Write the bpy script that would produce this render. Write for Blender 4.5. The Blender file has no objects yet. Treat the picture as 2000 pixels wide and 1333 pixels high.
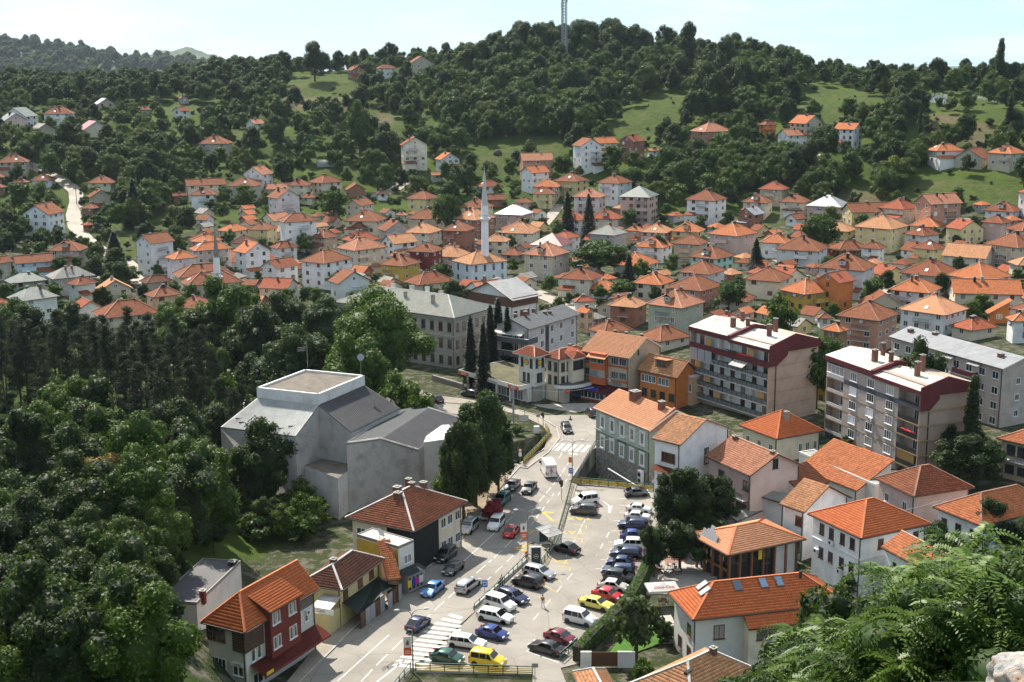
import bpy,bmesh,math,random
import numpy as np
from mathutils import Vector,Matrix
SC=bpy.context.scene
COL=SC.collection
# ------------------------------------------------------------------ camera, sky, sun, exposure
F_PX,PITCH,ROLL,CAMZ=2550.0,math.radians(12.2),math.radians(-0.45),68.0
cam_d=bpy.data.cameras.new('camera');cam=bpy.data.objects.new('camera',cam_d);COL.objects.link(cam)
cam_d.sensor_width=36.0;cam_d.lens=F_PX/2000.0*36.0;cam_d.clip_start=0.1;cam_d.clip_end=30000
cam.location=(0,0,CAMZ)
cam.rotation_euler=(Matrix.Rotation(math.pi/2-PITCH,3,'X')@Matrix.Rotation(ROLL,3,'Z')).to_euler()
SC.camera=cam
SUN_EL,SUN_AZ=math.radians(48),math.radians(-28)
world=bpy.data.worlds.new('World');SC.world=world;world.use_nodes=True
wn,wl=world.node_tree.nodes,world.node_tree.links
wn.clear()
w_out=wn.new('ShaderNodeOutputWorld');w_bg=wn.new('ShaderNodeBackground');w_sky=wn.new('ShaderNodeTexSky')
w_sky.sky_type='NISHITA';w_sky.sun_disc=False;w_sky.sun_elevation=SUN_EL;w_sky.sun_rotation=SUN_AZ
w_sky.altitude=300;w_sky.air_density=1.0;w_sky.dust_density=.6;w_sky.ozone_density=1.6
w_bg.inputs['Strength'].default_value=0.13
w_tc=wn.new('ShaderNodeTexCoord');w_map=wn.new('ShaderNodeMapping');w_map.inputs['Scale'].default_value=(2.2,2.2,13)
w_no=wn.new('ShaderNodeTexNoise');w_no.inputs['Scale'].default_value=2.6;w_no.inputs['Detail'].default_value=7;w_no.inputs['Roughness'].default_value=.58
w_rp=wn.new('ShaderNodeMapRange');w_rp.inputs['From Min'].default_value=.44;w_rp.inputs['From Max'].default_value=.78;w_rp.inputs['To Max'].default_value=.75
w_mx=wn.new('ShaderNodeMixRGB');w_mx.inputs['Color2'].default_value=(5.0,5.2,5.3,1)
wl.new(w_tc.outputs['Generated'],w_map.inputs['Vector']);wl.new(w_map.outputs[0],w_no.inputs['Vector'])
wl.new(w_no.outputs[0],w_rp.inputs['Value']);wl.new(w_rp.outputs[0],w_mx.inputs['Fac'])
w_m2=wn.new('ShaderNodeMixRGB');w_m2.inputs['Fac'].default_value=.85
w_sp=wn.new('ShaderNodeSeparateXYZ');wl.new(w_tc.outputs['Generated'],w_sp.inputs[0]);w_el=wn.new('ShaderNodeMapRange');wl.new(w_sp.outputs[2],w_el.inputs['Value']);w_el.inputs['From Min'].default_value=.0;w_el.inputs['From Max'].default_value=.55
w_cr=wn.new('ShaderNodeValToRGB');wl.new(w_el.outputs[0],w_cr.inputs[0]);w_cr.color_ramp.elements[0].color=(1,1,1,1);w_cr.color_ramp.elements[1].color=(1.1,.83,.78,1)
w_e=w_cr.color_ramp.elements.new(.22);w_e.color=(.62,.86,.96,1)
w_ml=wn.new('ShaderNodeMixRGB');w_ml.blend_type='MULTIPLY';w_ml.inputs['Fac'].default_value=1;w_ml.inputs['Color2'].default_value=(2.35,3.6,4.35,1);wl.new(w_cr.outputs[0],w_ml.inputs['Color1']);wl.new(w_ml.outputs[0],w_m2.inputs['Color2'])
wl.new(w_sky.outputs[0],w_m2.inputs['Color1']);wl.new(w_m2.outputs[0],w_mx.inputs['Color1']);wl.new(w_mx.outputs[0],w_bg.inputs['Color']);wl.new(w_bg.outputs[0],w_out.inputs['Surface'])
sun_d=bpy.data.lights.new('sun','SUN');sun_d.energy=5.0;sun_d.angle=math.radians(.53);sun_d.color=(1.0,.93,.82)
sun=bpy.data.objects.new('sun',sun_d);COL.objects.link(sun)
sun.rotation_euler=(-(math.pi/2-SUN_EL),0,0)
_sd=Vector((math.sin(SUN_AZ)*math.cos(SUN_EL),math.cos(SUN_AZ)*math.cos(SUN_EL),math.sin(SUN_EL)))
sun.rotation_euler=_sd.to_track_quat('Z','Y').to_euler()
SC.view_settings.view_transform='Standard';SC.view_settings.look='None'
SC.view_settings.exposure=0.9;SC.view_settings.gamma=1;SC.view_settings.use_curve_mapping=False
SC.render.engine='CYCLES'
cy=SC.cycles
cy.use_denoising=True;cy.max_bounces=5;cy.diffuse_bounces=3;cy.glossy_bounces=2;cy.transmission_bounces=3
cy.transparent_max_bounces=6;cy.volume_bounces=0;cy.use_adaptive_sampling=True;cy.adaptive_threshold=0.02
cy.caustics_reflective=False;cy.caustics_refractive=False;cy.sample_clamp_indirect=4
# ------------------------------------------------------------------ picture <-> place
cP,sP,cR,sR=math.cos(PITCH),math.sin(PITCH),math.cos(ROLL),math.sin(ROLL)
def ray(px,py):
 x=(px-1000)/F_PX;y=-(py-666.5)/F_PX
 x,y=x*cR-y*sR,x*sR+y*cR
 return(x,cP+y*sP,-sP+y*cP)
def pix(X,Y,Z):
 z=Z-CAMZ;f=Y*cP-z*sP;u=Y*sP+z*cP
 x=X/f;y=u/f
 x,y=x*cR+y*sR,-x*sR+y*cR
 return 1000+x*F_PX,666.5-y*F_PX
def onz(px,py,z=0.0):
 d=ray(px,py);t=(z-CAMZ)/d[2]
 return Vector((d[0]*t,d[1]*t,z))
# ------------------------------------------------------------------ terrain heights: ground line seen in a picture column -> (row, distance)
COLS={-400:[(520,434),(440,520),(343,590),(270,640),(240,700),(205,780),(182,860),(176,930)],0:[(520,434),(440,520),(343,590),(270,640),(240,700),(205,780),(182,860),(176,930)],250:[(520,440),(450,500),(400,540),(330,590),(250,670),(215,740),(190,800),(178,870)],500:[(515,440),(440,500),(400,530),(330,580),(260,640),(200,720),(165,790),(148,850)],750:[(500,450),(430,520),(350,570),(300,610),(250,660),(200,720),(150,790),(132,850)],1000:[(470,480),(420,520),(370,560),(330,590),(270,630),(200,690),(150,730),(108,790)],1250:[(470,480),(430,505),(395,525),(325,560),(250,620),(190,680),(150,730),(118,780)],1500:[(460,480),(430,500),(380,525),(320,552),(275,585),(220,630),(170,690),(140,760)],1750:[(480,462),(430,487),(380,512),(320,540),(270,570),(220,610),(180,660),(160,760)],2000:[(500,440),(430,475),(400,495),(330,530),(300,550),(240,590),(200,640),(168,720),(152,800)],2400:[(500,440),(430,475),(400,495),(330,530),(300,550),(240,590),(200,640),(168,720),(152,800)]}
_AZ=np.linspace(-0.45,0.45,91);_DD=np.arange(0,1400,10.0)
def _tab():
 cols,azs=[],[]
 for px,pts in sorted(COLS.items()):
  az=math.atan2((px-1000)/F_PX,1.0)
  near_r=[(0,66.3),(4,66),(15,58),(30,49),(45,40),(60,30),(80,15),(100,4),(120,0)]
  near_c=[(0,66.3),(4,64),(15,52),(35,35),(60,20),(90,6),(112,0)]
  near_l=[(0,66.3),(4,64),(15,52),(35,35),(60,22),(90,13),(125,9),(170,6),(220,2),(260,0)]
  near=near_l if px<=250 else(near_r if px>=1500 else near_c)
  if px>=1750:near=[(0,66.3),(4,66),(15,59.5),(30,51),(45,42),(60,31),(80,15),(100,4),(120,0)]
  if px>=2000:near=[(0,66.3),(4,66),(15,61),(30,54),(45,46),(60,36),(80,20),(100,6),(120,0)]
  if px==500:near=[(0,66.3),(4,64),(15,52),(35,35),(60,20),(90,3),(118,-3.4),(138,-3.2),(152,-.5),(175,0),(190,0)]
  ds=[p[0]for p in near];zs=[p[1]for p in near]
  for py,d in pts:
   r=ray(px,py);h=math.hypot(r[0],r[1]);ds.append(d);zs.append(CAMZ+r[2]/h*d)
  dl,z_l=ds[-1],zs[-1]
  ds+=[dl+60,1390];zs+=[z_l-4,z_l-70]
  cols.append(np.interp(_DD,ds,zs));azs.append(az)
 g=np.array(cols);t=np.array([np.interp(_AZ,azs,g[:,j])for j in range(g.shape[1])]).T
 for _ in range(3):
  u=t.copy();u[1:-1]=(t[:-2]+2*t[1:-1]+t[2:])/4;t=u
  u=t.copy();u[:,2:-1]=(t[:,1:-2]+2*t[:,2:-1]+t[:,3:])/4;t=u
 return t
_TAB=_tab()
def in_poly(X,Y,poly):
 X=np.asarray(X,float);Y=np.asarray(Y,float);c=np.zeros(X.shape,bool);n=len(poly)
 for i in range(n):
  x0,y0=poly[i][:2];x1,y1=poly[(i+1)%n][:2]
  if y0==y1:continue
  m=((y0>Y)!=(y1>Y))&(X<(x1-x0)*(Y-y0)/(y1-y0)+x0);c^=m
 return c
CH_R=[onz(*p)for p in((1110,945),(1163,866),(1290,900),(1290,958))]
CH_L=[onz(*p)for p in((935,885),(1000,868),(1070,846),(1018,908),(940,912))]
CH_U=[onz(*p)for p in((1018,908),(1070,846),(1163,866),(1110,945))]
def T(X,Y):
 X=np.asarray(X,float);Y=np.asarray(Y,float)
 az=np.arctan2(X,np.maximum(Y,1e-3));d=np.hypot(X,Y)
 i=np.clip((az+.45)/.01,0,89.999);j=np.clip(d/10,0,len(_DD)-1.001)
 i0=i.astype(int);j0=j.astype(int);fi=i-i0;fj=j-j0
 z=(_TAB[i0,j0]*(1-fi)*(1-fj)+_TAB[i0+1,j0]*fi*(1-fj)+_TAB[i0,j0+1]*(1-fi)*fj+_TAB[i0+1,j0+1]*fi*fj)
 z=np.where((d>112)&(d<500)&(az>-.33),np.where(z<1.6,np.maximum(0,z-.8)*2,z),z)
 k=np.clip((d-470)/100,0,1)
 z=z+k*(np.sin(X*.11+Y*.05)*.5+np.sin(X*.043-Y*.09)*.8+np.sin(X*.27+1)*np.sin(Y*.23)*.35)
 return z
def Tg(X,Y):
 z=T(X,Y)
 m=in_poly(X,Y,CH_R)|in_poly(X,Y,CH_L)|in_poly(X,Y,CH_U)
 z=np.where(m,-3.6,z)
 town=(np.hypot(X,Y)>112)&(z>-.8)&(z<.05)
 return np.where(town,np.minimum(z,0)-.06,z)
def th(x,y):return float(T(x,y))
def at(px,py,h=0.0):
 """point of the line of sight whose height above the ground is h"""
 r=ray(px,py);hh=math.hypot(r[0],r[1]);p=None
 ts=np.arange(20,1300,2.0)/hh
 X,Y,Z=r[0]*ts,r[1]*ts,CAMZ+r[2]*ts
 g=Z-T(X,Y)-h
 idx=np.where(g[40:]<0)[0]
 if len(idx)==0:i=len(ts)-2;f=0
 else:
  i=max(idx[0]+40-1,0);f=g[i]/(g[i]-g[i+1])if g[i]>g[i+1]else 0
 t=ts[i]+f*(ts[i+1]-ts[i])
 x,y=r[0]*t,r[1]*t
 return Vector((x,y,th(x,y)))
# ------------------------------------------------------------------ materials
M={}
def nmat(name):
 m=bpy.data.materials.new(name);m.use_nodes=True;nt=m.node_tree;b=nt.nodes['Principled BSDF']
 M[name]=m
 return m,nt,b
def N_(nt,t,**kw):
 n=nt.nodes.new(t)
 for k,v in kw.items():
  if k in n.inputs:n.inputs[k].default_value=v
  else:setattr(n,k,v)
 return n
def mix(nt,a,b,fac,mode='MIX'):
 n=nt.nodes.new('ShaderNodeMixRGB');n.blend_type=mode
 for k,v in(('Color1',a),('Color2',b),('Fac',fac)):
  if hasattr(v,'links')or hasattr(v,'is_linked'):nt.links.new(v,n.inputs[k])
  elif isinstance(v,(int,float)):n.inputs[k].default_value=v
  else:n.inputs[k].default_value=(*v,1)
 return n.outputs[0]
def rng(nt,v,a,b,c=0,d=1):
 n=nt.nodes.new('ShaderNodeMapRange');nt.links.new(v,n.inputs['Value'])
 for k,x in(('From Min',a),('From Max',b),('To Min',c),('To Max',d)):n.inputs[k].default_value=x
 return n.outputs[0]
def noise(nt,vec,scale,detail=4,rough=.55):
 n=nt.nodes.new('ShaderNodeTexNoise');n.inputs['Scale'].default_value=scale;n.inputs['Detail'].default_value=detail;n.inputs['Roughness'].default_value=rough
 nt.links.new(vec,n.inputs['Vector']);return n.outputs[0]
def mth(nt,op,a,b=None):
 n=nt.nodes.new('ShaderNodeMath');n.operation=op
 for i,v in enumerate((a,b)):
  if v is None:continue
  if isinstance(v,(int,float)):n.inputs[i].default_value=v
  else:nt.links.new(v,n.inputs[i])
 return n.outputs[0]
def bump(nt,b,h,dist,strength=.6):
 n=nt.nodes.new('ShaderNodeBump');n.inputs['Distance'].default_value=dist;n.inputs['Strength'].default_value=strength
 nt.links.new(h,n.inputs['Height']);nt.links.new(n.outputs[0],b.inputs['Normal'])
def scl(c,k):return tuple(min(1,x*k)for x in c)
def pos(nt):return nt.nodes.new('ShaderNodeNewGeometry').outputs['Position']
def uvn(nt):return nt.nodes.new('ShaderNodeTexCoord').outputs['UV']
def plain(name,c,rough=.7,metal=0,spec=.5):
 if name in M:return M[name]
 m,nt,b=nmat(name);b.inputs['Base Color'].default_value=(*c,1);b.inputs['Roughness'].default_value=rough
 b.inputs['Metallic'].default_value=metal;b.inputs['Specular IOR Level'].default_value=spec
 return m
def worn(name,c,rough=.8,amt=.35,scale=1.2,dist=.02,spec=.3,fine=9):
 """colour with stains and fine relief"""
 if name in M:return M[name]
 m,nt,b=nmat(name);p=pos(nt)
 a=noise(nt,p,scale*.35,6,.62);f=noise(nt,p,fine,3)
 col=mix(nt,scl(c,1-amt),scl(c,1.08),rng(nt,a,.3,.68))
 col=mix(nt,col,scl(c,.7),rng(nt,f,.55,.8,0,.35))
 nt.links.new(col,b.inputs['Base Color']);b.inputs['Roughness'].default_value=rough;b.inputs['Specular IOR Level'].default_value=spec
 bump(nt,b,f,dist)
 return m
def wall_mat(name,c,dirt=.3):
 m,nt,b=nmat('wall_'+name);p=pos(nt);uv=uvn(nt)
 rnd=nt.nodes.new('ShaderNodeObjectInfo').outputs['Random']
 a=noise(nt,p,.5,6,.65);f=noise(nt,p,14,3)
 st=N_(nt,'ShaderNodeMapping');st.inputs['Scale'].default_value=(2.2,.35,1);nt.links.new(uv,st.inputs['Vector'])
 s=noise(nt,st.outputs[0],1.5,5,.6)
 col=mix(nt,scl(c,.86),scl(c,1.1),rnd)
 col=mix(nt,col,scl(c,1-dirt),rng(nt,a,.45,.8))
 col=mix(nt,col,scl((c[0]*.75,c[1]*.72,c[2]*.66),1),rng(nt,s,.55,.85,0,.7))
 nt.links.new(col,b.inputs['Base Color']);b.inputs['Roughness'].default_value=.9;b.inputs['Specular IOR Level'].default_value=.2
 bump(nt,b,f,.015)
 return m
WALLS=dict(white=(.74,.74,.74),cream=(.68,.61,.48),beige=(.50,.44,.35),pink=(.58,.44,.40),lilac=(.58,.55,.57),yellow=(.64,.54,.28),ochre=(.52,.35,.07),peach=(.60,.42,.29),salmon=(.50,.27,.19),mint=(.46,.58,.48),turquoise=(.40,.62,.55),grey=(.38,.37,.35),orange=(.58,.20,.06),green=(.36,.42,.34),sage=(.50,.55,.48),red=(.32,.07,.05),brown=(.26,.16,.10),concrete=(.52,.51,.50),blue=(.60,.68,.74),stone=(.30,.28,.25),maroon=(.13,.035,.035),dullred=(.17,.04,.032))
for k,v in WALLS.items():wall_mat(k,v)
def brick_mat():
 m,nt,b=nmat('wall_brick');uv=uvn(nt)
 t=nt.nodes.new('ShaderNodeTexBrick');nt.links.new(uv,t.inputs['Vector'])
 t.inputs['Color1'].default_value=(.34,.13,.075,1);t.inputs['Color2'].default_value=(.26,.10,.06,1);t.inputs['Mortar'].default_value=(.27,.22,.18,1)
 t.inputs['Scale'].default_value=1;t.inputs['Brick Width'].default_value=.3;t.inputs['Row Height'].default_value=.2;t.inputs['Mortar Size'].default_value=.012
 a=noise(nt,pos(nt),.6,5)
 col=mix(nt,t.outputs['Color'],(.16,.07,.05),rng(nt,a,.5,.8,0,.7));nt.links.new(col,b.inputs['Base Color'])
 b.inputs['Roughness'].default_value=.9;bump(nt,b,t.outputs['Fac'],-.01)
brick_mat()
def stone_mat(name,c):
 m,nt,b=nmat(name);t=nt.nodes.new('ShaderNodeTexVoronoi');t.inputs['Scale'].default_value=2.4;nt.links.new(pos(nt),t.inputs['Vector'])
 g=nt.nodes.new('ShaderNodeTexVoronoi');g.feature='DISTANCE_TO_EDGE';g.inputs['Scale'].default_value=2.4;nt.links.new(pos(nt),g.inputs['Vector'])
 sep=nt.nodes.new('ShaderNodeSeparateColor');nt.links.new(t.outputs['Color'],sep.inputs[0])
 col=mix(nt,scl(c,.6),scl(c,1.25),sep.outputs[0]);col=mix(nt,scl(c,.45),col,rng(nt,g.outputs['Distance'],0,.06))
 nt.links.new(col,b.inputs['Base Color']);b.inputs['Roughness'].default_value=.95;bump(nt,b,rng(nt,g.outputs['Distance'],0,.1),.05)
stone_mat('rubble_stone',(.27,.25,.22))
def roof_mat(name,c,var=.45,tw=.24,th_=.36,moss=.5,rel=.05,rough=.62):
 """clay tiles: each tile its own tone, courses and rolls as relief, lichen and soot in patches"""
 m,nt,b=nmat('roof_'+name);uv=uvn(nt);p=pos(nt)
 sep=nt.nodes.new('ShaderNodeSeparateXYZ');nt.links.new(uv,sep.inputs[0])
 u=mth(nt,'DIVIDE',sep.outputs[0],tw);v=mth(nt,'DIVIDE',sep.outputs[1],th_)
 cmb=nt.nodes.new('ShaderNodeCombineXYZ');nt.links.new(mth(nt,'FLOOR',u),cmb.inputs[0]);nt.links.new(mth(nt,'FLOOR',v),cmb.inputs[1])
 wn_=nt.nodes.new('ShaderNodeTexWhiteNoise');wn_.noise_dimensions='3D';nt.links.new(cmb.outputs[0],wn_.inputs['Vector'])
 rnd=nt.nodes.new('ShaderNodeObjectInfo').outputs['Random']
 a=noise(nt,p,.45,7,.7);a2=noise(nt,p,2.2,5,.7)
 lo=scl((c[0]*.8,c[1]*.85,c[2]*.9),1-var);hi=scl(c,1+var*.55)
 col=mix(nt,lo,hi,wn_.outputs['Value'])
 col=mix(nt,col,c,.35)
 col=mix(nt,col,scl((c[0]*.62,c[1]*.72,c[2]*.8),.8),rng(nt,a,.42,.72,0,moss))
 col=mix(nt,col,(.10,.075,.05),rng(nt,a2,.58,.8,0,moss))
 col=mix(nt,col,mix(nt,scl(c,.8),scl(c,1.2),rnd),.22)
 fv=mth(nt,'FRACT',v);fu=mth(nt,'FRACT',u)
 edge=rng(nt,fv,0,.14,0,1)
 col=mix(nt,scl(c,.35),col,rng(nt,edge,0,1,.45,1))
 nt.links.new(col,b.inputs['Base Color']);b.inputs['Roughness'].default_value=.8;b.inputs['Specular IOR Level'].default_value=.07
 h=mth(nt,'ADD',mth(nt,'SUBTRACT',1.0,fv),mth(nt,'MULTIPLY',mth(nt,'SINE',mth(nt,'MULTIPLY',fu,6.283)),.35))
 bump(nt,b,h,rel,.8)
 return m
ROOFS=dict(brown=((.24,.092,.048),.55),red=((.33,.095,.05),.5),orange=((.43,.145,.062),.5),salmon=((.40,.175,.105),.5),light=((.46,.225,.115),.5),dark=((.13,.055,.036),.5),vivid=((.47,.125,.045),.3),pale=((.56,.26,.14),.25),rust=((.23,.08,.042),.55),slate=((.30,.30,.27),.4))
for k,(c,v)in ROOFS.items():roof_mat(k,c,v,moss=.25 if k in('vivid','pale','orange')else.55)
def sheet_mat(name,c,per=.25,axis=0,rough=.45,metal=0.0):
 m,nt,b=nmat(name);uv=uvn(nt);sep=nt.nodes.new('ShaderNodeSeparateXYZ');nt.links.new(uv,sep.inputs[0])
 a=noise(nt,pos(nt),.6,6,.65)
 col=mix(nt,scl(c,.78),scl(c,1.1),rng(nt,a,.35,.7));nt.links.new(col,b.inputs['Base Color'])
 b.inputs['Roughness'].default_value=rough;b.inputs['Metallic'].default_value=metal
 f=mth(nt,'FRACT',mth(nt,'DIVIDE',sep.outputs[axis],per));bump(nt,b,rng(nt,f,0,.2),.04,.7)
 return m
sheet_mat('roof_whitemetal',(.78,.78,.79));sheet_mat('roof_greymetal',(.30,.31,.33));sheet_mat('roof_crimson',(.42,.08,.12));sheet_mat('roof_magenta',(.62,.16,.22))
sheet_mat('roof_darkred',(.20,.06,.055));sheet_mat('roof_greengrey',(.15,.17,.145),.4,1);sheet_mat('roof_felt',(.23,.235,.25),1.0,1,.8);sheet_mat('roof_bitumen',(.075,.08,.085),.5,1,.7)
sheet_mat('roof_fibre',(.24,.23,.21),.18,0,.9);sheet_mat('roof_shingle',(.33,.33,.33),.35,1,.75);sheet_mat('roof_corrugated',(.40,.40,.385),.25,0,.5)
sheet_mat('roof_coalshingle',(.085,.08,.085),.45,1,.75)
worn('roof_screed',(.64,.59,.51),.9,.55,1.3,.03);worn('roof_gravel',(.17,.145,.12),.95,.35,2,.03,fine=25);worn('roof_flat',(.30,.29,.26),.9,.5,1.2)
plain('frame_white',(.72,.72,.72),.5);plain('frame_brown',(.13,.065,.035),.6);plain('frame_dark',(.05,.045,.04),.6);plain('frame_teal',(.10,.32,.30),.5);plain('frame_grey',(.3,.3,.3),.5)
def glass_mat(name,c,r=.08):
 m,nt,b=nmat(name);rnd=nt.nodes.new('ShaderNodeObjectInfo').outputs['Random']
 col=mix(nt,scl(c,.5),scl(c,1.9),rnd);nt.links.new(col,b.inputs['Base Color']);b.inputs['Roughness'].default_value=r;b.inputs['Specular IOR Level'].default_value=.8
glass_mat('pane_dark',(.025,.03,.035));glass_mat('pane_curtain',(.22,.21,.2));plain('shutter_white',(.66,.66,.68),.6);glass_mat('pane_wood',(.12,.055,.03))
plain('eaves_brown',(.07,.04,.025),.7);plain('eaves_grey',(.20,.19,.18),.7);plain('eaves_white',(.66,.65,.62),.7)
worn('ridge_pale',(.50,.28,.19));worn('ridge_dark',(.17,.08,.06));worn('ridge_vivid',(.50,.15,.06));worn('ridge_mortar',(.50,.48,.46));worn('ridge_brown',(.30,.15,.10))
worn('chimney_brick',(.20,.09,.065));worn('chimney_render',(.36,.32,.28));worn('chimney_white',(.62,.6,.57));plain('soot',(.02,.02,.02),.9)
worn('cap_concrete',(.35,.33,.30));plain('steel',(.25,.26,.27),.45,.6);plain('black_iron',(.02,.022,.022),.5);plain('rail_green',(.035,.10,.075),.5)
plain('gutter',(.06,.045,.04),.5)
# ------------------------------------------------------------------ meshes
class MB:
 def __init__(s):s.v=[];s.f=[];s.m=[]
 def add(s,vs,fs,mi=0):
  o=len(s.v);s.v+=[tuple(v)for v in vs];s.f+=[tuple(i+o for i in f)for f in fs];s.m+=[mi]*len(fs);return s
 def box(s,a,b,mi=0):
  x0,y0,z0=a;x1,y1,z1=b
  return s.add([(x0,y0,z0),(x1,y0,z0),(x1,y1,z0),(x0,y1,z0),(x0,y0,z1),(x1,y0,z1),(x1,y1,z1),(x0,y1,z1)],[(3,2,1,0),(4,5,6,7),(0,1,5,4),(1,2,6,5),(2,3,7,6),(3,0,4,7)],mi)
 def quad(s,*p,mi=0):return s.add(p,[tuple(range(len(p)))],mi)
 def prism(s,poly,z0,z1,mi=0,mtop=None,mbot=None):
  n=len(poly);vs=[(p[0],p[1],z0)for p in poly]+[(p[0],p[1],z1)for p in poly]
  s.add(vs,[(i,(i+1)%n,n+(i+1)%n,n+i)for i in range(n)],mi)
  o=len(s.v)-2*n
  s.f.append(tuple(o+n+i for i in range(n)));s.m.append(mi if mtop is None else mtop)
  s.f.append(tuple(o+i for i in reversed(range(n))));s.m.append(mi if mbot is None else mbot)
  return s
 def bar(s,p,q,w,h=None,mi=0):
  p=Vector(p);q=Vector(q);d=(q-p)
  if d.length<1e-6:return s
  d.normalize();h=h or w
  up=Vector((0,0,1))if abs(d.z)<.95 else Vector((0,1,0))
  sx=d.cross(up).normalized()*(w/2);sy=sx.cross(d).normalized()*(h/2)
  vs=[p-sx-sy,p+sx-sy,p+sx+sy,p-sx+sy,q-sx-sy,q+sx-sy,q+sx+sy,q-sx+sy]
  return s.add(vs,[(3,2,1,0),(4,5,6,7),(0,1,5,4),(1,2,6,5),(2,3,7,6),(3,0,4,7)],mi)
 def tube(s,pts,rs,n=8,mi=0,cap=True):
  rings=[];pts=[Vector(p)for p in pts]
  if not hasattr(rs,'__len__'):rs=[rs]*len(pts)
  for i,p in enumerate(pts):
   d=(pts[min(i+1,len(pts)-1)]-pts[max(i-1,0)]).normalized()
   up=Vector((0,0,1))if abs(d.z)<.95 else Vector((0,1,0))
   a=d.cross(up).normalized();b=a.cross(d).normalized()
   rings.append([p+(a*math.cos(2*math.pi*k/n)+b*math.sin(2*math.pi*k/n))*rs[i]for k in range(n)])
  vs=[v for r in rings for v in r];fs=[]
  for i in range(len(pts)-1):
   for k in range(n):fs.append((i*n+(k+1)%n,i*n+k,(i+1)*n+k,(i+1)*n+(k+1)%n))
  if cap:fs.append(tuple(range(n)));fs.append(tuple(reversed(range((len(pts)-1)*n,len(pts)*n))))
  return s.add(vs,fs,mi)
 def lathe(s,prof,n=12,c=(0,0),mi=0):
  vs=[];fs=[]
  for r,z in prof:vs+=[(c[0]+r*math.cos(2*math.pi*k/n),c[1]+r*math.sin(2*math.pi*k/n),z)for k in range(n)]
  for i in range(len(prof)-1):
   for k in range(n):fs.append((i*n+k,i*n+(k+1)%n,(i+1)*n+(k+1)%n,(i+1)*n+k))
  fs.append(tuple(reversed(range(n))));fs.append(tuple(range((len(prof)-1)*n,len(prof)*n)))
  return s.add(vs,fs,mi)
 def mesh(s,name,mats,smooth=False):
  me=bpy.data.meshes.new(name);me.from_pydata(s.v,[],s.f)
  for m in(mats if isinstance(mats,(list,tuple))else[mats]):me.materials.append(M[m]if isinstance(m,str)else m)
  me.polygons.foreach_set('material_index',s.m)
  if smooth:me.polygons.foreach_set('use_smooth',[True]*len(s.f))
  auto_uv(me);return me
 def build(s,name,mats,parent=None,smooth=False,**kw):return link(name,s.mesh(name,mats,smooth),parent,**kw)
def auto_uv(me):
 uv=me.uv_layers.new(name='UVMap').data;vs=me.vertices
 for p in me.polygons:
  n=p.normal
  h=Vector((-n.y,n.x,0));h=h.normalized()if h.length>.02 else Vector((1,0,0))
  g=n.cross(h)
  for li in p.loop_indices:
   c=vs[me.loops[li].vertex_index].co;uv[li].uv=(c.dot(h),c.dot(g))
def link(name,me,parent=None,loc=(0,0,0),rz=0.0,label=None,cat=None,group=None,kind=None):
 o=bpy.data.objects.new(name,me);COL.objects.link(o);o.location=loc;o.rotation_euler=(0,0,rz)
 if parent is not None:o.parent=parent
 tag(o,label,cat,group,kind);return o
def tag(o,label=None,cat=None,group=None,kind=None):
 for k,v in(('label',label),('category',cat),('group',group),('kind',kind)):
  if v:o[k]=v
 return o
def empty(name,loc,rz=0.0,label=None,cat=None,group=None):return link(name,None,None,loc,rz,label,cat,group)
# ------------------------------------------------------------------ windows, shared meshes
_WM={}
def win_mesh(w,h,frame='frame_white',pane='pane_dark',sill=True,split=2,proud=.07):
 key=(round(w,1),round(h,1),frame,pane,sill,split)
 if key in _WM:return _WM[key]
 w,h=key[0],key[1]
 fb=MB();t=.09
 fb.box((-w/2,-proud,0),(-w/2+t,.0,h));fb.box((w/2-t,-proud,0),(w/2,0,h))
 fb.box((-w/2+t,-proud,0),(w/2-t,0,t));fb.box((-w/2+t,-proud,h-t),(w/2-t,0,h))
 for k in range(1,split):x=-w/2+w*k/split;fb.box((x-.035,-proud+.01,t),(x+.035,0,h-t))
 if sill:fb.box((-w/2-.08,-proud-.1,-.07),(w/2+.08,0,-.004))
 pb=MB();pb.box((-w/2+t,-.03,t),(w/2-t,-.004,h-t))
 _WM[key]=(fb.mesh('window',[frame]),pb.mesh('pane',[pane]));return _WM[key]
_W1={}
def win_single(w,h,frame,pane):
 key=(round(w,1),round(h,1),frame,pane)
 if key not in _W1:
  w,h=key[0],key[1]
  b=MB();t=.1
  b.box((-w/2,-.07,0),(-w/2+t,0,h)).box((w/2-t,-.07,0),(w/2,0,h)).box((-w/2+t,-.07,0),(w/2-t,0,t)).box((-w/2+t,-.07,h-t),(w/2-t,0,h)).box((-.04,-.06,t),(.04,0,h-t))
  b.box((-w/2+t,-.03,t),(w/2-t,-.004,h-t),1)
  _W1[key]=b.mesh('window',[frame,pane])
 return _W1[key]
FACE_ROT={'R':0,'L':-math.pi/2,'BR':math.pi/2,'BL':math.pi}
def face_pt(face,a,b,u,off=0.0):
 """u runs left to right as seen from outside; a = depth along y, b = length along x"""
 return{'R':(u,-off),'L':(-off,a-u),'BR':(b+off,u),'BL':(b-u,a+off)}[face]
def put_window(root,face,a,b,u,z,w,h,frame='frame_white',pane='pane_dark',near=False,split=2,sill=True,name='window'):
 x,y=face_pt(face,a,b,u);rz=FACE_ROT[face]
 if not near:
  return link(name,win_single(w,h,frame,pane),root,(x,y,z),rz)
 fm,pm=win_mesh(w,h,frame,pane,sill,split)
 o=link(name,fm,root,(x,y,z),rz);link('pane',pm,o);return o
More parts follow.
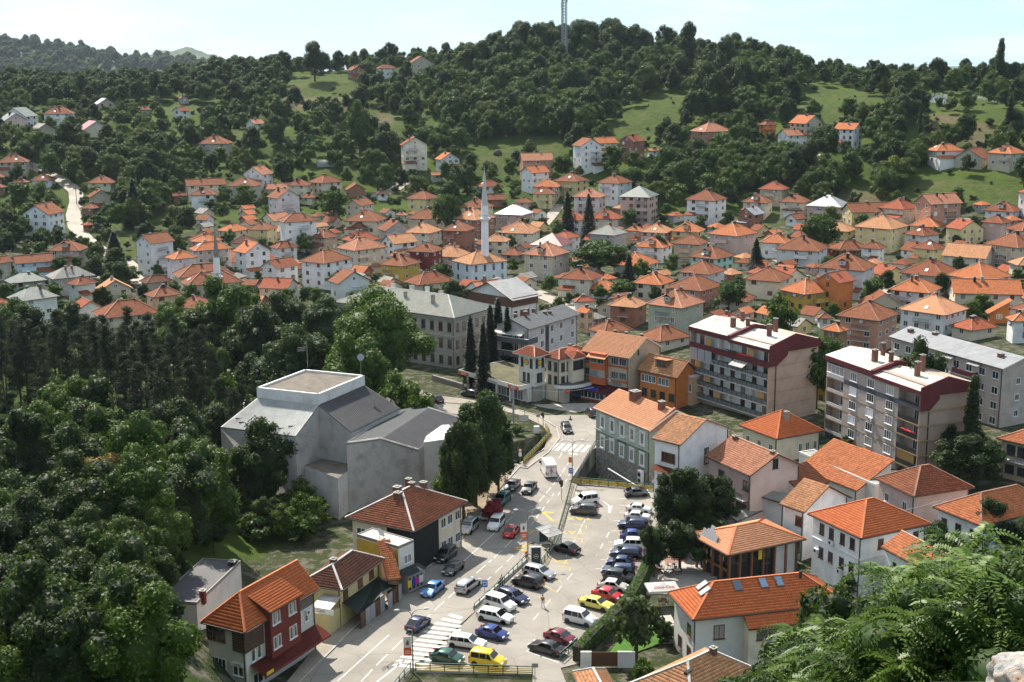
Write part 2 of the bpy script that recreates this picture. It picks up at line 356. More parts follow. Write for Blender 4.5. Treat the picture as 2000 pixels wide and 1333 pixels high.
# ------------------------------------------------------------------ roofs
def roof_faces(b,a,he,kind,slope,ov,lift=.12):
 x0,x1,y0,y1=-ov,b+ov,-ov,a+ov
 ze=he+lift-slope*ov
 if kind=='hip':
  if b>=a:
   s=(a+2*ov)/2;zr=ze+slope*s;r0,r1=(x0+s,(y0+y1)/2,zr),(x1-s,(y0+y1)/2,zr)
   fs=[[(x0,y0,ze),(x1,y0,ze),r1,r0],[(x1,y0,ze),(x1,y1,ze),r1],[(x1,y1,ze),(x0,y1,ze),r0,r1],[(x0,y1,ze),(x0,y0,ze),r0]]
  else:
   s=(b+2*ov)/2;zr=ze+slope*s;r0,r1=((x0+x1)/2,y0+s,zr),((x0+x1)/2,y1-s,zr)
   fs=[[(x0,y0,ze),(x1,y0,ze),r0],[(x1,y0,ze),(x1,y1,ze),r1,r0],[(x1,y1,ze),(x0,y1,ze),r1],[(x0,y1,ze),(x0,y0,ze),r0,r1]]
  c=[(x0,y0,ze),(x1,y0,ze),(x1,y1,ze),(x0,y1,ze)]
  caps=[(r0,r1)]if math.dist(r0,r1)>.2 else[]
  if b>=a:caps+=[(c[0],r0),(c[3],r0),(c[1],r1),(c[2],r1)]
  else:caps+=[(c[0],r0),(c[1],r0),(c[2],r1),(c[3],r1)]
 elif kind=='hgx':
  s=(a+2*ov)/2;zr=ze+slope*s;r0,r1=(x0+s,a/2,zr),(x1,a/2,zr)
  fs=[[(x0,y0,ze),(x1,y0,ze),r1,r0],[(x1,y1,ze),(x0,y1,ze),r0,r1],[(x0,y1,ze),(x0,y0,ze),r0]];caps=[(r0,r1),((x0,y0,ze),r0),((x0,y1,ze),r0)]
 elif kind=='gx':
  zr=he+lift+slope*a/2;ym=a/2
  fs=[[(x0,y0,ze),(x1,y0,ze),(x1,ym,zr),(x0,ym,zr)],[(x1,y1,ze),(x0,y1,ze),(x0,ym,zr),(x1,ym,zr)]];caps=[((x0,ym,zr),(x1,ym,zr))]
 elif kind=='gy':
  zr=he+lift+slope*b/2;xm=b/2
  fs=[[(x1,y0,ze),(x1,y1,ze),(xm,y1,zr),(xm,y0,zr)],[(x0,y1,ze),(x0,y0,ze),(xm,y0,zr),(xm,y1,zr)]];caps=[((xm,y0,zr),(xm,y1,zr))]
 elif kind=='sx':
  zr=he+lift+slope*(b+ov)
  fs=[[(x0,y0,ze),(x1,y0,zr),(x1,y1,zr),(x0,y1,ze)]];caps=[]
 elif kind=='sy':
  zr=he+lift+slope*(a+ov)
  fs=[[(x0,y0,ze),(x1,y0,ze),(x1,y1,zr),(x0,y1,zr)]];caps=[]
 return fs,caps
def roof_mb(fs,thick=.2):
 mb=MB();edges={}
 key=lambda p:(round(p[0],3),round(p[1],3),round(p[2],3))
 for f in fs:
  mb.add(f,[tuple(range(len(f)))],0);mb.add([(p[0],p[1],p[2]-thick)for p in f],[tuple(reversed(range(len(f))))],1)
  for i in range(len(f)):
   a,c=key(f[i]),key(f[(i+1)%len(f)]);edges[(a,c)]=edges.get((a,c),0)+1
 for(a,c)in edges:
  if(c,a)not in edges:mb.add([a,c,(c[0],c[1],c[2]-thick),(a[0],a[1],a[2]-thick)],[(3,2,1,0)],1)
 return mb
def tiles_mesh(fs,mat,tw=.26,tl=.38,rise=.05,seed=0):
 rs=np.random.RandomState(seed);V=[];U=[]
 for f in fs:
  P=np.array(f,float);n=np.cross(P[1]-P[0],P[2]-P[0]);n/=np.linalg.norm(n)
  if n[2]<0:n=-n
  h=np.array([-n[1],n[0],0.]);h/=np.linalg.norm(h);g=np.cross(n,h)
  q=np.stack([(P-P[0])@h,(P-P[0])@g],1)
  us=np.arange(q[:,0].min(),q[:,0].max(),tw);vs=np.arange(q[:,1].min(),q[:,1].max(),tl)
  uu,vv=np.meshgrid(us,vs);uu=uu.ravel()+tw/2;vv=vv.ravel()+tl/2
  m=in_poly(uu,vv,[tuple(x)for x in q]);uu,vv=uu[m],vv[m];k=len(uu)
  if k==0:continue
  o=P[0]+uu[:,None]*h+vv[:,None]*g
  j=rs.uniform(-.012,.012,k)[:,None];w2,l2=tw/2,tl/2
  lo=(rise+j)*n;hi=.012*n
  c=[o-w2*h-(l2+.03)*g+lo*.55,o-(l2+.03)*g+lo+.02*n,o+w2*h-(l2+.03)*g+lo*.55,o+w2*h+l2*g+hi,o+l2*g+hi+.03*n,o-w2*h+l2*g+hi,o-w2*h-(l2+.03)*g,o+w2*h-(l2+.03)*g]
  V.append(np.stack(c,1).reshape(-1,3))
  base=np.stack([uu,vv],1)+rs.uniform(0,50,2)
  U.append(base)
 if not V:return None
 V=np.concatenate(V);k=len(V)//8;U=np.concatenate(U)
 F=np.array([[0,1,4,5],[1,2,3,4],[6,7,2,1],[6,1,0,0]])[:3]
 ff=(np.arange(k)[:,None,None]*8+F[None]).reshape(-1,4)
 tri=np.arange(k)[:,None]*8+np.array([[6,1,0]])
 me=bpy.data.meshes.new('roof_tiles')
 nl=ff.size+tri.size;me.vertices.add(len(V));me.loops.add(nl);me.polygons.add(len(ff)+len(tri))
 me.vertices.foreach_set('co',V.ravel());me.loops.foreach_set('vertex_index',np.concatenate([ff.ravel(),tri.ravel()]))
 st=np.concatenate([np.arange(len(ff))*4,ff.size+np.arange(len(tri))*3]);me.polygons.foreach_set('loop_start',st)
 uv=me.uv_layers.new(name='UVMap');tile=np.concatenate([np.repeat(U,12,0),np.repeat(U,3,0)])
 uv.data.foreach_set('uv',tile.ravel());me.update(calc_edges=True);me.materials.append(M[mat]);return me
def tile_plain_mat(name,c,var=.3,moss=.3):
 """material of single modelled tiles: one tone per tile (its uv is one point)"""
 m,nt,b=nmat(name);uv=uvn(nt);p=pos(nt)
 wn_=nt.nodes.new('ShaderNodeTexWhiteNoise');wn_.noise_dimensions='3D';nt.links.new(uv,wn_.inputs['Vector'])
 a=noise(nt,p,.5,6,.7);a2=noise(nt,p,3,5,.7)
 col=mix(nt,scl(c,1-var),scl(c,1+var*.6),wn_.outputs['Value'])
 col=mix(nt,col,scl((c[0]*.6,c[1]*.7,c[2]*.8),.8),rng(nt,a,.45,.75,0,moss));col=mix(nt,col,(.10,.075,.05),rng(nt,a2,.6,.8,0,moss))
 nt.links.new(col,b.inputs['Base Color']);b.inputs['Roughness'].default_value=.75;b.inputs['Specular IOR Level'].default_value=.12
for k,(c,v)in ROOFS.items():tile_plain_mat('tile_'+k,c,v*.7,.2 if k in('vivid','pale','orange')else.6)
def add_roof(root,b,a,he,kind,slope,ov,mat,eave='eaves_brown',cap=None,tiles=False,name='roof',parent=None,lift=.12,seed=0,thick=.2):
 fs,caps=roof_faces(b,a,he,kind,slope,ov,lift)
 ro=roof_mb(fs,thick).build(name,['roof_'+mat,eave],parent or root)
 if tiles and mat in ROOFS:
  me=tiles_mesh(fs,'tile_'+mat,seed=seed)
  if me:link('roof_tiles',me,ro,kind='stuff')
 if cap:
  mb=MB()
  for p,q in caps:
   L=math.dist(p,q);n=max(1,int(L/.42))if tiles else 1
   for i in range(n):
    A=[p[k]+(q[k]-p[k])*i/n for k in range(3)];B=[p[k]+(q[k]-p[k])*(i+1.08)/n for k in range(3)]
    A[2]+=.03;B[2]+=.07 if tiles else.03
    mb.bar(A,B,.26,.12)
  if mb.v:mb.build('ridge_cap',[cap],ro)
 return ro,fs
def chimney(root,x,y,z0,z1,w=.55,mat='chimney_brick',ro=None):
 mb=MB();mb.box((x-w/2,y-w/2,z0),(x+w/2,y+w/2,z1));c=mb.build('chimney',[mat],ro or root)
 k=MB();k.box((x-w/2-.08,y-w/2-.08,z1+.002),(x+w/2+.08,y+w/2+.08,z1+.1));k.box((x-w/4,y-w/4,z1+.1),(x+w/4,y+w/4,z1+.22));
 if ro is None:k.build('chimney_cap',['cap_concrete'],c)
 else:k.build('chimney_cap',['cap_concrete'],root)
 return c
def wall_mb(b,a,he,kind,slope,z0=-3.0,plinth=None):
 mb=MB();mb.add([(0,0,z0),(b,0,z0),(b,a,z0),(0,a,z0),(0,0,he),(b,0,he),(b,a,he),(0,a,he)],[(3,2,1,0),(4,5,6,7),(0,1,5,4),(1,2,6,5),(2,3,7,6),(3,0,4,7)])
 lift=.12-.2-.01
 if kind=='gx':
  zr=he+lift+slope*a/2
  for x in(.003,b-.003):mb.quad(*([(x,0,he-.3),(x,a/2,zr),(x,a,he-.3)]if x>1 else[(x,a,he-.3),(x,a/2,zr),(x,0,he-.3)]))
  for x in(0,b):mb.quad((x,0,he),(x,a/2,zr),(x,a,he))
 if kind=='hgx':
  zr=he+lift+slope*a/2;mb.quad((b,0,he),(b,a,he),(b,a/2,zr))
 if kind=='gy':
  zr=he+lift+slope*b/2
  for y in(0,a):mb.quad((0,y,he),(b/2,y,zr),(b,y,he))
 if kind=='sx':
  zr=he+lift+slope*b
  for y in(0,a):mb.quad((0,y,he),(b,y,zr),(b,y,he))
  mb.quad((b,0,he),(b,a,he),(b,a,zr),(b,0,zr))
 if kind=='sy':
  zr=he+lift+slope*a
  for x in(0,b):mb.quad((x,0,he),(x,a,zr),(x,a,he))
  mb.quad((0,a,he),(b,a,he),(b,a,zr),(0,a,zr))
 return mb
def balcony(root,face,a,b,u0,u1,z,depth=1.2,rail='black_iron',slab='wall_concrete',solid=None):
 p=face_pt(face,a,b,(u0+u1)/2);L=u1-u0
 mb=MB();mb.box((-L/2,-depth,-.14),(L/2,-.004,0));o=mb.build('balcony',[slab],root);o.location=(p[0],p[1],z);o.rotation_euler=(0,0,FACE_ROT[face])
 r=MB()
 if solid:r.box((-L/2,-depth,.004),(L/2,-depth+.08,.95));r.box((-L/2,-depth+.08,.004),(-L/2+.08,-.01,.95));r.box((L/2-.08,-depth+.08,.004),(L/2,-.01,.95));r.build('parapet',[solid],o)
 else:
  r.bar((-L/2,-depth+.04,.95),(L/2,-depth+.04,.95),.06);r.bar((-L/2,-depth+.04,.12),(L/2,-depth+.04,.12),.04)
  for s in(-1,1):r.bar((s*(L/2-.03),-depth+.07,.95),(s*(L/2-.03),-.01,.95),.05)
  n=max(2,int(L/.22))
  for i in range(n+1):x=-L/2+.03+(L-.06)*i/n;r.bar((x,-depth+.04,0),(x,-depth+.04,.95),.035)
  r.build('railing',[rail],o)
 return o
# ------------------------------------------------------------------ buildings placed from near, left and right eave corner
SCREEN=[]
FOOT=[]
PLACED=[]
def frame_from(N,L,R,he,z0=0.0):
 z=z0+he;n,l,r=onz(*N,z),onz(*L,z),onz(*R,z);dl,dr=l-n,r-n
 pl,pr=math.dist(N,L),math.dist(N,R)
 def fit(dirv,target):
  lo,hi=.5,90.0;f=lambda t:pix(n.x+dirv.x*t,n.y+dirv.y*t,z)
  if abs(target[0]-N[0])>20:g=lambda t:abs(f(t)[0]-N[0]);G=abs(target[0]-N[0])
  else:g=lambda t:abs(f(t)[1]-N[1]);G=abs(target[1]-N[1])
  for _ in range(50):
   m=(lo+hi)/2
   if g(m)<G:lo=m
   else:hi=m
  return(lo+hi)/2
 if pl>pr:
  v=dl.normalized();u=Vector((v.y,-v.x,0));a=dl.length;b=fit(u,R)
 else:
  u=dr.normalized();v=Vector((-u.y,u.x,0));b=dr.length;a=fit(v,L)
 return Vector((n.x,n.y,z0)),math.atan2(u.y,u.x),a,b
def note_place(root,a,b,htot,near=True):
 mw=Matrix.Translation(root.location)@Matrix.Rotation(root.rotation_euler.z,4,'Z')
 c=[mw@Vector(p)for p in((0,0,0),(b,0,0),(b,a,0),(0,a,0))];FOOT.append([(p.x,p.y)for p in c])
 P=[pix(*p)for p in c]+[pix(p.x,p.y,p.z+htot)for p in c]
 xs=[p[0]for p in P];ys=[p[1]for p in P];d=math.hypot(c[0].x,c[0].y)
 SCREEN.append((min(xs),max(xs),min(ys),max(ys),d));root['_px']=(min(xs)+max(xs))/2;root['_py']=(min(ys)+max(ys))/2
def std_windows(root,a,b,he,nst,faces,near,frame,pane,rs,sth,w=1.15,h=1.3,gap=2.7,skip=.12,panes=None):
 for face,L in(('L',a),('R',b),('BR',a),('BL',b)):
  if face not in faces:continue
  n=max(1,int((L-.8)/gap))
  for s in range(nst):
   z=s*sth+1.0+(he-nst*sth)
   for i in range(n):
    if rs.random()<skip:continue
    u=L*(i+.5)/n
    if u-w/2<.3 or u+w/2>L-.3:continue
    pn=pane if not panes else panes[int(rs.random()*len(panes))]
    put_window(root,face,a,b,u,z,w,h,frame,pn,near)
def building(name,label,cat,N=None,L=None,R=None,he=6,z0=0.0,fr=None,roof='hip',slope=.5,ov=.6,wall='white',rmat='brown',eave='eaves_brown',cap='ridge_brown',tiles=True,win=None,chim=(),group=None,near=True,plinth=None,found=-3.0,extra=None):
 O,ang,a,b=fr if fr else frame_from(N,L,R,he,z0)
 root=empty(name,O,ang,label,cat,group)
 if roof=='flat':
  wb=MB().box((0,0,found),(b,a,he));wb.build('wall',['wall_'+wall],root)
  rb=MB();rb.box((-ov,-ov,he+.003),(b+ov,a+ov,he+.22));ro=rb.build('roof',['roof_'+rmat],root);fs=[]
  e=MB();w=.14;z1=he+.34
  e.box((-ov-.02,-ov-.02,he-.05),(b+ov+.02,-ov+w,z1));e.box((-ov-.02,a+ov-w,he-.05),(b+ov+.02,a+ov+.02,z1))
  e.box((-ov-.02,-ov+w,he-.05),(-ov+w,a+ov-w,z1));e.box((b+ov-w,-ov+w,he-.05),(b+ov+.02,a+ov-w,z1));e.build('parapet',[eave],root)
  top=he+.3
 else:
  wall_mb(b,a,he,roof,slope,found).build('wall',['wall_'+wall],root)
  ro,fs=add_roof(root,b,a,he,roof,slope,ov,rmat,eave,cap,tiles,seed=int(abs(O.x*7+O.y))%1000)
  top=max(p[2]for f in fs for p in f)
  g=MB()
  ze=min(p[2]for f in fs for p in f)-.1
  sides={'hip':'xXyY','hgx':'xyY','gx':'yY','gy':'xX','sx':'x','sy':'y'}[roof]
  if 'y' in sides:g.bar((-ov,-ov-.07,ze),(b+ov,-ov-.07,ze),.13)
  if 'Y' in sides:g.bar((-ov,a+ov+.07,ze),(b+ov,a+ov+.07,ze),.13)
  if 'x' in sides:g.bar((-ov-.07,-ov,ze),(-ov-.07,a+ov,ze),.13)
  if 'X' in sides:g.bar((b+ov+.07,-ov,ze),(b+ov+.07,a+ov,ze),.13)
  g.build('gutter',['gutter'],root)
  if near:
   for p_ in((-.08,.15),(b-.15,-.08)):MB().bar((*p_,he-.2),(*p_,-1),.1).build('downpipe',['gutter'],root)
 if plinth:MB().box((-.06,-.06,found+.05),(b+.06,a+.06,plinth[1])).build('plinth',[plinth[0]],root)
 for c in chim:
  fx,fy,zz=c[:3];x,y=fx*b,fy*a
  chimney(root,x,y,he-.5,top+zz,c[3]if len(c)>3 else.6,c[4]if len(c)>4 else 'chimney_brick')
 for w in(win or()):
  face,z,ww,hh=w[:4];fl=w[4];frm=w[5]if len(w)>5 else 'frame_white';pn=w[6]if len(w)>6 else 'pane_dark';sp=w[7]if len(w)>7 else 2
  Lf=a if face in('L','BR')else b
  us=[Lf*(i+.5)/fl for i in range(fl)]if isinstance(fl,int)else[x*Lf for x in fl]
  for u in us:put_window(root,face,a,b,u,z,ww,hh,frm,pn,near,sp)
 note_place(root,a,b,top)
 root['_dims']=(a,b,he,top)
 if extra:extra(root,a,b,he,top)
 return root,a,b,top
def solve_house(ay,xL,xc,xR,r,st,kind):
 he=2.62*st+.15;ap,bp=max(xc-xL,2),max(xR-xc,2)
 al=max(math.radians(9),min(math.radians(81),math.atan(r*bp/ap)))
 ov=.55;mid=(xL+xR)/2;hr=2.4
 for _ in range(4):
  C=at(mid,ay,he+hr);D=math.hypot(C.x,C.y);dep=C.y*cP-(C.z+he-CAMZ)*sP;ppm=F_PX/dep
  tot_a=ap/ppm/math.cos(al);tot_b=bp/ppm/math.sin(al)
  if ap>bp:a=tot_a;b=a/r
  else:b=tot_b;a=b*r
  k=(xR-xL)/ppm/(a*math.cos(al)+b*math.sin(al));a*=k;b*=k
  slope=.60;span={'hip':min(a,b),'gl':a,'gr':b,'gx':a,'gy':b,'sx':0}[kind];hr=.12+slope*max(span-2*ov,1)/2
  if kind=='sx':hr=1
 ph=math.atan2(C.x,C.y);right=Vector((math.cos(ph),-math.sin(ph),0));fwd=Vector((math.sin(ph),math.cos(ph),0))
 vL=-math.cos(al)*right+math.sin(al)*fwd;vR=math.sin(al)*right+math.cos(al)*fwd
 a-=2*ov;b-=2*ov;a=max(a,2.5);b=max(b,2.5)
 n=C-vL*(a/2)-vR*(b/2)
 return Vector((n.x,n.y,C.z)),math.atan2(vR.y,vR.x),a,b,he,slope,ov
# ------------------------------------------------------------------ ground and far hills
def ground_mat():
 m,nt,b=nmat('ground');p=pos(nt)
 at_=nt.nodes.new('ShaderNodeAttribute');at_.attribute_name='zone';sep=nt.nodes.new('ShaderNodeSeparateColor');nt.links.new(at_.outputs['Color'],sep.inputs[0])
 n1=noise(nt,p,.035,6,.6);n2=noise(nt,p,.5,6,.65);n3=noise(nt,p,3.5,4,.7)
 g=mix(nt,(.030,.055,.010),(.075,.11,.018),rng(nt,n1,.35,.65));g=mix(nt,g,(.08,.08,.03),rng(nt,n2,.5,.75,0,.5));g=mix(nt,g,(.03,.05,.012),rng(nt,n3,.5,.75,0,.6))
 mead=mix(nt,(.042,.072,.012),(.085,.098,.028),rng(nt,n2,.35,.7));mead=mix(nt,mead,(.07,.11,.02),rng(nt,n3,.5,.7,0,.5))
 dry=mix(nt,(.12,.095,.055),(.07,.075,.028),rng(nt,n2,.4,.62));dry=mix(nt,dry,(.17,.14,.09),rng(nt,n3,.55,.75,0,.6))
 town=mix(nt,(.14,.125,.10),(.032,.048,.014),rng(nt,n2,.40,.52));town=mix(nt,town,(.07,.065,.045),rng(nt,n1,.4,.7,0,.6))
 mead=mix(nt,mead,(.024,.045,.010),rng(nt,noise(nt,p,.3,6,.8),.45,.66,0,.85));mead=mix(nt,mead,(.11,.10,.045),rng(nt,noise(nt,p,.06,5,.7),.52,.72,0,.7));c=mix(nt,g,mead,sep.outputs[1]);c=mix(nt,c,dry,sep.outputs[2]);c=mix(nt,c,town,sep.outputs[0])
 nt.links.new(c,b.inputs['Base Color']);b.inputs['Roughness'].default_value=1;b.inputs['Specular IOR Level'].default_value=.1
 bump(nt,b,n3,.25,.9)
ground_mat()
MEADOW=[[(1380,150),(1440,150),(1430,185),(1385,180)],[(700,235),(780,230),(800,270),(720,275)],[(1600,330),(1650,330),(1640,352),(1600,350)],[(420,180),(470,178),(470,200),(425,200)],[(880,120),(930,118),(925,140),(885,140)],[(1240,120),(1290,125),(1280,145),(1235,140)],[(1100,128),(1170,135),(1190,150),(1120,165),(1095,150)],[(1190,260),(1215,225),(1290,180),(1345,190),(1345,250),(1280,275),(1200,285)],[(910,300),(1000,275),(1110,272),(1120,290),(1015,300),(1000,345),(930,350),(905,330)],[(470,165),(590,150),(700,143),(690,190),(600,200),(520,195),(470,185)],[(1580,168),(1690,180),(1720,200),(1690,235),(1600,245),(1560,225)],[(1790,350),(1990,345),(1990,395),(1900,400),(1810,380)],[(1800,190),(1900,190),(2010,240),(2010,285),(1900,215),(1810,215)],[(300,205),(420,205),(415,222),(305,222)],[(440,255),(500,250),(500,285),(445,285)],[(580,270),(625,275),(620,310),(575,300)],[(125,330),(145,395),(135,420),(95,400)],[(180,450),(262,460),(265,510),(215,490)],[(1330,145),(1370,145),(1365,175),(1330,170)],[(1570,180),(1700,200),(1690,230),(1560,225)],[(680,330),(725,345),(720,365),(680,355)],[(1160,455),(1200,455),(1200,470),(1160,470)],[(1020,290),(1110,280),(1100,325),(1080,330)],[(0,160),(0,170),(1,165)]]
DRY=[[(1810,222),(1880,225),(1990,270),(1990,290),(1900,288),(1820,275)],[(545,190),(700,190),(720,215),(560,215)],[(1640,370),(1720,370),(1715,400),(1640,400)],[(740,218),(770,225),(765,250),(735,245)],[(780,360),(830,365),(830,385),(790,385)],[(318,400),(350,400),(352,430),(318,430)]]
def make_terrain():
 xs=np.unique(np.concatenate([np.arange(-620,-110,7.),np.arange(-110,-8,2.),np.arange(-8,36,1.),np.arange(36,150,2.),np.arange(150,640,7.)]))
 ys=np.unique(np.concatenate([np.arange(-30,110,3.),np.arange(110,175,2.),np.arange(175,232,1.),np.arange(232,320,3.),np.arange(320,1090,5.)]))
 X,Y=np.meshgrid(xs,ys);Z=Tg(X,Y);nx,ny=len(xs),len(ys)
 V=np.stack([X,Y,Z],-1).reshape(-1,3);i=np.arange(nx*ny).reshape(ny,nx)
 Fc=np.stack([i[:-1,:-1],i[:-1,1:],i[1:,1:],i[1:,:-1]],-1).reshape(-1,4)
 me=bpy.data.meshes.new('ground');me.vertices.add(len(V));me.loops.add(Fc.size);me.polygons.add(len(Fc))
 me.vertices.foreach_set('co',V.ravel());me.loops.foreach_set('vertex_index',Fc.ravel());me.polygons.foreach_set('loop_start',np.arange(len(Fc))*4)
 me.polygons.foreach_set('use_smooth',[True]*len(Fc));me.update(calc_edges=True)
 z=V[:,2]-CAMZ;f=V[:,1]*cP-z*sP;u=V[:,1]*sP+z*cP;f=np.maximum(f,1)
 px=1000+F_PX*((V[:,0]/f)*cR+(u/f)*sR);py=666.5-F_PX*(-(V[:,0]/f)*sR+(u/f)*cR)
 D=np.hypot(V[:,0],V[:,1]);c=np.zeros((len(V),4));c[:,3]=1
 c[:,0]=np.clip((512-D)/30,0,1)*(D>130)*(1-in_poly(px,py,[(-50,560),(330,640),(600,700),(700,900),(560,1060),(330,1200),(300,1400),(-50,1400)]))
 for P in MEADOW:c[:,1]=np.maximum(c[:,1],in_poly(px,py,P)*(D>300))
 for P in DRY:c[:,2]=np.maximum(c[:,2],in_poly(px,py,P)*(D>300))
 c[:,0]=np.where(c[:,1]+c[:,2]>.5,0,c[:,0])
 ca=me.color_attributes.new('zone','FLOAT_COLOR','POINT');ca.data.foreach_set('color',c.ravel().astype(np.float32))
 me.materials.append(M['ground']);link('ground',me,kind='structure')
make_terrain()
def hill_mat():
 m,nt,b=nmat('far_hill');p=pos(nt)
 n1=noise(nt,p,.004,6,.6);n3=noise(nt,p,.03,6,.75)
 c=mix(nt,(.04,.07,.02),(.13,.17,.05),rng(nt,n1,.5,.62));c=mix(nt,c,(.02,.04,.012),rng(nt,n3,.42,.62))
 nt.links.new(c,b.inputs['Base Color']);b.inputs['Roughness'].default_value=1;bump(nt,b,n3,12,1)
hill_mat()
RIDGES=[('hills',2600,620,[(-300,80),(0,90),(60,97),(110,101),(165,105),(210,113),(250,122),(290,130),(330,129),(370,131),(420,138),(480,150),(640,180),(1000,300)]),('hills',5600,1500,[(150,170),(240,130),(275,122),(310,110),(345,104),(375,99),(400,96),(420,102),(440,112),(470,117),(520,116),(560,122),(600,135),(700,160),(1000,300)])]
def ridge_h(k,px):
 nm,d,w,pts=RIDGES[k];py=np.interp(px,[p[0]for p in pts],[p[1]for p in pts]);yy=-(py-666.5)/F_PX
 xx=(px-1000)/F_PX;yr=xx*sR+yy*cR
 return CAMZ+d*(-sP+yr*cP)/(cP+yr*sP)
for k in range(len(RIDGES)):
 nm,d0,w,pts=RIDGES[k];pxs=np.linspace(-400,1000,150);ds=np.linspace(d0-w*1.6,d0+w,40);V=[]
 for px in pxs:
  top=float(ridge_h(k,px))+5*math.sin(px*.13)+3*math.sin(px*.31+2)
  rx,ry=(px-1000)/F_PX,cP
  for d in ds:
   h=-40+(top+40)*math.exp(-((d-d0)/w)**2*1.3);t=d
   x=rx/cP*t;h+=(math.sin(x*.013+d*.008)*12+math.sin(x*.03-d*.02)*6)*min(1,abs(d-d0)/300)
   V.append((x,t,h))
 n2=len(ds);Fs=[(i*n2+j,(i+1)*n2+j,(i+1)*n2+j+1,i*n2+j+1)for i in range(len(pxs)-1)for j in range(n2-1)]
 me=bpy.data.meshes.new('hills');me.from_pydata(V,[],Fs);me.materials.append(M['far_hill']);me.polygons.foreach_set('use_smooth',[True]*len(Fs));link('hills',me,kind='structure')
me=bpy.data.meshes.new('valley');me.from_pydata([(-9000,950,-45),(9000,950,-45),(9000,14000,-45),(-9000,14000,-45)],[],[(0,1,2,3)]);me.materials.append(M['far_hill']);link('valley',me,kind='structure')
# ------------------------------------------------------------------ foliage
def leaf_mat(name,c1,c2,trans=.2,rough=.6,spec=.22):
 m,nt,b=nmat(name)
 rnd=nt.nodes.new('ShaderNodeObjectInfo').outputs['Random'];at_=nt.nodes.new('ShaderNodeAttribute');at_.attribute_name='tone'
 sep=nt.nodes.new('ShaderNodeSeparateColor');nt.links.new(at_.outputs['Color'],sep.inputs[0])
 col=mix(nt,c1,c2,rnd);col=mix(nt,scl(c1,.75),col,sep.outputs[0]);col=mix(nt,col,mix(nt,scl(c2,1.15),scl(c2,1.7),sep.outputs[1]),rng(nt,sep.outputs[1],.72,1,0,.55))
 nt.links.new(col,b.inputs['Base Color']);b.inputs['Roughness'].default_value=rough;b.inputs['Specular IOR Level'].default_value=spec
 tr=nt.nodes.new('ShaderNodeBsdfTranslucent');nt.links.new(mix(nt,col,(.25,.42,.04),.35),tr.inputs['Color'])
 ms=nt.nodes.new('ShaderNodeMixShader');ms.inputs[0].default_value=trans
 nt.links.new(b.outputs[0],ms.inputs[1]);nt.links.new(tr.outputs[0],ms.inputs[2]);nt.links.new(ms.outputs[0],nt.nodes['Material Output'].inputs['Surface'])
leaf_mat('leaf',(.026,.062,.005),(.072,.118,.010));leaf_mat('leaf_olive',(.055,.085,.008),(.10,.13,.016));leaf_mat('leaf_near',(.010,.025,.0035),(.034,.060,.007));leaf_mat('leaf_dark',(.012,.032,.004),(.032,.062,.008));leaf_mat('leaf_bright',(.042,.085,.006),(.085,.135,.012));leaf_mat('leaf_grey',(.035,.055,.018),(.07,.09,.032))
leaf_mat('needle',(.008,.017,.006),(.017,.030,.009),.08);leaf_mat('leaf_yellow',(.20,.23,.03),(.30,.30,.05));leaf_mat('leaf_orange',(.09,.11,.02),(.42,.17,.03));leaf_mat('leaf_red',(.22,.02,.03),(.34,.05,.06));leaf_mat('hedge',(.05,.13,.014),(.08,.18,.02))
worn('bark',(.10,.075,.05),.95,.4,3,.03);worn('bark_dark',(.045,.035,.028),.95,.4,3,.03)
def _ico():
 b=bmesh.new();bmesh.ops.create_icosphere(b,subdivisions=2,radius=1);b.verts.ensure_lookup_table();r=np.array([v.co for v in b.verts]),np.array([[v.index for v in f.verts]for f in b.faces]);b.free();return r
ICO=_ico()
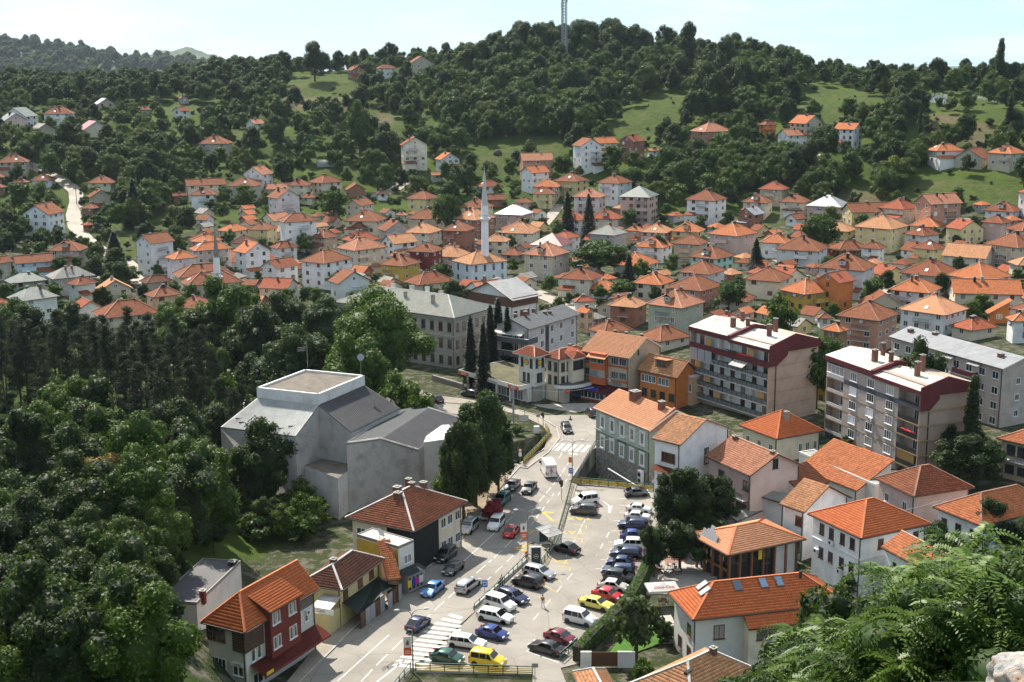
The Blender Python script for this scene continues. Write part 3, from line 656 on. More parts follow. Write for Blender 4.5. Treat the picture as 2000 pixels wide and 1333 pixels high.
def leaf_cloud(name,lobes,n,size,mat,seed=0,up=.35,aspect=.62,inner=.25,droop=0,tri=False,core=.78):
 """many leaf-sized faces spread through overlapping uneven lobes (cx,cy,cz,rx,ry,rz)"""
 rs=np.random.RandomState(seed);L=np.array(lobes,float);w=(L[:,3]*L[:,4]+L[:,4]*L[:,5]+L[:,3]*L[:,5]);k=rs.choice(len(L),n,p=w/w.sum())
 d=rs.normal(size=(n,3));d/=np.linalg.norm(d,axis=1)[:,None]
 r=np.where(rs.rand(n)<inner,rs.uniform(.35,.9,n),rs.uniform(.86,1.08,n))
 tw=rs.normal(size=(len(L)*26,3));tw/=np.linalg.norm(tw,axis=1)[:,None]
 dots=rs.randint(0,26,n)+k*26;cl=rs.rand(n)<.6;d2=tw[dots]+rs.normal(size=(n,3))*.17;d2/=np.linalg.norm(d2,axis=1)[:,None];d=np.where(cl[:,None],d2,d);r=r*np.where(cl,1.04,.97)
 C=L[k,:3]+d*L[k,3:6]*r[:,None]
 nrm=d*1.0+rs.normal(size=(n,3))*.75;nrm[:,2]+=up;nrm/=np.linalg.norm(nrm,axis=1)[:,None]
 a=np.cross(nrm,rs.normal(size=(n,3)));a/=np.linalg.norm(a,axis=1)[:,None];b=np.cross(nrm,a)
 s=(size*rs.uniform(.6,1.35,n))[:,None]
 fold=nrm*s*rs.uniform(.05,.35,n)[:,None]
 if tri:V=np.stack([C-a*s*.5,C+b*s*aspect+fold,C+a*s*.6],1);nv=3
 else:V=np.stack([C-a*s*.5,C-b*s*aspect*.5+fold*.5,C+a*s*.5,C+b*s*aspect*.5+fold*.5],1);nv=4
 V=V.reshape(-1,3);tone=np.ones((n,4));tone[:,0]=rs.uniform(0,1,n)*.6+rs.uniform(0,1,len(L))[k]*.4;tone[:,1]=rs.uniform(0,1,n);tone=np.repeat(tone,nv,0)
 li=np.arange(n*nv);ls=np.arange(n)*nv
 if core:  # solid blobs added inside the lobes to block light; inner shade in their tone
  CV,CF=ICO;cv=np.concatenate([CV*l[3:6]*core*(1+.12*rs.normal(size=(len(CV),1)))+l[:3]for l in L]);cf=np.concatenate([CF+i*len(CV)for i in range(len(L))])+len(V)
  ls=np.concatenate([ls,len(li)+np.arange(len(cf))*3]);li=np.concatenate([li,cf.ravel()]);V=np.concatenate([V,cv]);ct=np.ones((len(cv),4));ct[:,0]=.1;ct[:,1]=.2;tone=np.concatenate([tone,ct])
 me=bpy.data.meshes.new(name);me.vertices.add(len(V));me.loops.add(len(li));me.polygons.add(len(ls))
 me.vertices.foreach_set('co',V.reshape(-1));me.loops.foreach_set('vertex_index',li);me.polygons.foreach_set('loop_start',ls);me.update(calc_edges=True)
 ca=me.color_attributes.new('tone','FLOAT_COLOR','POINT')
 ca.data.foreach_set('color',tone.ravel().astype(np.float32));me.materials.append(M[mat]);return me
def lobes_round(seed,R=4.5,H=5.5,z=6,n=14):
 rs=random.Random(seed);lean=(rs.uniform(-.25,.25)*R,rs.uniform(-.25,.25)*R);out=[(lean[0]*.4,lean[1]*.4,z,R*.6,R*.6,H*.66)]
 for i in range(n):
  t=rs.uniform(0,6.28);e=rs.uniform(-.65,1.35);rr=rs.uniform(.5,.92)
  s=rs.uniform(.16,.42)*(1.25-.45*rr);out.append((math.cos(t)*math.cos(e)*R*rr+lean[0]*math.sin(max(e,0)),math.sin(t)*math.cos(e)*R*rr+lean[1]*math.sin(max(e,0)),z+math.sin(e)*H*rr,R*s,R*s,H*s*.85))
 return out
def trunk_mesh(name,h,r,spread,mat,seed=0,limbs=6,start=.35):
 rs=random.Random(seed);mb=MB();pts=[(0,0,-1.2),(rs.uniform(-.1,.1),rs.uniform(-.1,.1),h*.3),(rs.uniform(-.3,.3),rs.uniform(-.3,.3),h*.65),(rs.uniform(-.3,.3),rs.uniform(-.3,.3),h)]
 mb.tube(pts,[r*1.25,r*.85,r*.5,r*.12],7)
 for i in range(limbs):
  t=rs.uniform(start,.85);a=rs.uniform(0,6.28);z=h*t;l=spread*rs.uniform(.5,.95);mb.tube([(0,0,z),(math.cos(a)*l*.5,math.sin(a)*l*.5,z+l*.35),(math.cos(a)*l,math.sin(a)*l,z+l*.55)],[r*.4,r*.22,r*.05],5,cap=False)
 return mb.mesh(name,[mat],True)
KINDS={}
def add_kind(key,variants,words):KINDS[key]=(variants,words)
def mkround(mat,seed,n,size,R=4.5,H=5.2,z=6.2,lob=14,tr='bark',**kw):
 return(leaf_cloud('crown',lobes_round(seed,R,H,z,lob),n,size,mat,seed,**kw),trunk_mesh('trunk',z+H*.5,.26,R*.75,tr,seed),z+H,R)
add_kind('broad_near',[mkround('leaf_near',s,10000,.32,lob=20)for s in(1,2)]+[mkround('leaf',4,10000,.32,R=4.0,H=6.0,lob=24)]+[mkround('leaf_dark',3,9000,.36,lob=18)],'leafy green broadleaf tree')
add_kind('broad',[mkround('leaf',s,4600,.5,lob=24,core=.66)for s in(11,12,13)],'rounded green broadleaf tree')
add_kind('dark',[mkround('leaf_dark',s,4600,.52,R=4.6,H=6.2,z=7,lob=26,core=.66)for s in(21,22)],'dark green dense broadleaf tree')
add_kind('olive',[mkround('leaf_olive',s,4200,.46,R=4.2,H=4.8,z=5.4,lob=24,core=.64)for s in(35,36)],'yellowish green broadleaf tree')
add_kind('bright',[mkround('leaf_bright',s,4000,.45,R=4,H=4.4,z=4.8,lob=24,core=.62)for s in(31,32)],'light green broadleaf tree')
add_kind('orchard',[mkround('leaf_grey',s,1300,.5,R=2.6,H=2.3,z=3.2,lob=9)for s in(41,42)],'small grey green fruit tree')
add_kind('bush',[mkround('leaf',51,1200,.45,R=2.4,H=1.7,z=1.5,lob=9),mkround('leaf_dark',52,1200,.45,R=2.4,H=1.9,z=1.6,lob=9)],'low green shrub')
def tall_lobes(seed,R,H):rs=random.Random(seed);return[(rs.uniform(-.3,.3),rs.uniform(-.3,.3),H*(.12+.8*i/9),R*(1.05-.75*abs(i/9-.35)),R*(1.05-.75*abs(i/9-.35)),H*.09)for i in range(10)]
add_kind('poplar',[(leaf_cloud('crown',tall_lobes(3,1.9,22),3600,.6,'leaf_dark',3),trunk_mesh('trunk',20,.3,.8,'bark',3),22,2.2)],'tall narrow poplar')
def spruce(seed,H=14,R=3.2,n=5200,size=.5):
 rs=np.random.RandomState(seed);k=rs.beta(1.1,1.6,n);z=H*(.08+.92*k);tier=np.floor(z/.75);rmax=R*(1-(z-.08*H)/(.93*H))**.85*(.72+.28*(1-(z/.75-tier)))+.08
 a=rs.uniform(0,6.283,n);na=9;ab=(np.floor(a/6.283*na)+tier*.37+.5)/na*6.283;a=np.where(rs.rand(n)<.6,ab+rs.normal(size=n)*.12,a)
 r=rmax*np.sqrt(rs.uniform(.1,1.05,n));C=np.stack([np.cos(a)*r,np.sin(a)*r,z-r*.28],1)
 d=np.stack([np.cos(a),np.sin(a),-.35+rs.normal(size=n)*.25],1);s=(size*rs.uniform(.6,1.3,n))[:,None];side=np.cross(d,[0,0,1.])+rs.normal(size=(n,3))*.4;side/=np.linalg.norm(side,axis=1)[:,None]
 V=np.stack([C-d*s*.6,C-side*s*.25,C+d*s*.7,C+side*s*.25],1);me=bpy.data.meshes.new('crown');me.vertices.add(n*4);me.loops.add(n*4);me.polygons.add(n)
 me.vertices.foreach_set('co',V.reshape(-1));me.loops.foreach_set('vertex_index',np.arange(n*4));me.polygons.foreach_set('loop_start',np.arange(n)*4);me.update(calc_edges=True)
 t=np.ones((n,4));t[:,:2]=rs.rand(n,2);ca=me.color_attributes.new('tone','FLOAT_COLOR','POINT');ca.data.foreach_set('color',np.repeat(t,4,0).ravel().astype(np.float32));me.materials.append(M['needle'])
 return(me,trunk_mesh('trunk',H*.97,.22,.5,'bark_dark',seed,0),H,R)
add_kind('spruce',[spruce(1),spruce(2,15,2.6)],'dark conical spruce');add_kind('cypress',[spruce(5,12,1.5,4200,.4)],'slim dark conifer')
def pine(seed,H=19):
 rs=random.Random(seed);lob=[];mb=MB();mb.tube([(0,0,-1.5),(.1,0,H*.3),(rs.uniform(-.3,.3),rs.uniform(-.3,.3),H*.7),(0,0,H)],[.24,.19,.11,.03],7)
 z=H*.40
 while z<H-.4:
  k=(z-H*.4)/(H*.6);rr=(2.9*(1-k)**.7+.5)
  for i in range(4):
   a=rs.uniform(0,6.28);l=rr*rs.uniform(.55,1.05);e=(math.cos(a)*l,math.sin(a)*l,z+l*.12+rs.uniform(-.2,.3));mb.tube([(0,0,z-.15),e],[.05,.015],4,cap=False)
   if rs.random()<.85:lob.append((e[0]*.85,e[1]*.85,e[2]+.1,.7,.7,.5));lob.append((e[0]*.5,e[1]*.5,e[2],.6,.6,.42))
  z+=rs.uniform(.55,.85)
 for i in range(7):a=rs.uniform(0,6.28);z0=H*rs.uniform(.18,.38);mb.tube([(0,0,z0),(math.cos(a)*1.2,math.sin(a)*1.2,z0-.1)],[.03,.01],4,cap=False)
 return(leaf_cloud('crown',lob,15000,.24,'needle',seed,up=.2,aspect=.3,inner=.6,core=0),mb.mesh('trunk',['bark_dark'],True),H,3)
add_kind('pine',[pine(1),pine(2,21),pine(3,17)],'black pine with a bare lower trunk')
add_kind('plane',[(leaf_cloud('crown',lobes_round(71,9.5,10,12.5,34),30000,.42,'leaf_bright',71,aspect=.8),trunk_mesh('trunk',17,.6,7.5,'bark',71,9),22.5,10)],'huge spreading plane tree')
add_kind('big',[(leaf_cloud('crown',lobes_round(s,6.5,7.5,9,26),17000,.40,m_,s,aspect=.75),trunk_mesh('trunk',12,.42,5,'bark',s,8),16,7)for s,m_ in((81,'leaf_near'),(82,'leaf_dark'),(83,'leaf_bright'))],'large leafy tree')
add_kind('feather',[(leaf_cloud('crown',lobes_round(91,4,3.2,6,18),9000,.42,'leaf_orange',91,aspect=.3),trunk_mesh('trunk',7,.2,3,'bark',91),9,4.3)],'tree turning orange at its tips')
add_kind('yellow',[mkround('leaf_yellow',95,2200,.5,R=3,H=3,z=3.4)],'yellow leaved tree');add_kind('redbush',[mkround('leaf_red',96,2500,.25,R=1.7,H=1.1,z=1.1,lob=8)],'dark red leaved shrub')
CATS={'pine':'pine','spruce':'spruce','cypress':'conifer','poplar':'poplar','bush':'shrub','redbush':'shrub'};ONAME={'pine':'pine_tree','spruce':'spruce_tree','cypress':'conifer','poplar':'poplar_tree','bush':'shrub','redbush':'shrub','orchard':'fruit_tree','plane':'plane_tree'}
TREES=[]
def tree(kind,x,y,s=1.0,rz=None,z=None,sz=None,var=None,label=None):
 vs,words=KINDS[kind];rs=random.Random(int(x*91+y*37)&0xffff);v=vs[(rs.randrange(len(vs))if var is None else var)%len(vs)]
 root=empty(ONAME.get(kind,'broadleaf_tree'),(x,y,th(x,y)if z is None else z),rs.uniform(0,6.28)if rz is None else rz,label,CATS.get(kind,'tree'))
 root.scale=(s,s,s*(sz or rs.uniform(.9,1.12)));link('crown',v[0],root);link('trunk',v[1],root)
 p=pix(x,y,root.location.z+v[2]*s*.6);root['_px'],root['_py']=p;root['_look']=words
 if label is None:root['_auto']=1
 PLACED.append(root);TREES.append((x,y,v[3]*s));return root
def treepx(kind,px,py,s=1.0,**kw):
 """px, py: where the trunk meets the ground"""
 p=at(px,py);return tree(kind,p.x,p.y,s,**kw)
def treetop(kind,px,py,d,s=None,**kw):
 """crown top seen at px, py, standing d metres away: the height follows"""
 r=ray(px,py);hh=math.hypot(r[0],r[1]);x,y=r[0]/hh*d,r[1]/hh*d;z=CAMZ+r[2]/hh*d;g=th(x,y)
 v=KINDS[kind][0][(kw.get('var')or 0)%len(KINDS[kind][0])];s=s or max(.35,(z-g)/v[2]);kw.setdefault('sz',1.0);kw.setdefault('var',0)
 if s*v[2]>0:kw['sz']=max(.6,min(1.6,(z-g)/(v[2]*s)))
 return tree(kind,x,y,s,**kw)
# ------------------------------------------------------------------ the large buildings, one by one
def text_mesh(s,size,mat,flat=False,bold=.0,shear=0.0,width=1.0):
 cu=bpy.data.curves.new('lettering','FONT');cu.body=s;cu.size=size;cu.align_x='CENTER';cu.align_y='CENTER';cu.extrude=.008;cu.offset=bold;cu.shear=shear
 o=bpy.data.objects.new('lettering',cu);COL.objects.link(o);dg=bpy.context.evaluated_depsgraph_get();me=bpy.data.meshes.new_from_object(o.evaluated_get(dg));bpy.data.objects.remove(o)
 mt=Matrix.Diagonal((width,1,1,1))
 if not flat:mt=Matrix.Rotation(math.pi/2,4,'X')@mt
 me.transform(mt);me.materials.clear();me.materials.append(M[mat]);return me
def fpart(name,me,root,face,a,b,u,z,off=0.0,**kw):
 x,y=face_pt(face,a,b,u,off);return link(name,me,root,(x,y,z),FACE_ROT[face],**kw)
def ac_unit(root,face,a,b,u,z,off=0.0):
 mb=MB();mb.box((-.42,-.38,0),(.42,-.06,.6));o=fpart('air_conditioner',mb.mesh('air_conditioner',['shutter_white']),root,face,a,b,u,z,off)
 f=MB();f.lathe([(.21,0),(.21,.01)],14);me=f.mesh('fan',['pane_dark']);me.transform(Matrix.Translation((-.1,-.385,.3))@Matrix.Rotation(math.pi/2,4,'X'));link('fan',me,o);return o
def eave_frame(N,L,R,he,z0,slope,ov,lift=.12):
 O,ang,A,B=frame_from(N,L,R,he+lift-slope*ov,z0)
 c,s=math.cos(ang),math.sin(ang);O=Vector((O.x+ov*c-ov*s,O.y+ov*s+ov*c,z0));return O,ang,A-2*ov,B-2*ov
def bld(name,label,cat,N,L,R,he,roof='hip',slope=.5,ov=.6,z0=0.0,**kw):
 fr=eave_frame(N,L,R,he,z0,slope,ov)if roof!='flat' else frame_from(N,L,R,he,z0)
 if roof=='flat':ov=0
 return building(name,label,cat,fr=fr,he=he,roof=roof,slope=slope,ov=ov,z0=z0,**kw)
plain('wood_dark',(.10,.045,.022),.6);plain('wood_warm',(.23,.095,.035),.55);plain('sign_orange',(.72,.10,.02),.5);plain('sign_white',(.72,.72,.70),.5);plain('sign_blue',(.02,.05,.42),.5)
plain('letter_dark',(.05,.05,.06),.6);plain('letter_white',(.8,.8,.8),.5);plain('logo_yellow',(.72,.52,.02),.5);plain('awning_white',(.72,.71,.66),.8);plain('awning_grey',(.45,.45,.45),.8)
plain('tarpaulin',(.012,.028,.022),.5);plain('panel_grey',(.27,.28,.30),.5);plain('rail_panel',(.13,.13,.135),.6);plain('panel_ochre',(.42,.24,.08),.8);plain('flower_red',(.55,.02,.02),.7);plain('flower_pink',(.5,.04,.2),.7);plain('leaf_box',(.03,.08,.02),.9)
worn('wall_slateblue',(.085,.088,.10),.8,.25);worn('wall_darkred',(.115,.022,.026),.75,.3);worn('wall_tar',(.018,.02,.018),.9,.3);worn('band_ochre',(.36,.25,.14),.9,.3);worn('orange_plaster',(.50,.12,.045),.8,.25)
roof_mat('ash',(.42,.40,.34),.28,.35,.35,.5,.03,.8);tile_plain_mat('tile_ash',(.42,.40,.34),.2,.4);ROOFS['ash']=((.42,.40,.34),.3)
plain('yellow_rail',(.55,.38,.03),.55);worn('kerb_stone',(.42,.40,.37),.9,.25);worn('paving',(.40,.37,.33),.9,.35,1.2);worn('old_wall',(.33,.31,.28),.95,.4,1)
def trim_band(root,a,b,z,h,mat='wall_concrete',d=.1,faces='LR',name='cornice'):
 mb=MB()
 if 'L' in faces:mb.box((-d,-d,z),(-.002,a,z+h))
 if 'R' in faces:mb.box((0,-d,z),(b,-.002,z+h))
 return mb.build(name,[mat],root)
# --- school with the pale grey roof
WALLS['stonebeige']=(.40,.375,.32);wall_mat('stonebeige',(.40,.375,.32));wall_mat('tan',(.47,.38,.29));wall_mat('blockpink',(.42,.33,.27));wall_mat('greenlow',(.27,.32,.265));wall_mat('greenup',(.40,.45,.39));wall_mat('culture',(.70,.68,.67),.45);wall_mat('offwhite',(.66,.65,.62));wall_mat('warmgrey',(.42,.36,.33))
r,a,b,top=bld('school','long beige public building with a pale grey roof behind the huge plane tree','public building',(887,622),(652,590),(969,597),12.2,'hip',.42,.55,wall='stonebeige',rmat='ash',cap='ridge_mortar',eave='eaves_white',chim=[(.25,.25,.4,.7,'chimney_render'),(.3,.5,.2,.6,'chimney_render'),(.6,.3,.3,.8,'chimney_white'),(.7,.45,.5,.8,'chimney_white'),(.75,.6,.2,.8,'chimney_white'),(.7,.75,.3,.8,'chimney_white')],win=[('L',z,1.15,2.0,14,'frame_brown','pane_dark')for z in(8.7,4.9,1.2)]+[('R',z,1.1,1.9,6,'frame_brown','pane_dark')for z in(8.7,4.9,1.2)])
trim_band(r,a,b,11.5,.35,'wall_stonebeige',.3);trim_band(r,a,b,7.6,.3,'wall_stonebeige',.16);trim_band(r,a,b,4.2,.22,'wall_stonebeige',.16)
for z in(10.85,7.05):
 for i in range(14):fpart('window_hood',MB().box((-.8,-.2,0),(.8,-.004,.14)).mesh('window_hood',['eaves_grey']),r,'L',a,b,a*(i+.5)/14,z)
# --- timber-banded white building with a grey shingle roof
r,a,b,top=bld('public_building','white building with a brown timber band under a light grey shingle roof','building',(1001,588),(905,572),(1058,573),8.6,'gx',.42,.9,wall='white',rmat='shingle',eave='eaves_brown',cap=None,tiles=False,chim=[(.5,.9,.2,.7)],win=[('R',3.6,1.2,1.7,4,'frame_brown','pane_wood'),('L',3.6,1.2,1.7,4,'frame_brown','pane_wood')])
tb=MB();tb.box((-.25,-.25,6.4),(b+.25,-.003,8.75));tb.box((-.25,0,6.4),(-.003,a+.25,8.75));tb.build('timber_band',['wood_dark'],r)
# --- white apartment house with wrap-around balconies
r,a,b,top=bld('apartment_house','white apartment house with dark grey balconies and a row of brick chimneys','apartment house',(1034,644),(962,631),(1135,613),10.8,'gx',.36,.7,wall='lilac',rmat='bitumen',eave='eaves_brown',cap=None,tiles=False,chim=[(x,.5+dx,h,.65)for x,dx,h in((.12,.1,.5),(.22,-.05,.9),(.32,.1,1),(.45,.05,.7),(.55,-.15,-.1),(.62,-.2,-.2),(.72,.05,.9))],win=[('R',z,.5,.7,(.10,.16,.55,.60))for z in(8.6,5.7,2.8)]+[('R',z,1.2,1.5,(.27,.47,.66,.9))for z in(8.4,5.5,2.6)]+[('L',z,1.1,2.1,(.2,.34,.62,.8))for z in(8.1,5.1,2.1)])
fpart('stair_window',MB().box((-.7,-.05,0),(.7,-.004,8.5)).mesh('stair_window',['pane_dark']),r,'R',a,b,b*.37,1.6)
for z in(1.7,4.7,7.7):
 p=MB();p.box((-2.0,-1.2,z-.2),(0,a+.8,z));p.box((0,-1.2,z-.2),(1.6,-.004,z));bc=p.build('balcony',['wall_concrete'],r)
 q=MB();q.box((-2.1,-1.3,z-.25),(-1.95,a+.9,z+.95));q.box((-1.95,-1.3,z-.25),(1.7,-1.15,z+.95));q.box((-1.95,a+.75,z-.25),(0,a+.9,z+.95));q.build('parapet',['wall_slateblue'],bc)
 q=MB();q.box((-2.15,-1.35,z+.954),(-1.9,a+.95,z+1.02));q.build('coping',['eaves_white'],bc)
for k in range(3):
 q=MB();y0=a*(.05+.31*k);y1=y0+a*.3;q.add([(-.05,y0,10.1),(-2.3,y0,9.35),(-2.3,y1,9.35),(-.05,y1,10.1),(-2.3,y0,9.2),(-2.3,y1,9.2)],[(0,1,2,3),(3,2,1,0),(1,4,5,2),(2,5,4,1)]);q.build('awning',['awning_white'],r)
# --- flat-roofed telecom shop
O,ang,a,b=frame_from((1014,754),(897,722),(1050,737),4.0);b=12.5
r=empty('telecom_shop',O,ang,'low flat-roofed telecom shop with a grassy roof and white and orange fascia','shop');note_place(r,a,b,4.0)
MB().box((2.2,0,-2),(b,a-1.5,3.0)).build('wall',['wall_offwhite'],r)
fa=MB();fa.box((0,0,3.0),(b,a,3.75));fa.build('roof_slab',['eaves_white'],r)
e=MB();e.box((-.12,-.12,3.1),(0,a+.1,4.0));e.box((0,-.12,3.1),(b,0,4.0));e.box((0,a,3.1),(b,a+.12,4.0));e.build('fascia',['sign_white'],r)
worn('roof_grass',(.13,.12,.07),1,.5,1.2,.06,fine=18);MB().box((.02,.02,3.755),(b-.02,a-.02,3.86)).build('roof_planting',['roof_grass'],r)
for u0,u1 in((0,.17),(.83,1)):
 q=MB();q.box((-.16,a*(1-u1),3.05),(-.125,a*(1-u0),3.72));o=q.build('orange_panel',['sign_orange'],r)
 fpart('lettering',text_mesh('bhTC',.62,'letter_white',bold=.01),r,'L',a,b,a*(u0+u1)/2,3.38,.18)
fpart('lettering',text_mesh('BHT Telecom Centar',.62,'letter_dark',width=1.35),r,'L',a,b,a*.46,3.36,.14)
for i in range(9):
 u=a*(.13+.8*i/9);put_window(r,'L',a,b,u+.9,.3,a*.8/9-.15,2.5,'frame_white','pane_curtain' if i%3 else 'pane_dark',True)
for c in r.children:
 if c.name.startswith('window'):c.location.x+=2.2
for u in(.13,.42,.62,.84):x,y=face_pt('L',a,b,a*u);MB().box((.1,y-.16,-.1),(.42,y+.16,3.0)).build('column',['eaves_white'],r)
# --- corner house with the tower
r,a,b,top=bld('corner_building','white corner building with a square tower and red tile hipped roofs','building',(1092,703),(1058,684),(1160,688),9.4,'hip',.55,.6,wall='cream',rmat='red',cap='ridge_pale',eave='eaves_white',chim=[(.6,.6,.4,.5)],win=[('L',z,.9,1.9,(.3,.75),'frame_dark','pane_dark')for z in(6.4,3.6)]+[('R',z,1.0,1.8,(.12,.3,.7,.86),'frame_dark','pane_dark')for z in(6.4,3.6)])
T0=frame_from((1044,694),(1001,685),(1076,681),10.3);O,ang,ta,tb_=T0;ov=.9
inv=(Matrix.Translation(r.location)@Matrix.Rotation(r.rotation_euler.z,4,'Z')).inverted()
tw=link('tower',None,r);tw.location=inv@O;tw.rotation_euler=(0,0,ang-r.rotation_euler.z)
A,B=ta-2*ov,tb_-2*ov
def in_tower(ob,c=ov):ob.location.x+=c;ob.location.y+=c;return ob
in_tower(MB().box((0,0,3.4),(B,A,10.3)).build('tower_wall',['wall_offwhite'],tw));in_tower(MB().box((.3,.3,-2),(B-.3,A-.3,3.4)).build('tower_base',['wall_stonebeige'],tw))
fs,caps=roof_faces(B,A,10.3,'hip',.62,ov);in_tower(roof_mb(fs).build('tower_roof',['roof_red','eaves_white'],tw))
in_tower(link('tower_tiles',tiles_mesh(fs,'tile_red'),tw,kind='stuff'))
q=MB();[q.bar(p1,p2,.24,.12)for p1,p2 in caps];in_tower(q.build('ridge_cap',['ridge_pale'],tw))
for f,Lf in(('L',A),('R',B)):
 for z,us in((7.2,(.22,.8)),(4.2,(.35,.62))):
  for u in us:
   x,y=face_pt(f,A,B,Lf*u);fm,pm=win_mesh(.7,1.9,'frame_dark','pane_dark');in_tower(link('window',fm,tw,(x,y,z),FACE_ROT[f]));
   in_tower(link('pane',pm,tw,(x,y,z),FACE_ROT[f]))
 x,y=face_pt(f,A,B,Lf*.5,.03);dsk=MB();dsk.lathe([(.62,0),(.62,.06)],20);dsk.lathe([(.5,.062),(.5,.075)],20,mi=1);dm=dsk.mesh('round_logo',['letter_dark','logo_yellow'])
 dm.transform(Matrix.Rotation(math.pi/2,4,'X'));in_tower(link('round_logo',dm,tw,(x,y,8.2),FACE_ROT[f]));x,y=face_pt(f,A,B,Lf*.5,.12);in_tower(link('lettering',text_mesh('pino',.36,'letter_dark'),tw,(x,y,8.2),FACE_ROT[f]))
# bay, canopy over the entrance, banded ground floor
fy=MB();fy.box((b*.28,-1.3,3.9),(b*.66,-.003,9.35));fy.build('bay',['wall_cream'],r)
for x in(.36,.47,.58):
 for z in(6.6,):fm,pm=win_mesh(1.0,1.8,'frame_dark','pane_dark');o=link('window',fm,r,(b*x,-1.3,z));link('pane',pm,o)
bf=[[(b*.24,-1.9,9.0),(b*.70,-1.9,9.0),(b*.47,-1.0,10.3)],[(b*.70,-1.9,9.0),(b*.70,.6,10.2),(b*.47,1.4,11.0),(b*.47,-1.0,10.3)],[(b*.24,.6,10.2),(b*.24,-1.9,9.0),(b*.47,-1.0,10.3),(b*.47,1.4,11.0)]]
roof_mb(bf).build('bay_roof',['roof_red','eaves_white'],r)
arc=[(b*.5+math.cos(t)*b*.62,-math.sin(t)*3.6+.3)for t in np.linspace(0,math.pi,15)][::-1]
MB().prism(arc,3.25,3.95,0,1).build('canopy',['eaves_white','roof_bitumen'],r)
MB().box((.15,-1.2,-2),(b*.92,-.004,3.24)).build('ground_floor',['wall_stonebeige'],r)
for z in(.6,1.2,1.8,2.4):MB().box((.1,-1.26,z),(b*.95,-1.2,z+.05)).build('stone_course',['eaves_grey'],r)
fpart('entrance',MB().box((-1.6,-1.28,0),(1.6,-1.21,2.9)).mesh('entrance',['pane_dark']),r,'R',a,b,b*.38,0)
fpart('sign',MB().box((-.3,-1.9,0),(.3,-1.3,.8)).mesh('sign',['sign_orange']),r,'R',a,b,b*.1,2.3)
# --- orange and beige office house
def ex6(r,a,b,he,top):
 mb=MB();u0,u1=a*(1-.55),a*(1-.2)
 mb.box((-1.2,u0,3.6),(-.003,u1,he+.1));mb.build('bay',['orange_plaster'],r)
 f=[[(-1.9,u0-.4,he-.75),(-1.9,u1+.4,he-.75),(-.2,u1+.4,he+.02),(-.2,u0-.4,he+.02)]];f=[list(reversed(f[0]))]
 roof_mb(f).build('bay_roof',['roof_pale','eaves_brown'],r)
 for z in(he-1.9,he-4.7):
  for k,w in((.3,1.3),(.46,1.3)):fm,pm=win_mesh(2.0 if z<6 else 1.5,1.45,'frame_grey','pane_curtain' if z<6 else 'pane_dark',split=3 if z<6 else 2);o=link('window',fm,r,(-1.2,a*(1-k),z),FACE_ROT['L']);link('pane',pm,o)
 for z in(he-2.5,he-5.5):
  for q0,q1 in((0,u0-.02),(u1+.02,a)):MB().box((-.07,q0,z),(-.003,q1,z+.35)).build('orange_band',['orange_plaster'],r)
 q=MB();q.add([(-.05,-.3,3.6),(-.05,a,3.6),(-3.0,a+.2,2.6),(-3.0,-.3,2.6)],[(0,1,2,3),(3,2,1,0)]);q.box((-3.05,-.3,2.3),(-2.97,a+.2,2.62));q.build('shop_awning',['wall_darkred'],r)
 MB().box((-1.8,.3,-.5),(-.01,a-.2,2.6)).build('shop_front',['orange_plaster'],r)
 for k in(.12,.3,.48,.7):fm,pm=win_mesh(2.1,1.5,'frame_white','pane_dark');o=link('shop_window',fm,r,(-1.8,a*(1-k),.7),FACE_ROT['L']);link('pane',pm,o)
 link('lettering',text_mesh('KOMPAS',1.0,'sign_blue',bold=.04,width=1.3),r,(-3.15,a*.70,3.0),FACE_ROT['L'])
 ac_unit(r,'L',a,b,a*.58,he-5.6)
r,a,b,top=bld('office_house','beige and orange house with a blue shop sign beside the tower building','building',(1229,701),(1134,686),(1296,692),9.9,'gy',.5,.5,wall='tan',rmat='pale',cap=None,eave='eaves_white',chim=[(.62,.75,.1,.5,'soot'),(.62,.5,.1,.5,'soot'),(.62,.15,.1,.5,'soot')],extra=ex6,win=[('L',z,1.7,1.35,(.11,.7,.88),'frame_grey','pane_dark',3)for z in(8.0,5.1)]+[('L',2.9+.7,2.2,1.2,(.11,.38,.75),'frame_grey','pane_curtain',3),('R',9.8,.5,1.0,(.3,),'frame_dark','pane_dark')])
# --- steep salmon roof with the long dormer
def ex7(r,a,b,he,top):
 s=.78;y0,y1=a*.36,a*.66
 zf=he+.12;x0=.8
 P=[[(x0-.5,y0-.3,he+2.5),(x0-.5,y1+.3,he+2.5),(b*.45,y1+.3,he+.1+s*b*.47),(b*.45,y0-.3,he+.1+s*b*.47)]]
 P=[list(reversed(P[0]))];roof_mb(P,.15).build('dormer_roof',['roof_light','eaves_brown'],r)
 w=MB();w.add([(x0,y0,he+.5),(x0,y1,he+.5),(x0,y1,he+2.5),(x0,y0,he+2.5),(b*.42,y0,he+s*b*.42),(b*.42,y1,he+s*b*.42)],[(0,3,2,1),(0,4,3),(1,2,5)]);w.build('dormer_wall',['wall_brown'],r)
 for k in(.42,.55):fm,pm=win_mesh(.9,1.1,'frame_brown','pane_dark');o=link('window',fm,r,(x0,a*(1-(1-k)),he+1.1),FACE_ROT['L']);link('pane',pm,o)
bld('restaurant_house','orange-brown house under a steep salmon roof with one wide dormer','house',(1322,739),(1244,722),(1366,722),7.4,'gy',.78,.5,wall='orange',rmat='light',cap=None,extra=ex7,chim=[(.3,1.06,-4.5,.5)],win=[('L',4.9,.95,1.5,(.08,.18,.28,.38,.55,.65,.75),'frame_white','pane_dark'),('L',2.0,1.4,1.6,4,'frame_brown','pane_dark')])
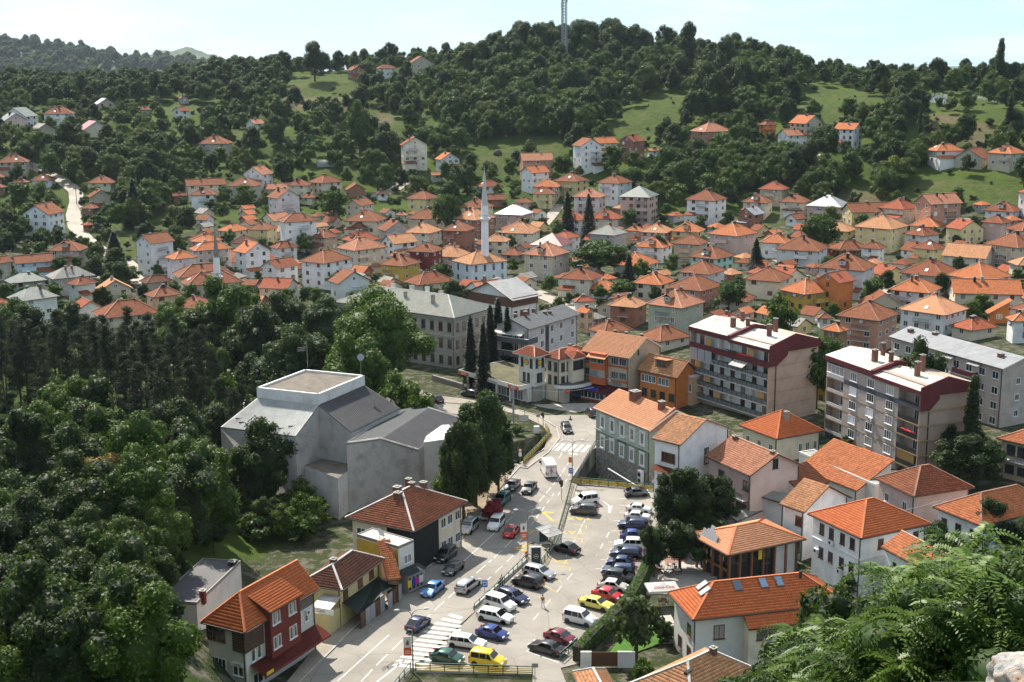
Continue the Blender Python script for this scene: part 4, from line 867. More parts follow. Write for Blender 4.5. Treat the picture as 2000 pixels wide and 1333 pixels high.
r,a,b,top=bld('annex','small orange annex with a white flat roof against the balconied apartment block','annex',(1352,738),(1322,731),(1366,728),6.6,'flat',wall='peach',rmat='whitemetal',eave='eaves_white',cap=None,win=[('L',3.6,.8,1.7,4,'frame_white','pane_dark')])
# --- apartment blocks
def block(label,N,L,R,he,floors,kind):
 ov=.25;O,ang,a,b=eave_frame(N,L,R,he,0,.22,ov);root=empty('apartment_block',O,ang,label,'apartment block')
 dp=1.4;mb=MB();zb=he-1.2
 mb.box((dp,0,-3),(b,a,he));mb.build('wall',['wall_blockpink'],root)
 fin=MB();
 lf,rf=0.0,a
 fs,caps=roof_faces(b,a,he,'gy',.22,ov);half=[]
 for i,(y0,y1,dz)in enumerate(((-ov,a*.47,-.55),(a*.5,a+ov,0))):
  f2=[[(-ov,y0,he-.05+dz),(b/2,y0,he+.22*b/2+dz),(b/2,y1,he+.22*b/2+dz),(-ov,y1,he-.05+dz)],[(b/2,y0,he+.22*b/2+dz),(b+ov,y0,he-.05+dz),(b+ov,y1,he-.05+dz),(b/2,y1,he+.22*b/2+dz)]]
  roof_mb(f2,.25).build('roof_deck',['roof_screed','eaves_grey'],root)
 prof=[(-ov-.02,he-1.35),(b+ov+.02,he-1.35),(b+ov+.02,he+.35),(b/2,he+.22*b/2+.35),(-ov-.02,he+.02)]
 def gable_wall(y0,y1,name,pr):
  n=len(pr);vs=[(x,y0,z)for x,z in pr]+[(x,y1,z)for x,z in pr];m2=MB();m2.add(vs,[tuple(range(n)),tuple(reversed(range(n,2*n)))]+[(i,n+i,n+(i+1)%n,(i+1)%n)for i in range(n)]);bm=m2.build(name,['wall_darkred'],root)
  b2=bmesh.new();b2.from_mesh(bm.data);bmesh.ops.recalc_face_normals(b2,faces=b2.faces);b2.to_mesh(bm.data);b2.free();return bm
 gable_wall(-ov-.22,-ov+.02,'gable_cladding',[(-ov-.02,he-3.9),(1.6,he-3.9),(b*.34,he-2.2),(b*.34,he-1.5),(b+ov,he-1.5),(b+ov,he-.2),(b/2,he+.22*b/2+.3),(-ov-.02,he+.0)])
 gable_wall(a*.47,a*.5,'step_wall',[(-ov,he-.6),(b+ov,he-.6),(b+ov,he+.1),(b/2,he+.22*b/2+.25),(-ov,he+.1)])
 m3=MB();m3.box((-ov-.05,-ov,he-1.25),(dp,a*.485,he-.62));m3.box((-ov-.05,a*.485,he-.95),(dp,a+ov,he-.12));m3.build('fascia',['wall_darkred'],root)
 m4=MB();m4.box((0,-.02,-3),(dp,.25,he-1.2));m4.box((0,a-.25,-3),(dp,a+.02,he-1.2));m4.build('side_fin',['wall_blockpink'],root)
 gap=(he-1.3)/floors
 for k in range(floors):MB().box((.0,-.24,k*gap+2.2),(b,-.001,k*gap+2.45)).build('joint_band',['band_ochre' if kind==2 else 'eaves_grey'],root)if kind==2 else MB().box((.3,-.03,k*gap+2.2),(b,-.001,k*gap+2.26)).build('joint',['eaves_grey'],root)
 dn=MB();dn.bar((1.7,-.12,he-3.9),(1.7,-.12,-1),.13);dn.bar((-ov,-.35,he-3.85),(1.7,-.12,he-3.9),.13);dn.build('downpipe',['gutter'],root)
 for cx,cy,s in((.28,.62,.8),(.42,.52,.6),(.36,.22,.7),(.62,.3,.7),(.6,.7,.6)):chimney(root,b*cx,a*cy,he,he+2.6+(.5 if cx>.5 else 0),s,'chimney_brick')
 note_place(root,a,b,top_:=he+.22*b/2)
 return root,a,b,dp,gap
pan=MB().box((-.42,-.03,0),(.42,.03,.72));PAN=pan.mesh('railing_panel',['rail_panel'])
rs8=random.Random(8)
r,a,b,dp,gap=block('tall apartment block with full-width balconies and a cracked pale roof, left of the two blocks',(1503,676),(1345,636),(1603,656),16.4,6,1)
MB().box((.02,.26,0),(dp,a-.26,.18)).build('floor_slab',['wall_concrete'],r)
for k in range(1,6):
 z=16.4-1.3-gap*(6-k)
 MB().box((.0,.26,z-.18),(dp+.02,a-.26,z)).build('balcony_slab',['wall_concrete'],r)
 MB().box((dp-.05,.3,z+.02),(dp-.002,a-.3,z+gap-.3)).build('back_wall',['wall_offwhite'],r)
 n=16
 if k<5:
  for i in range(n):link('railing_panel',PAN,r,(.04,.3+(a-.6)*(i+.5)/n,z+.12),FACE_ROT['L']).scale=((a-.6)/n*1.06,1,1)
  rl=MB();rl.bar((.04,.3,z+.95),(.04,a-.3,z+.95),.07);[rl.bar((.04,.3+(a-.6)*i/n,z),(.04,.3+(a-.6)*i/n,z+.95),.06)for i in range(n+1)];rl.build('railing',['black_iron'],r)
 else:MB().box((-.1,.0,z-.4),(.1,a,z+.75)).build('parapet',['wall_darkred'],r);
 for i in range(7):
  y=.6+(a-1.2)*(i+.5)/7;t=rs8.random()
  if t<.5:fm,pm=win_mesh(1.2,1.9,'frame_brown',rs8.choice(('pane_dark','pane_curtain')));o=link('window',fm,r,(dp-.05,y,z+.25),FACE_ROT['L']);link('pane',pm,o)
  elif t<.62:MB().box((.2,y-.8,z+.05),(.3,y+.8,z+gap-.35)).build('blind',['panel_ochre'],r)
  elif t<.8:fm,pm=win_mesh(.8,2.1,'frame_dark','pane_dark',split=1);o=link('door',fm,r,(dp-.05,y,z+.05),FACE_ROT['L']);link('pane',pm,o)
  if t>.8:MB().box((.3,y-.06,z),(dp,y+.06,z+gap-.3)).build('partition',['wall_offwhite'],r)
 fl=leaf_cloud('planting',[(.05,a*rs8.uniform(.2,.8),z+.95,.18,a*.16,.16)],260,.13,'leaf');link('planting',fl,r,kind='stuff')
z=16.4-1.3-gap*2
for i in range(3):y1=a-.3-i*2.1;MB().box((-.12,y1-2.0,z+.05),(-.02,y1-.06,z+gap-.25)).build('roller_screen',['panel_grey'],r)
MB().box((-.16,a-6.75,z-.1),(-.125,a-.2,z+gap-.1)).box((-.18,a-6.8,z-.05),(-.1,a-6.6,z+gap-.2)).build('screen_frame',['eaves_white'],r)if False else None
q=MB();
for i in range(9):y0=a*.42-i*.42;q.add([(-.02,y0,z+gap-.45),(-.02,y0-.42,z+gap-.45),(-1.5,y0-.42,z+gap-1.25),(-1.5,y0,z+gap-1.25)],[(0,1,2,3),(3,2,1,0)],i%2)
q.build('striped_awning',['awning_white','panel_grey'],r)
fl=leaf_cloud('flowers',[(-.1,a*.3,16.4-1.3-gap+.9,.2,a*.12,.2)],200,.16,'flower_red');link('flowers',fl,r,kind='stuff')
r,a,b,dp,gap=block('apartment block with white shuttered windows and corner loggias, right of the two blocks',(1799,757),(1612,692),(1903,730),16.4,6,2)
MB().box((0,a*.215,-3),(dp+.01,a*.80,16.4-1.2)).build('front_wall',['wall_warmgrey'],r)
for k in range(6):
 z=16.4-1.3-gap*(6-k)
 MB().box((0,.25,z-.2),(dp+.01,a*.215-.01,z)).box((0,a*.80+.01,z-.2),(dp+.01,a-.25,z)).build('loggia_slab',['band_ochre'],r)
 if 0<k<6:MB().box((-.03,.0,z-.2),(-.002,a,z+.02)).build('floor_band',['band_ochre'],r)
 if k==5:MB().box((-.06,a*.0,z-.25),(-.031,a*.79,z+.55)).build('dark_band',['wall_slateblue'],r)
 for y0,y1 in((.25,a*.215-.02),(a*.80+.02,a-.25)):
  right=y0<1
  if right or k not in(0,5):MB().box((.02,y0,z+.01),(.08,y1,z+(.85 if right else.5))).build('parapet',['black_iron' if right else 'wall_concrete'],r)
  fm,pm=win_mesh(1.3,1.9,'frame_white','pane_dark');o=link('window',fm,r,(dp,(y0+y1)/2-.5,z+.2),FACE_ROT['L']);link('pane',pm,o)
  if not right and k in(0,5):fm,pm=win_mesh(y1-y0,1.6,'frame_white' if k else 'frame_dark','pane_curtain' if k else 'pane_dark',split=4);o=link('glazed_loggia',fm,r,(.02,(y0+y1)/2,z+.85),FACE_ROT['L']);link('pane',pm,o);MB().box((0,y0,z),(.1,y1,z+.85)).build('parapet',['shutter_white' if k else 'wall_tan'],r)
  if right and k==1:MB().box((.2,y0+.8,z+.05),(.26,y1-.1,z+2.2)).build('blind',['panel_ochre'],r)
 if k==3:link('flowers',leaf_cloud('flowers',[(.05,a*.11,z+.95,.2,a*.08,.22)],260,.15,'flower_red'),r,kind='stuff')
 for i,u in enumerate((.31,.5,.70)):
  pn='shutter_white' if rs8.random()<.5 and 1<k<5 else('pane_curtain' if rs8.random()<.3 else 'pane_dark')
  fm,pm=win_mesh(1.9,1.5,'frame_white',pn,split=3);o=link('window',fm,r,(-.03 if False else 0,a*(1-u),z+.75),FACE_ROT['L']);link('pane',pm,o)
  if k==0:q=MB();q.add([(0,a*(1-u)-1.1,z+2.6),(0,a*(1-u)+1.1,z+2.6),(-1.0,a*(1-u)+1.1,z+2.3),(-1.0,a*(1-u)-1.1,z+2.3)],[(0,1,2,3),(3,2,1,0)]);q.build('window_awning',['ridge_vivid'],r)
for k,u in((3,.52),(0,.5)):ac_unit(r,'L',a,b,a*u,16.4-1.3-gap*(6-k)+.1)
# --- grey-roofed block at the right edge
r,a,b,top=bld('apartment_block','grey-roofed apartment block behind the birch at the right edge','apartment block',(1959,721),(1735,657),(2045,690),13.4,'gy',.32,.5,wall='warmgrey',rmat='felt',eave='eaves_white',cap=None,tiles=False,chim=[(.45,.75,.2,.9),(.3,.12,.0,.9),(.3,.93,.0,.9)],win=[('L',z,1.6,1.4,9,'frame_white','pane_dark')for z in(11.0,8.2,5.4,2.6)]+[('R',z,1.0,1.2,(.4,),'frame_white','pane_dark')for z in(10,7,4)])
for z in(10.3,7.5,4.7):balcony(r,'L',a,b,a*.62,a*.8,z,1.3,solid='wall_darkred')
for z in(13.0,10.2):
 for u in(.55,.78):fpart('awning',MB().quad((-1.5,0,0),(1.5,0,0),(1.5,-1.1,-.4),(-1.5,-1.1,-.4)).quad((-1.5,-1.1,-.4),(1.5,-1.1,-.4),(1.5,0,0),(-1.5,0,0)).mesh('awning',['awning_grey']),r,'L',a,b,a*u,z)
# --- pale green town house on the stream
def ex11(r,a,b,he,top):
 MB().box((-.05,-.04,-6),(-.002,a,1.5)).box((-.05,-.05,-6),(b,-.041,1.5)).build('stone_plinth',['rubble_stone'],r)
 MB().box((-.04,-.04,5.0),(-.003,a,he-.35)).build('upper_render',['wall_greenup'],r)
 MB().box((-.22,-.04,4.75),(-.003,a+.03,5.0)).build('string_course',['wall_greenup'],r);MB().box((-.42,-.1,he-.45),(-.003,a+.3,he-.02)).build('cornice',['eaves_white'],r)
 for i in range(6):
  for s_,u in((0,.02),(1,.98)):MB().box((-.09,a*(1-u)-.3,5.1+i*.55),(-.041,a*(1-u)+.3,5.1+i*.55+.4)).build('quoin',['wall_greenup'],r)
 for z in(5.6,2.0):
  for i in range(5):
   u=a*(.13+.185*i);sr=MB();sr.box((-.75,-.1,-.15),(-.5,-.042,2.3));sr.box((.5,-.1,-.15),(.75,-.042,2.3));sr.box((-.8,-.14,2.0),(.8,-.042,2.35));sr.box((-.8,-.16,-.3),(.8,-.042,-.12));fpart('window_surround',sr.mesh('window_surround',['sign_white']),r,'L',a,b,u,z)
   fm,pm=win_mesh(.95,1.95,'frame_white','pane_dark');o=fpart('window',fm,r,'L',a,b,u,z,.04);link('pane',pm,o)
 fpart('name_board',MB().box((-1.3,-.16,0),(1.3,-.06,.35)).mesh('name_board',['rail_green']),r,'L',a,b,a*.5,4.3);fpart('name_board',MB().box((-1.0,-.16,0),(1.0,-.06,.3)).mesh('name_board',['rail_green']),r,'L',a,b,a*.87,4.5)
 w=MB();s=.5;w.add([(-.4,-.25,he-.1),(b/2,-.25,he+.12+s*b/2+.35),(b/2,.25,he+.12+s*b/2+.35),(-.4,.25,he-.1),(-.4,-.25,he-.6),(b/2,-.25,he-.2),(b/2,.25,he-.2),(-.4,.25,he-.6)],[(0,1,2,3),(0,4,5,1),(3,2,6,7),(1,5,6,2)]);w.build('fire_wall',['ridge_brown'],r)
r,a,b,top=bld('town_house','pale green town house with white window surrounds and a bright orange roof','house',(1268,842),(1157,797),(1372,806),8.7,'gy',.5,.5,wall='greenlow',rmat='pale',cap=None,eave='eaves_white',found=-6,chim=[(.42,.64,1.0,1.5,'chimney_brick'),(.42,.16,.9,.9,'chimney_brick')],extra=ex11)
def pipes(r,a,b,he,top):
 fpart('vent_duct',MB().bar((0,-.8,0),(-6,-2.2,1.2),.5,.35).mesh('vent_duct',['shutter_white']),r,'L',a,b,a*.5,-.5)
fpart('heat_pump',MB().box((-.5,-.9,0),(.5,-.3,2.3)).mesh('heat_pump',['shutter_white']),r,'L',a,b,a*.9,-1.0)
for z in(-.45,.6):fpart('pump_fan',MB().lathe([(.38,0),(.38,.02)],16).mesh('pump_fan',['pane_dark']),r,'L',a,b,a*.9,z,.92).rotation_euler=(math.pi/2,0,FACE_ROT['L'])
link('cornice_light',MB().bar((-1.2,0,.2),(-1.2,a*.55,.9),.2,.15).mesh('cornice_light',['shutter_white']),r,(0,a*.1,-1.6)).name='roof_gutter_duct'
# --- white house built onto it
r,a,b,top=bld('house','white house with a light orange roof built onto the pale green town house','house',(1329,870),(1273,851),(1428,836),11.6,'gy',.42,.35,wall='white',rmat='light',cap=None,eave='eaves_grey',win=[('L',8.3,2.6,1.5,(.55,),'frame_brown','pane_wood',4),('R',7.0,1.1,2.6,(.55,),'frame_dark','pane_dark'),('R',2.8,1.1,2.6,(.55,),'frame_dark','pane_dark'),('L',4.6,1.3,1.5,2)])
ac_unit(r,'R',a,b,b*.32,5.6);fpart('porch_roof',MB().add([(-2.2,0,.5),(2.2,0,.5),(2.2,-1.3,0),(-2.2,-1.3,0)],[(0,1,2,3),(3,2,1,0)]).mesh('porch_roof',['roof_rust']),r,'L',a,b,a*.5,7.0)
# --- others of the quarter
bld('house','cream house with a vivid orange hipped roof half in the shadow of the apartment block','house',(1517,858),(1443,831),(1609,841),5.6,'hip',.62,.5,wall='cream',rmat='vivid',cap='ridge_vivid',eave='eaves_white',chim=[(.45,.3,.2,.7,'chimney_render')],win=[('R',2.2,.8,1.5,(.55,.72,.9),'frame_white','pane_dark'),('L',2.4,1.0,1.5,3,'frame_white','pane_dark')])
r,a,b,top=bld('house','grey-pink gabled house with a brown balcony front beside the dark leafy trees','house',(1465,930),(1376,886),(1572,910),9.0,'gy',.5,.6,wall='pink',rmat='salmon',cap='ridge_pale',chim=[(.45,.92,.3,.6),(.55,.6,-.3,.6),(.48,.05,.2,.6)],win=[('R',9.0,1.0,1.5,(.5,),'frame_dark','pane_dark'),('L',6.0,1.5,1.5,(.3,.9),'frame_brown','pane_dark'),('L',2.2,2.4,1.6,(.35,.8),'frame_brown','pane_dark',4)])
balcony(r,'L',a,b,a*.5,a*.95,4.7,1.1)
bld('flat_roofed_wing','low wing with a grey flat roof along the foot of the right apartment block','building',(1709,950),(1561,886),(1738,937),4.6,'flat',wall='offwhite',rmat='flat',eave='eaves_white',cap=None)
bld('lean_to_building','long low building with an orange lean-to roof below the grey flat roof','building',(1673,959),(1557,913),(1686,944),3.6,'sx',.5,.2,wall='offwhite',rmat='orange',cap=None,eave='eaves_brown')
bld('house','white house with a pale peach orange roof beside the white air-conditioned house','house',(1571,1001),(1522,978),(1664,972),7.4,'gy',.55,.5,wall='white',rmat='light',cap=None,eave='eaves_brown',chim=[(.05,.02,-2.6,.3,'chimney_white')],win=[('L',4.8,1.1,1.4,(.75,),'frame_brown','pane_wood'),('L',1.5,1.1,1.4,(.3,.7),'frame_brown','pane_dark')])
bld('shed','grey corrugated shed behind the peach orange roof','shed',(1532,983),(1476,967),(1560,955),5.0,'gy',.3,.3,wall='concrete',rmat='fibre',cap=None,tiles=False)
bld('shed','small red-brown tiled shed behind the grey corrugated shed','shed',(1562,960),(1518,946),(1580,942),5.6,'sy',.5,.2,wall='concrete',rmat='rust',cap=None)
bld('shed','mossy corrugated shed between the trees and the wooden cafe pavilion','shed',(1440,1018),(1410,1012),(1490,996),2.9,'gx',.35,.3,wall='concrete',rmat='fibre',cap=None,tiles=False)
bld('house','pink-white house under a dark red-brown roof before the right apartment block','house',(1785,970),(1708,935),(1903,952),7.4,'hip',.58,.5,wall='pink',rmat='rust',cap='ridge_brown',eave='eaves_white',win=[('R',4.3,1.0,1.3,(.55,),'frame_white','pane_curtain'),('L',4.3,1.0,1.3,2)])
def ex18(r,a,b,he,top):
 trim_band(r,a,b,he-3.4,.18,'wall_white',.1,name='string_course')
 for u,z in((.42,he-3.1),(.12,he-5.2),(.62,he-6.4),(.78,he-6.6)):ac_unit(r,'L',a,b,a*u,z)
bld('house','large white house with an orange-red hipped roof and air conditioners on its wall','house',(1682,1052),(1578,1000),(1819,1023),8.6,'hip',.52,.5,wall='white',rmat='vivid',cap='ridge_vivid',extra=ex18,win=[('L',he,.9,1.5,(.2,.4,.63,.83),'frame_brown','pane_dark')for he in(6.2,2.9)]+[('R',6.2,.95,1.4,(.3,.85),'frame_brown','pane_wood'),('R',2.9,.95,1.4,(.5,),'frame_brown','pane_dark')])
# --- wooden cafe pavilion
def ex19(r,a,b,he,top):
 MB().box((.5,.5,-.2),(b-.5,a-.5,he-.1)).build('glazing',['pane_dark'],r)
 for i in range(7):
  x=b*i/6 if i else.12;MB().box((min(x,b-.12)-.12,.0,0),(min(x,b-.12)+.12,.3,he)).build('post',['wood_warm'],r)
 for i in range(5):y=max(.14,min(a-.14,a*i/4));MB().box((.0,y-.13,0),(.3,y+.13,he)).build('post',['wood_warm'],r)
 MB().box((-.02,-.02,he-.5),(b,.28,he)).box((-.02,.3,he-.5),(.28,a,he)).build('beam',['wood_warm'],r);MB().box((-.01,.31,2.0),(.25,a-.1,2.25)).build('handrail',['wood_warm'],r)
 MB().box((b*.68,.32,0),(b,.5,he-.5)).build('white_wall',['wall_white'],r)
 MB().box((b*.42,-.05,he-2.0),(b*.47,-.01,he-.7)).build('poster',['logo_yellow'],r)
r,a,b,top=bld('cafe_pavilion','brown wooden cafe pavilion with a low bright orange hipped roof and a grey fortress emblem','cafe',(1422,1085),(1345,1034),(1574,1053),5.0,'hip',.38,.7,wall='brown',rmat='pale',cap='ridge_vivid',found=-.1,extra=ex19)
for c in list(r.children):
 if c.name.startswith('wall'):bpy.data.objects.remove(c)
em=MB();
for x0,x1,h in((-1.7,-1.2,.9),(-1.2,-.9,.6),(-.9,-.4,1.1),(-.4,.4,1.7),(.4,.9,1.2),(.9,1.7,.7)):em.box((x0,-.06,.3),(x1-.01,0,.3+h))
em.box((-1.9,-.07,0),(1.9,0,.29));fpart('emblem',em.mesh('emblem',['panel_grey']),r,'L',a,b,a*.38,5.05,.0).rotation_euler.x=-.45
# --- the big red hipped house
def roof_window(root,x,y,z,rx,rz,w=.95,h=1.4,blind=False):
 m_=MB();m_.box((-w/2,-h/2,0),(w/2,h/2,.12));me=m_.mesh('roof_window',['frame_dark']);o=link('roof_window',me,root,(x,y,z));o.rotation_euler=(rx,0,rz)
 p_=MB();p_.box((-w/2+.09,-h/2+.09,.121),(w/2-.09,h/2-.09,.13));link('pane',p_.mesh('pane',['panel_grey' if blind else 'pane_sky']),o);return o
glass_mat('pane_sky',(.05,.08,.13),.05)
def ex20(r,a,b,he,top):
 s=.62;
 for u in(.34,.52,.63):x=b*u;y=2.6;roof_window(r,x,y,he+.2+s*y,math.atan(s),0,blind=False)
 for v,d in((.42,2.3),(.22,2.1)):roof_window(r,d,a*v+1.2,he+.2+s*d,math.atan(s),-math.pi/2,1.0,1.5,True)
 for x,y in((b*.38,1.9+2.4),(b*.58,4.0)):MB().bar((x,y,he+s*y-.2),(x,y,he+s*y+1.5),.06).bar((x-.3,y,he+s*y+1.1),(x+.3,y,he+s*y+1.1),.05).build('aerial',['black_iron'],r)
 MB().tube([(b*.78,a*.38,he+2),(b*.78,a*.38,top+.6)],.17,10).build('flue',['black_iron'],r)
 MB().box((b*.33,-1.4,-.5),(b*.98,-.003,he-1.3)).build('wing_wall',['wall_cream'],r)
 f=[[(b*.33-.3,-2.0,he-1.45),(b*.98+.3,-2.0,he-1.45),(b*.98+.3,.1,he+.02),(b*.33-.3,.1,he+.02)]];ro=roof_mb(f).build('wing_roof',['roof_vivid','eaves_brown'],r)
 link('wing_tiles',tiles_mesh(f,'tile_vivid'),ro,kind='stuff')
 for u in(.42,.5,.58):fm,pm=win_mesh(1.3,1.2,'frame_brown','pane_curtain');o=link('window',fm,r,(b*u,-1.4,he-3.2));link('pane',pm,o)
r,a,b,top=bld('house','big house with a deep red hipped tile roof and skylights behind the garden','house',(1353,1211),(1305,1136),(1656,1178),6.8,'hip',.62,.6,wall='offwhite',rmat='vivid',cap='ridge_vivid',eave='eaves_brown',extra=ex20,win=[('L',3.4,1.1,1.5,(.72,),'frame_brown','pane_dark'),('R',3.6,1.3,1.7,(.16,),'frame_brown','pane_curtain'),('L',.6,1.1,1.6,(.3,.72),'frame_brown','pane_dark')])
r,a,b,top=bld('old_house','old house with a patched orange tile roof and whitewashed ridges at the bottom edge','house',(1352,1396),(1225,1285),(1503,1318),5.2,'hip',.62,.4,wall='grey',rmat='light',cap='ridge_mortar',eave='eaves_brown',chim=[(.65,.45,.4,.6)])
tri=MB();tri.add([(0,0,0),(.5,0,0),(.5,.9,.5),(0,.9,.5),(0,0,.3),(.5,0,.3)],[(0,1,2,3),(4,5,2,3),(0,4,3),(1,2,5),(0,1,5,4)]);o=tri.build('roof_vent',['soot'],r);o.location=(2.6,a*.42,5.2+.62*2.6+.15);o.rotation_euler=(0,0,-math.pi/2)
bld('shed','small shed with a worn orange tile roof and white ridge at the bottom edge','shed',(1163,1403),(1118,1312),(1232,1372),2.6,'hip',.6,.25,wall='grey',rmat='light',cap='ridge_mortar')
r,a,b,top=bld('house','small white house with an orange tile roof and flower boxes at the hillside shrubs','house',(1806,1114),(1721,1068),(1885,1080),7.6,'gy',.55,.35,wall='white',rmat='orange',cap='ridge_pale',eave='eaves_brown',win=[('L',4.6,.9,1.6,(.28,.55,.84),'frame_dark','pane_dark'),('L',1.4,.9,1.5,(.25,.6),'frame_dark','pane_dark')])
for u in(.28,.55,.84):fpart('flower_box',leaf_cloud('flower_box',[(0,-.25,0,.5,.18,.2)],90,.13,'flower_red',core=0),r,'L',a,b,a*u,4.5,kind='stuff')
trim_band(r,a,b,3.9,.16,'wall_white',.08,'L','string_course')
bld('house','house under a broad brown-orange tile roof behind the ailanthus at the right','house',(1916,1027),(1822,986),(2075,990),6.8,'hip',.6,.5,wall='white',rmat='orange',cap='ridge_brown',win=[('L',4.0,1.0,1.4,3,'frame_brown','pane_dark'),('R',4.0,1.1,1.4,4,'frame_brown','pane_dark'),('L',1.0,1.0,1.4,3,'frame_brown','pane_dark'),('R',1.0,1.1,1.4,4,'frame_brown','pane_dark')])
r,a,b,top=bld('house','beige house with a railed balcony and tile roof at the right edge','house',(2014,872),(1947,845),(2110,838),8.4,'hip',.5,.6,wall='tan',rmat='orange',cap='ridge_brown',win=[('L',5.8,1.5,1.7,(.35,.75),'frame_dark','pane_dark'),('L',2.8,1.5,1.4,(.35,.8),'frame_dark','pane_dark')])
balcony(r,'L',a,b,.2,a-.1,5.2,1.4)
bld('house','ochre yellow house seen in the gap between the two apartment blocks','house',(1640,742),(1584,728),(1672,724),7.2,'hip',.5,.5,wall='ochre',rmat='rust',cap='ridge_pale',win=[('L',4.6,.9,1.3,(.3,.7),'frame_dark','pane_dark'),('L',1.6,.9,1.3,(.3,.7),'frame_dark','pane_dark')])
# --- left of the road
r,a,b,top=bld('house','house with a broad red-brown roof, brick chimneys and a black tarred wall','house',(808,1038),(674,1011),(913,960),6.9,'hip',.55,.7,wall='cream',rmat='rust',cap='ridge_mortar',eave='eaves_brown',found=-1,chim=[(.38,.56,.5,.9),(.3,.48,.1,.9),(.6,.5,.4,.7),(.68,.62,.5,.7),(.72,.4,.2,.8)],win=[('R',4.3,1.3,1.4,(.62,.76,.92),'frame_white','pane_dark'),('R',1.0,1.3,1.4,(.62,.76,.92),'frame_white','pane_dark'),('L',3.9,1.6,1.4,(.15,.4),'frame_white','pane_dark')])
MB().box((-.05,-.05,-1),(b*.52,-.003,6.6)).box((-.06,0,-1),(-.003,a*.42,6.6)).build('tarred_cladding',['wall_tar'],r)
r,a,b,top=bld('shop','small shop with a pale flat roof and posters in its window beside the road','shop',(778,1072),(697,1048),(808,1049),5.9,'flat',wall='offwhite',rmat='screed',eave='eaves_grey',cap=None,win=[('R',3.4,.7,1.2,(.45,.68),'frame_white','pane_dark')])
MB().box((-.05,-.003,-.5),(-.003,a,5.7)).build('ochre_side',['wall_ochre'],r);q=MB();q.add([(-.3,-.02,2.9),(b+.6,-.02,2.9),(b+.6,-1.8,2.5),(-.3,-1.8,2.5)],[(0,1,2,3),(3,2,1,0)]);q.build('porch_roof',['roof_bitumen'],r)
MB().box((0,-1.5,-.3),(b+.4,-.004,2.5)).build('shop_front',['frame_grey'],r)
for i in range(4):fm,pm=win_mesh(b/4-.1,1.9,'frame_grey','pane_dark',split=1);o=link('shop_window',fm,r,(b*(i+.5)/4,-1.5,.3));link('pane',pm,o);MB().box((-.45,-.1,.5),(.3,-.08,1.5)).build('poster',[('logo_yellow','sign_blue','flower_pink','sign_white')[i]],o)
dm=MB();dm.lathe([(.05,0),(.45,.08),(.72,.25)],16);d_=dm.build('satellite_dish',['panel_grey'],r);d_.location=(b*.3,a*.55,6.8);d_.rotation_euler=(.9,0,.6);MB().bar((b*.3,a*.55,6.1),(b*.3,a*.55,6.9),.07).build('dish_pole',['steel'],r)
def ex29(r,a,b,he,top):
 q=MB();q.add([(b*.02,-.02,3.2),(b*1.0,-.02,3.0),(b*1.0,-3.0,2.3),(b*.55,-2.8,2.7),(b*.02,-2.4,2.2)],[(0,4,3,2,1),(0,1,2,3,4)]);q.build('awning',['tarpaulin'],r)
 for i in range(8):x=b*(.05+.13*i);MB().box((x,-2.45-(.4 if i>4 else 0),-.1),(x+b*.12,-2.4-(.4 if i>4 else 0),2.1)).build('veranda_panel',['panel_grey' if i%3 else 'wood_dark'],r)
 MB().box((-2.6,.1,-.3),(-.01,a*.5,2.7)).build('porch_wall',['wall_yellow'],r)
 q=MB();q.add([(0,-.2,4.2),(0,a*.5,4.2),(-2.9,a*.5,3.6),(-2.9,-.2,3.6)],[(0,1,2,3),(3,2,1,0)]);q.build('sheet_roof',['roof_whitemetal'],r)
 link('sign_board',MB().box((-.08,-1.7,-.3),(0,1.7,.35)).mesh('sign_board',['sign_white']),r,(-2.62,a*.25,3.1));link('lettering',text_mesh('CAFE',.5,'rail_green'),r,(-2.71,a*.25,3.1),FACE_ROT['L'])
r,a,b,top=bld('house','yellow house with a dark brown tile roof and a dark green awning over its veranda','house',(668,1153),(584,1100),(751,1091),5.5,'hip',.58,.6,wall='yellow',rmat='dark',cap='ridge_mortar',eave='eaves_brown',found=-1,extra=ex29,chim=[(.32,.55,.4,.7)],win=[('R',3.4,1.2,1.3,(.12,.5,.8),'frame_brown','pane_wood')])
bld('lean_to_building','tiny building with a red tile lean-to roof between the yellow house and the flat-roofed shop','building',(756,1133),(737,1100),(782,1112),3.3,'sy',.5,.2,wall='brown',rmat='orange',cap=None)
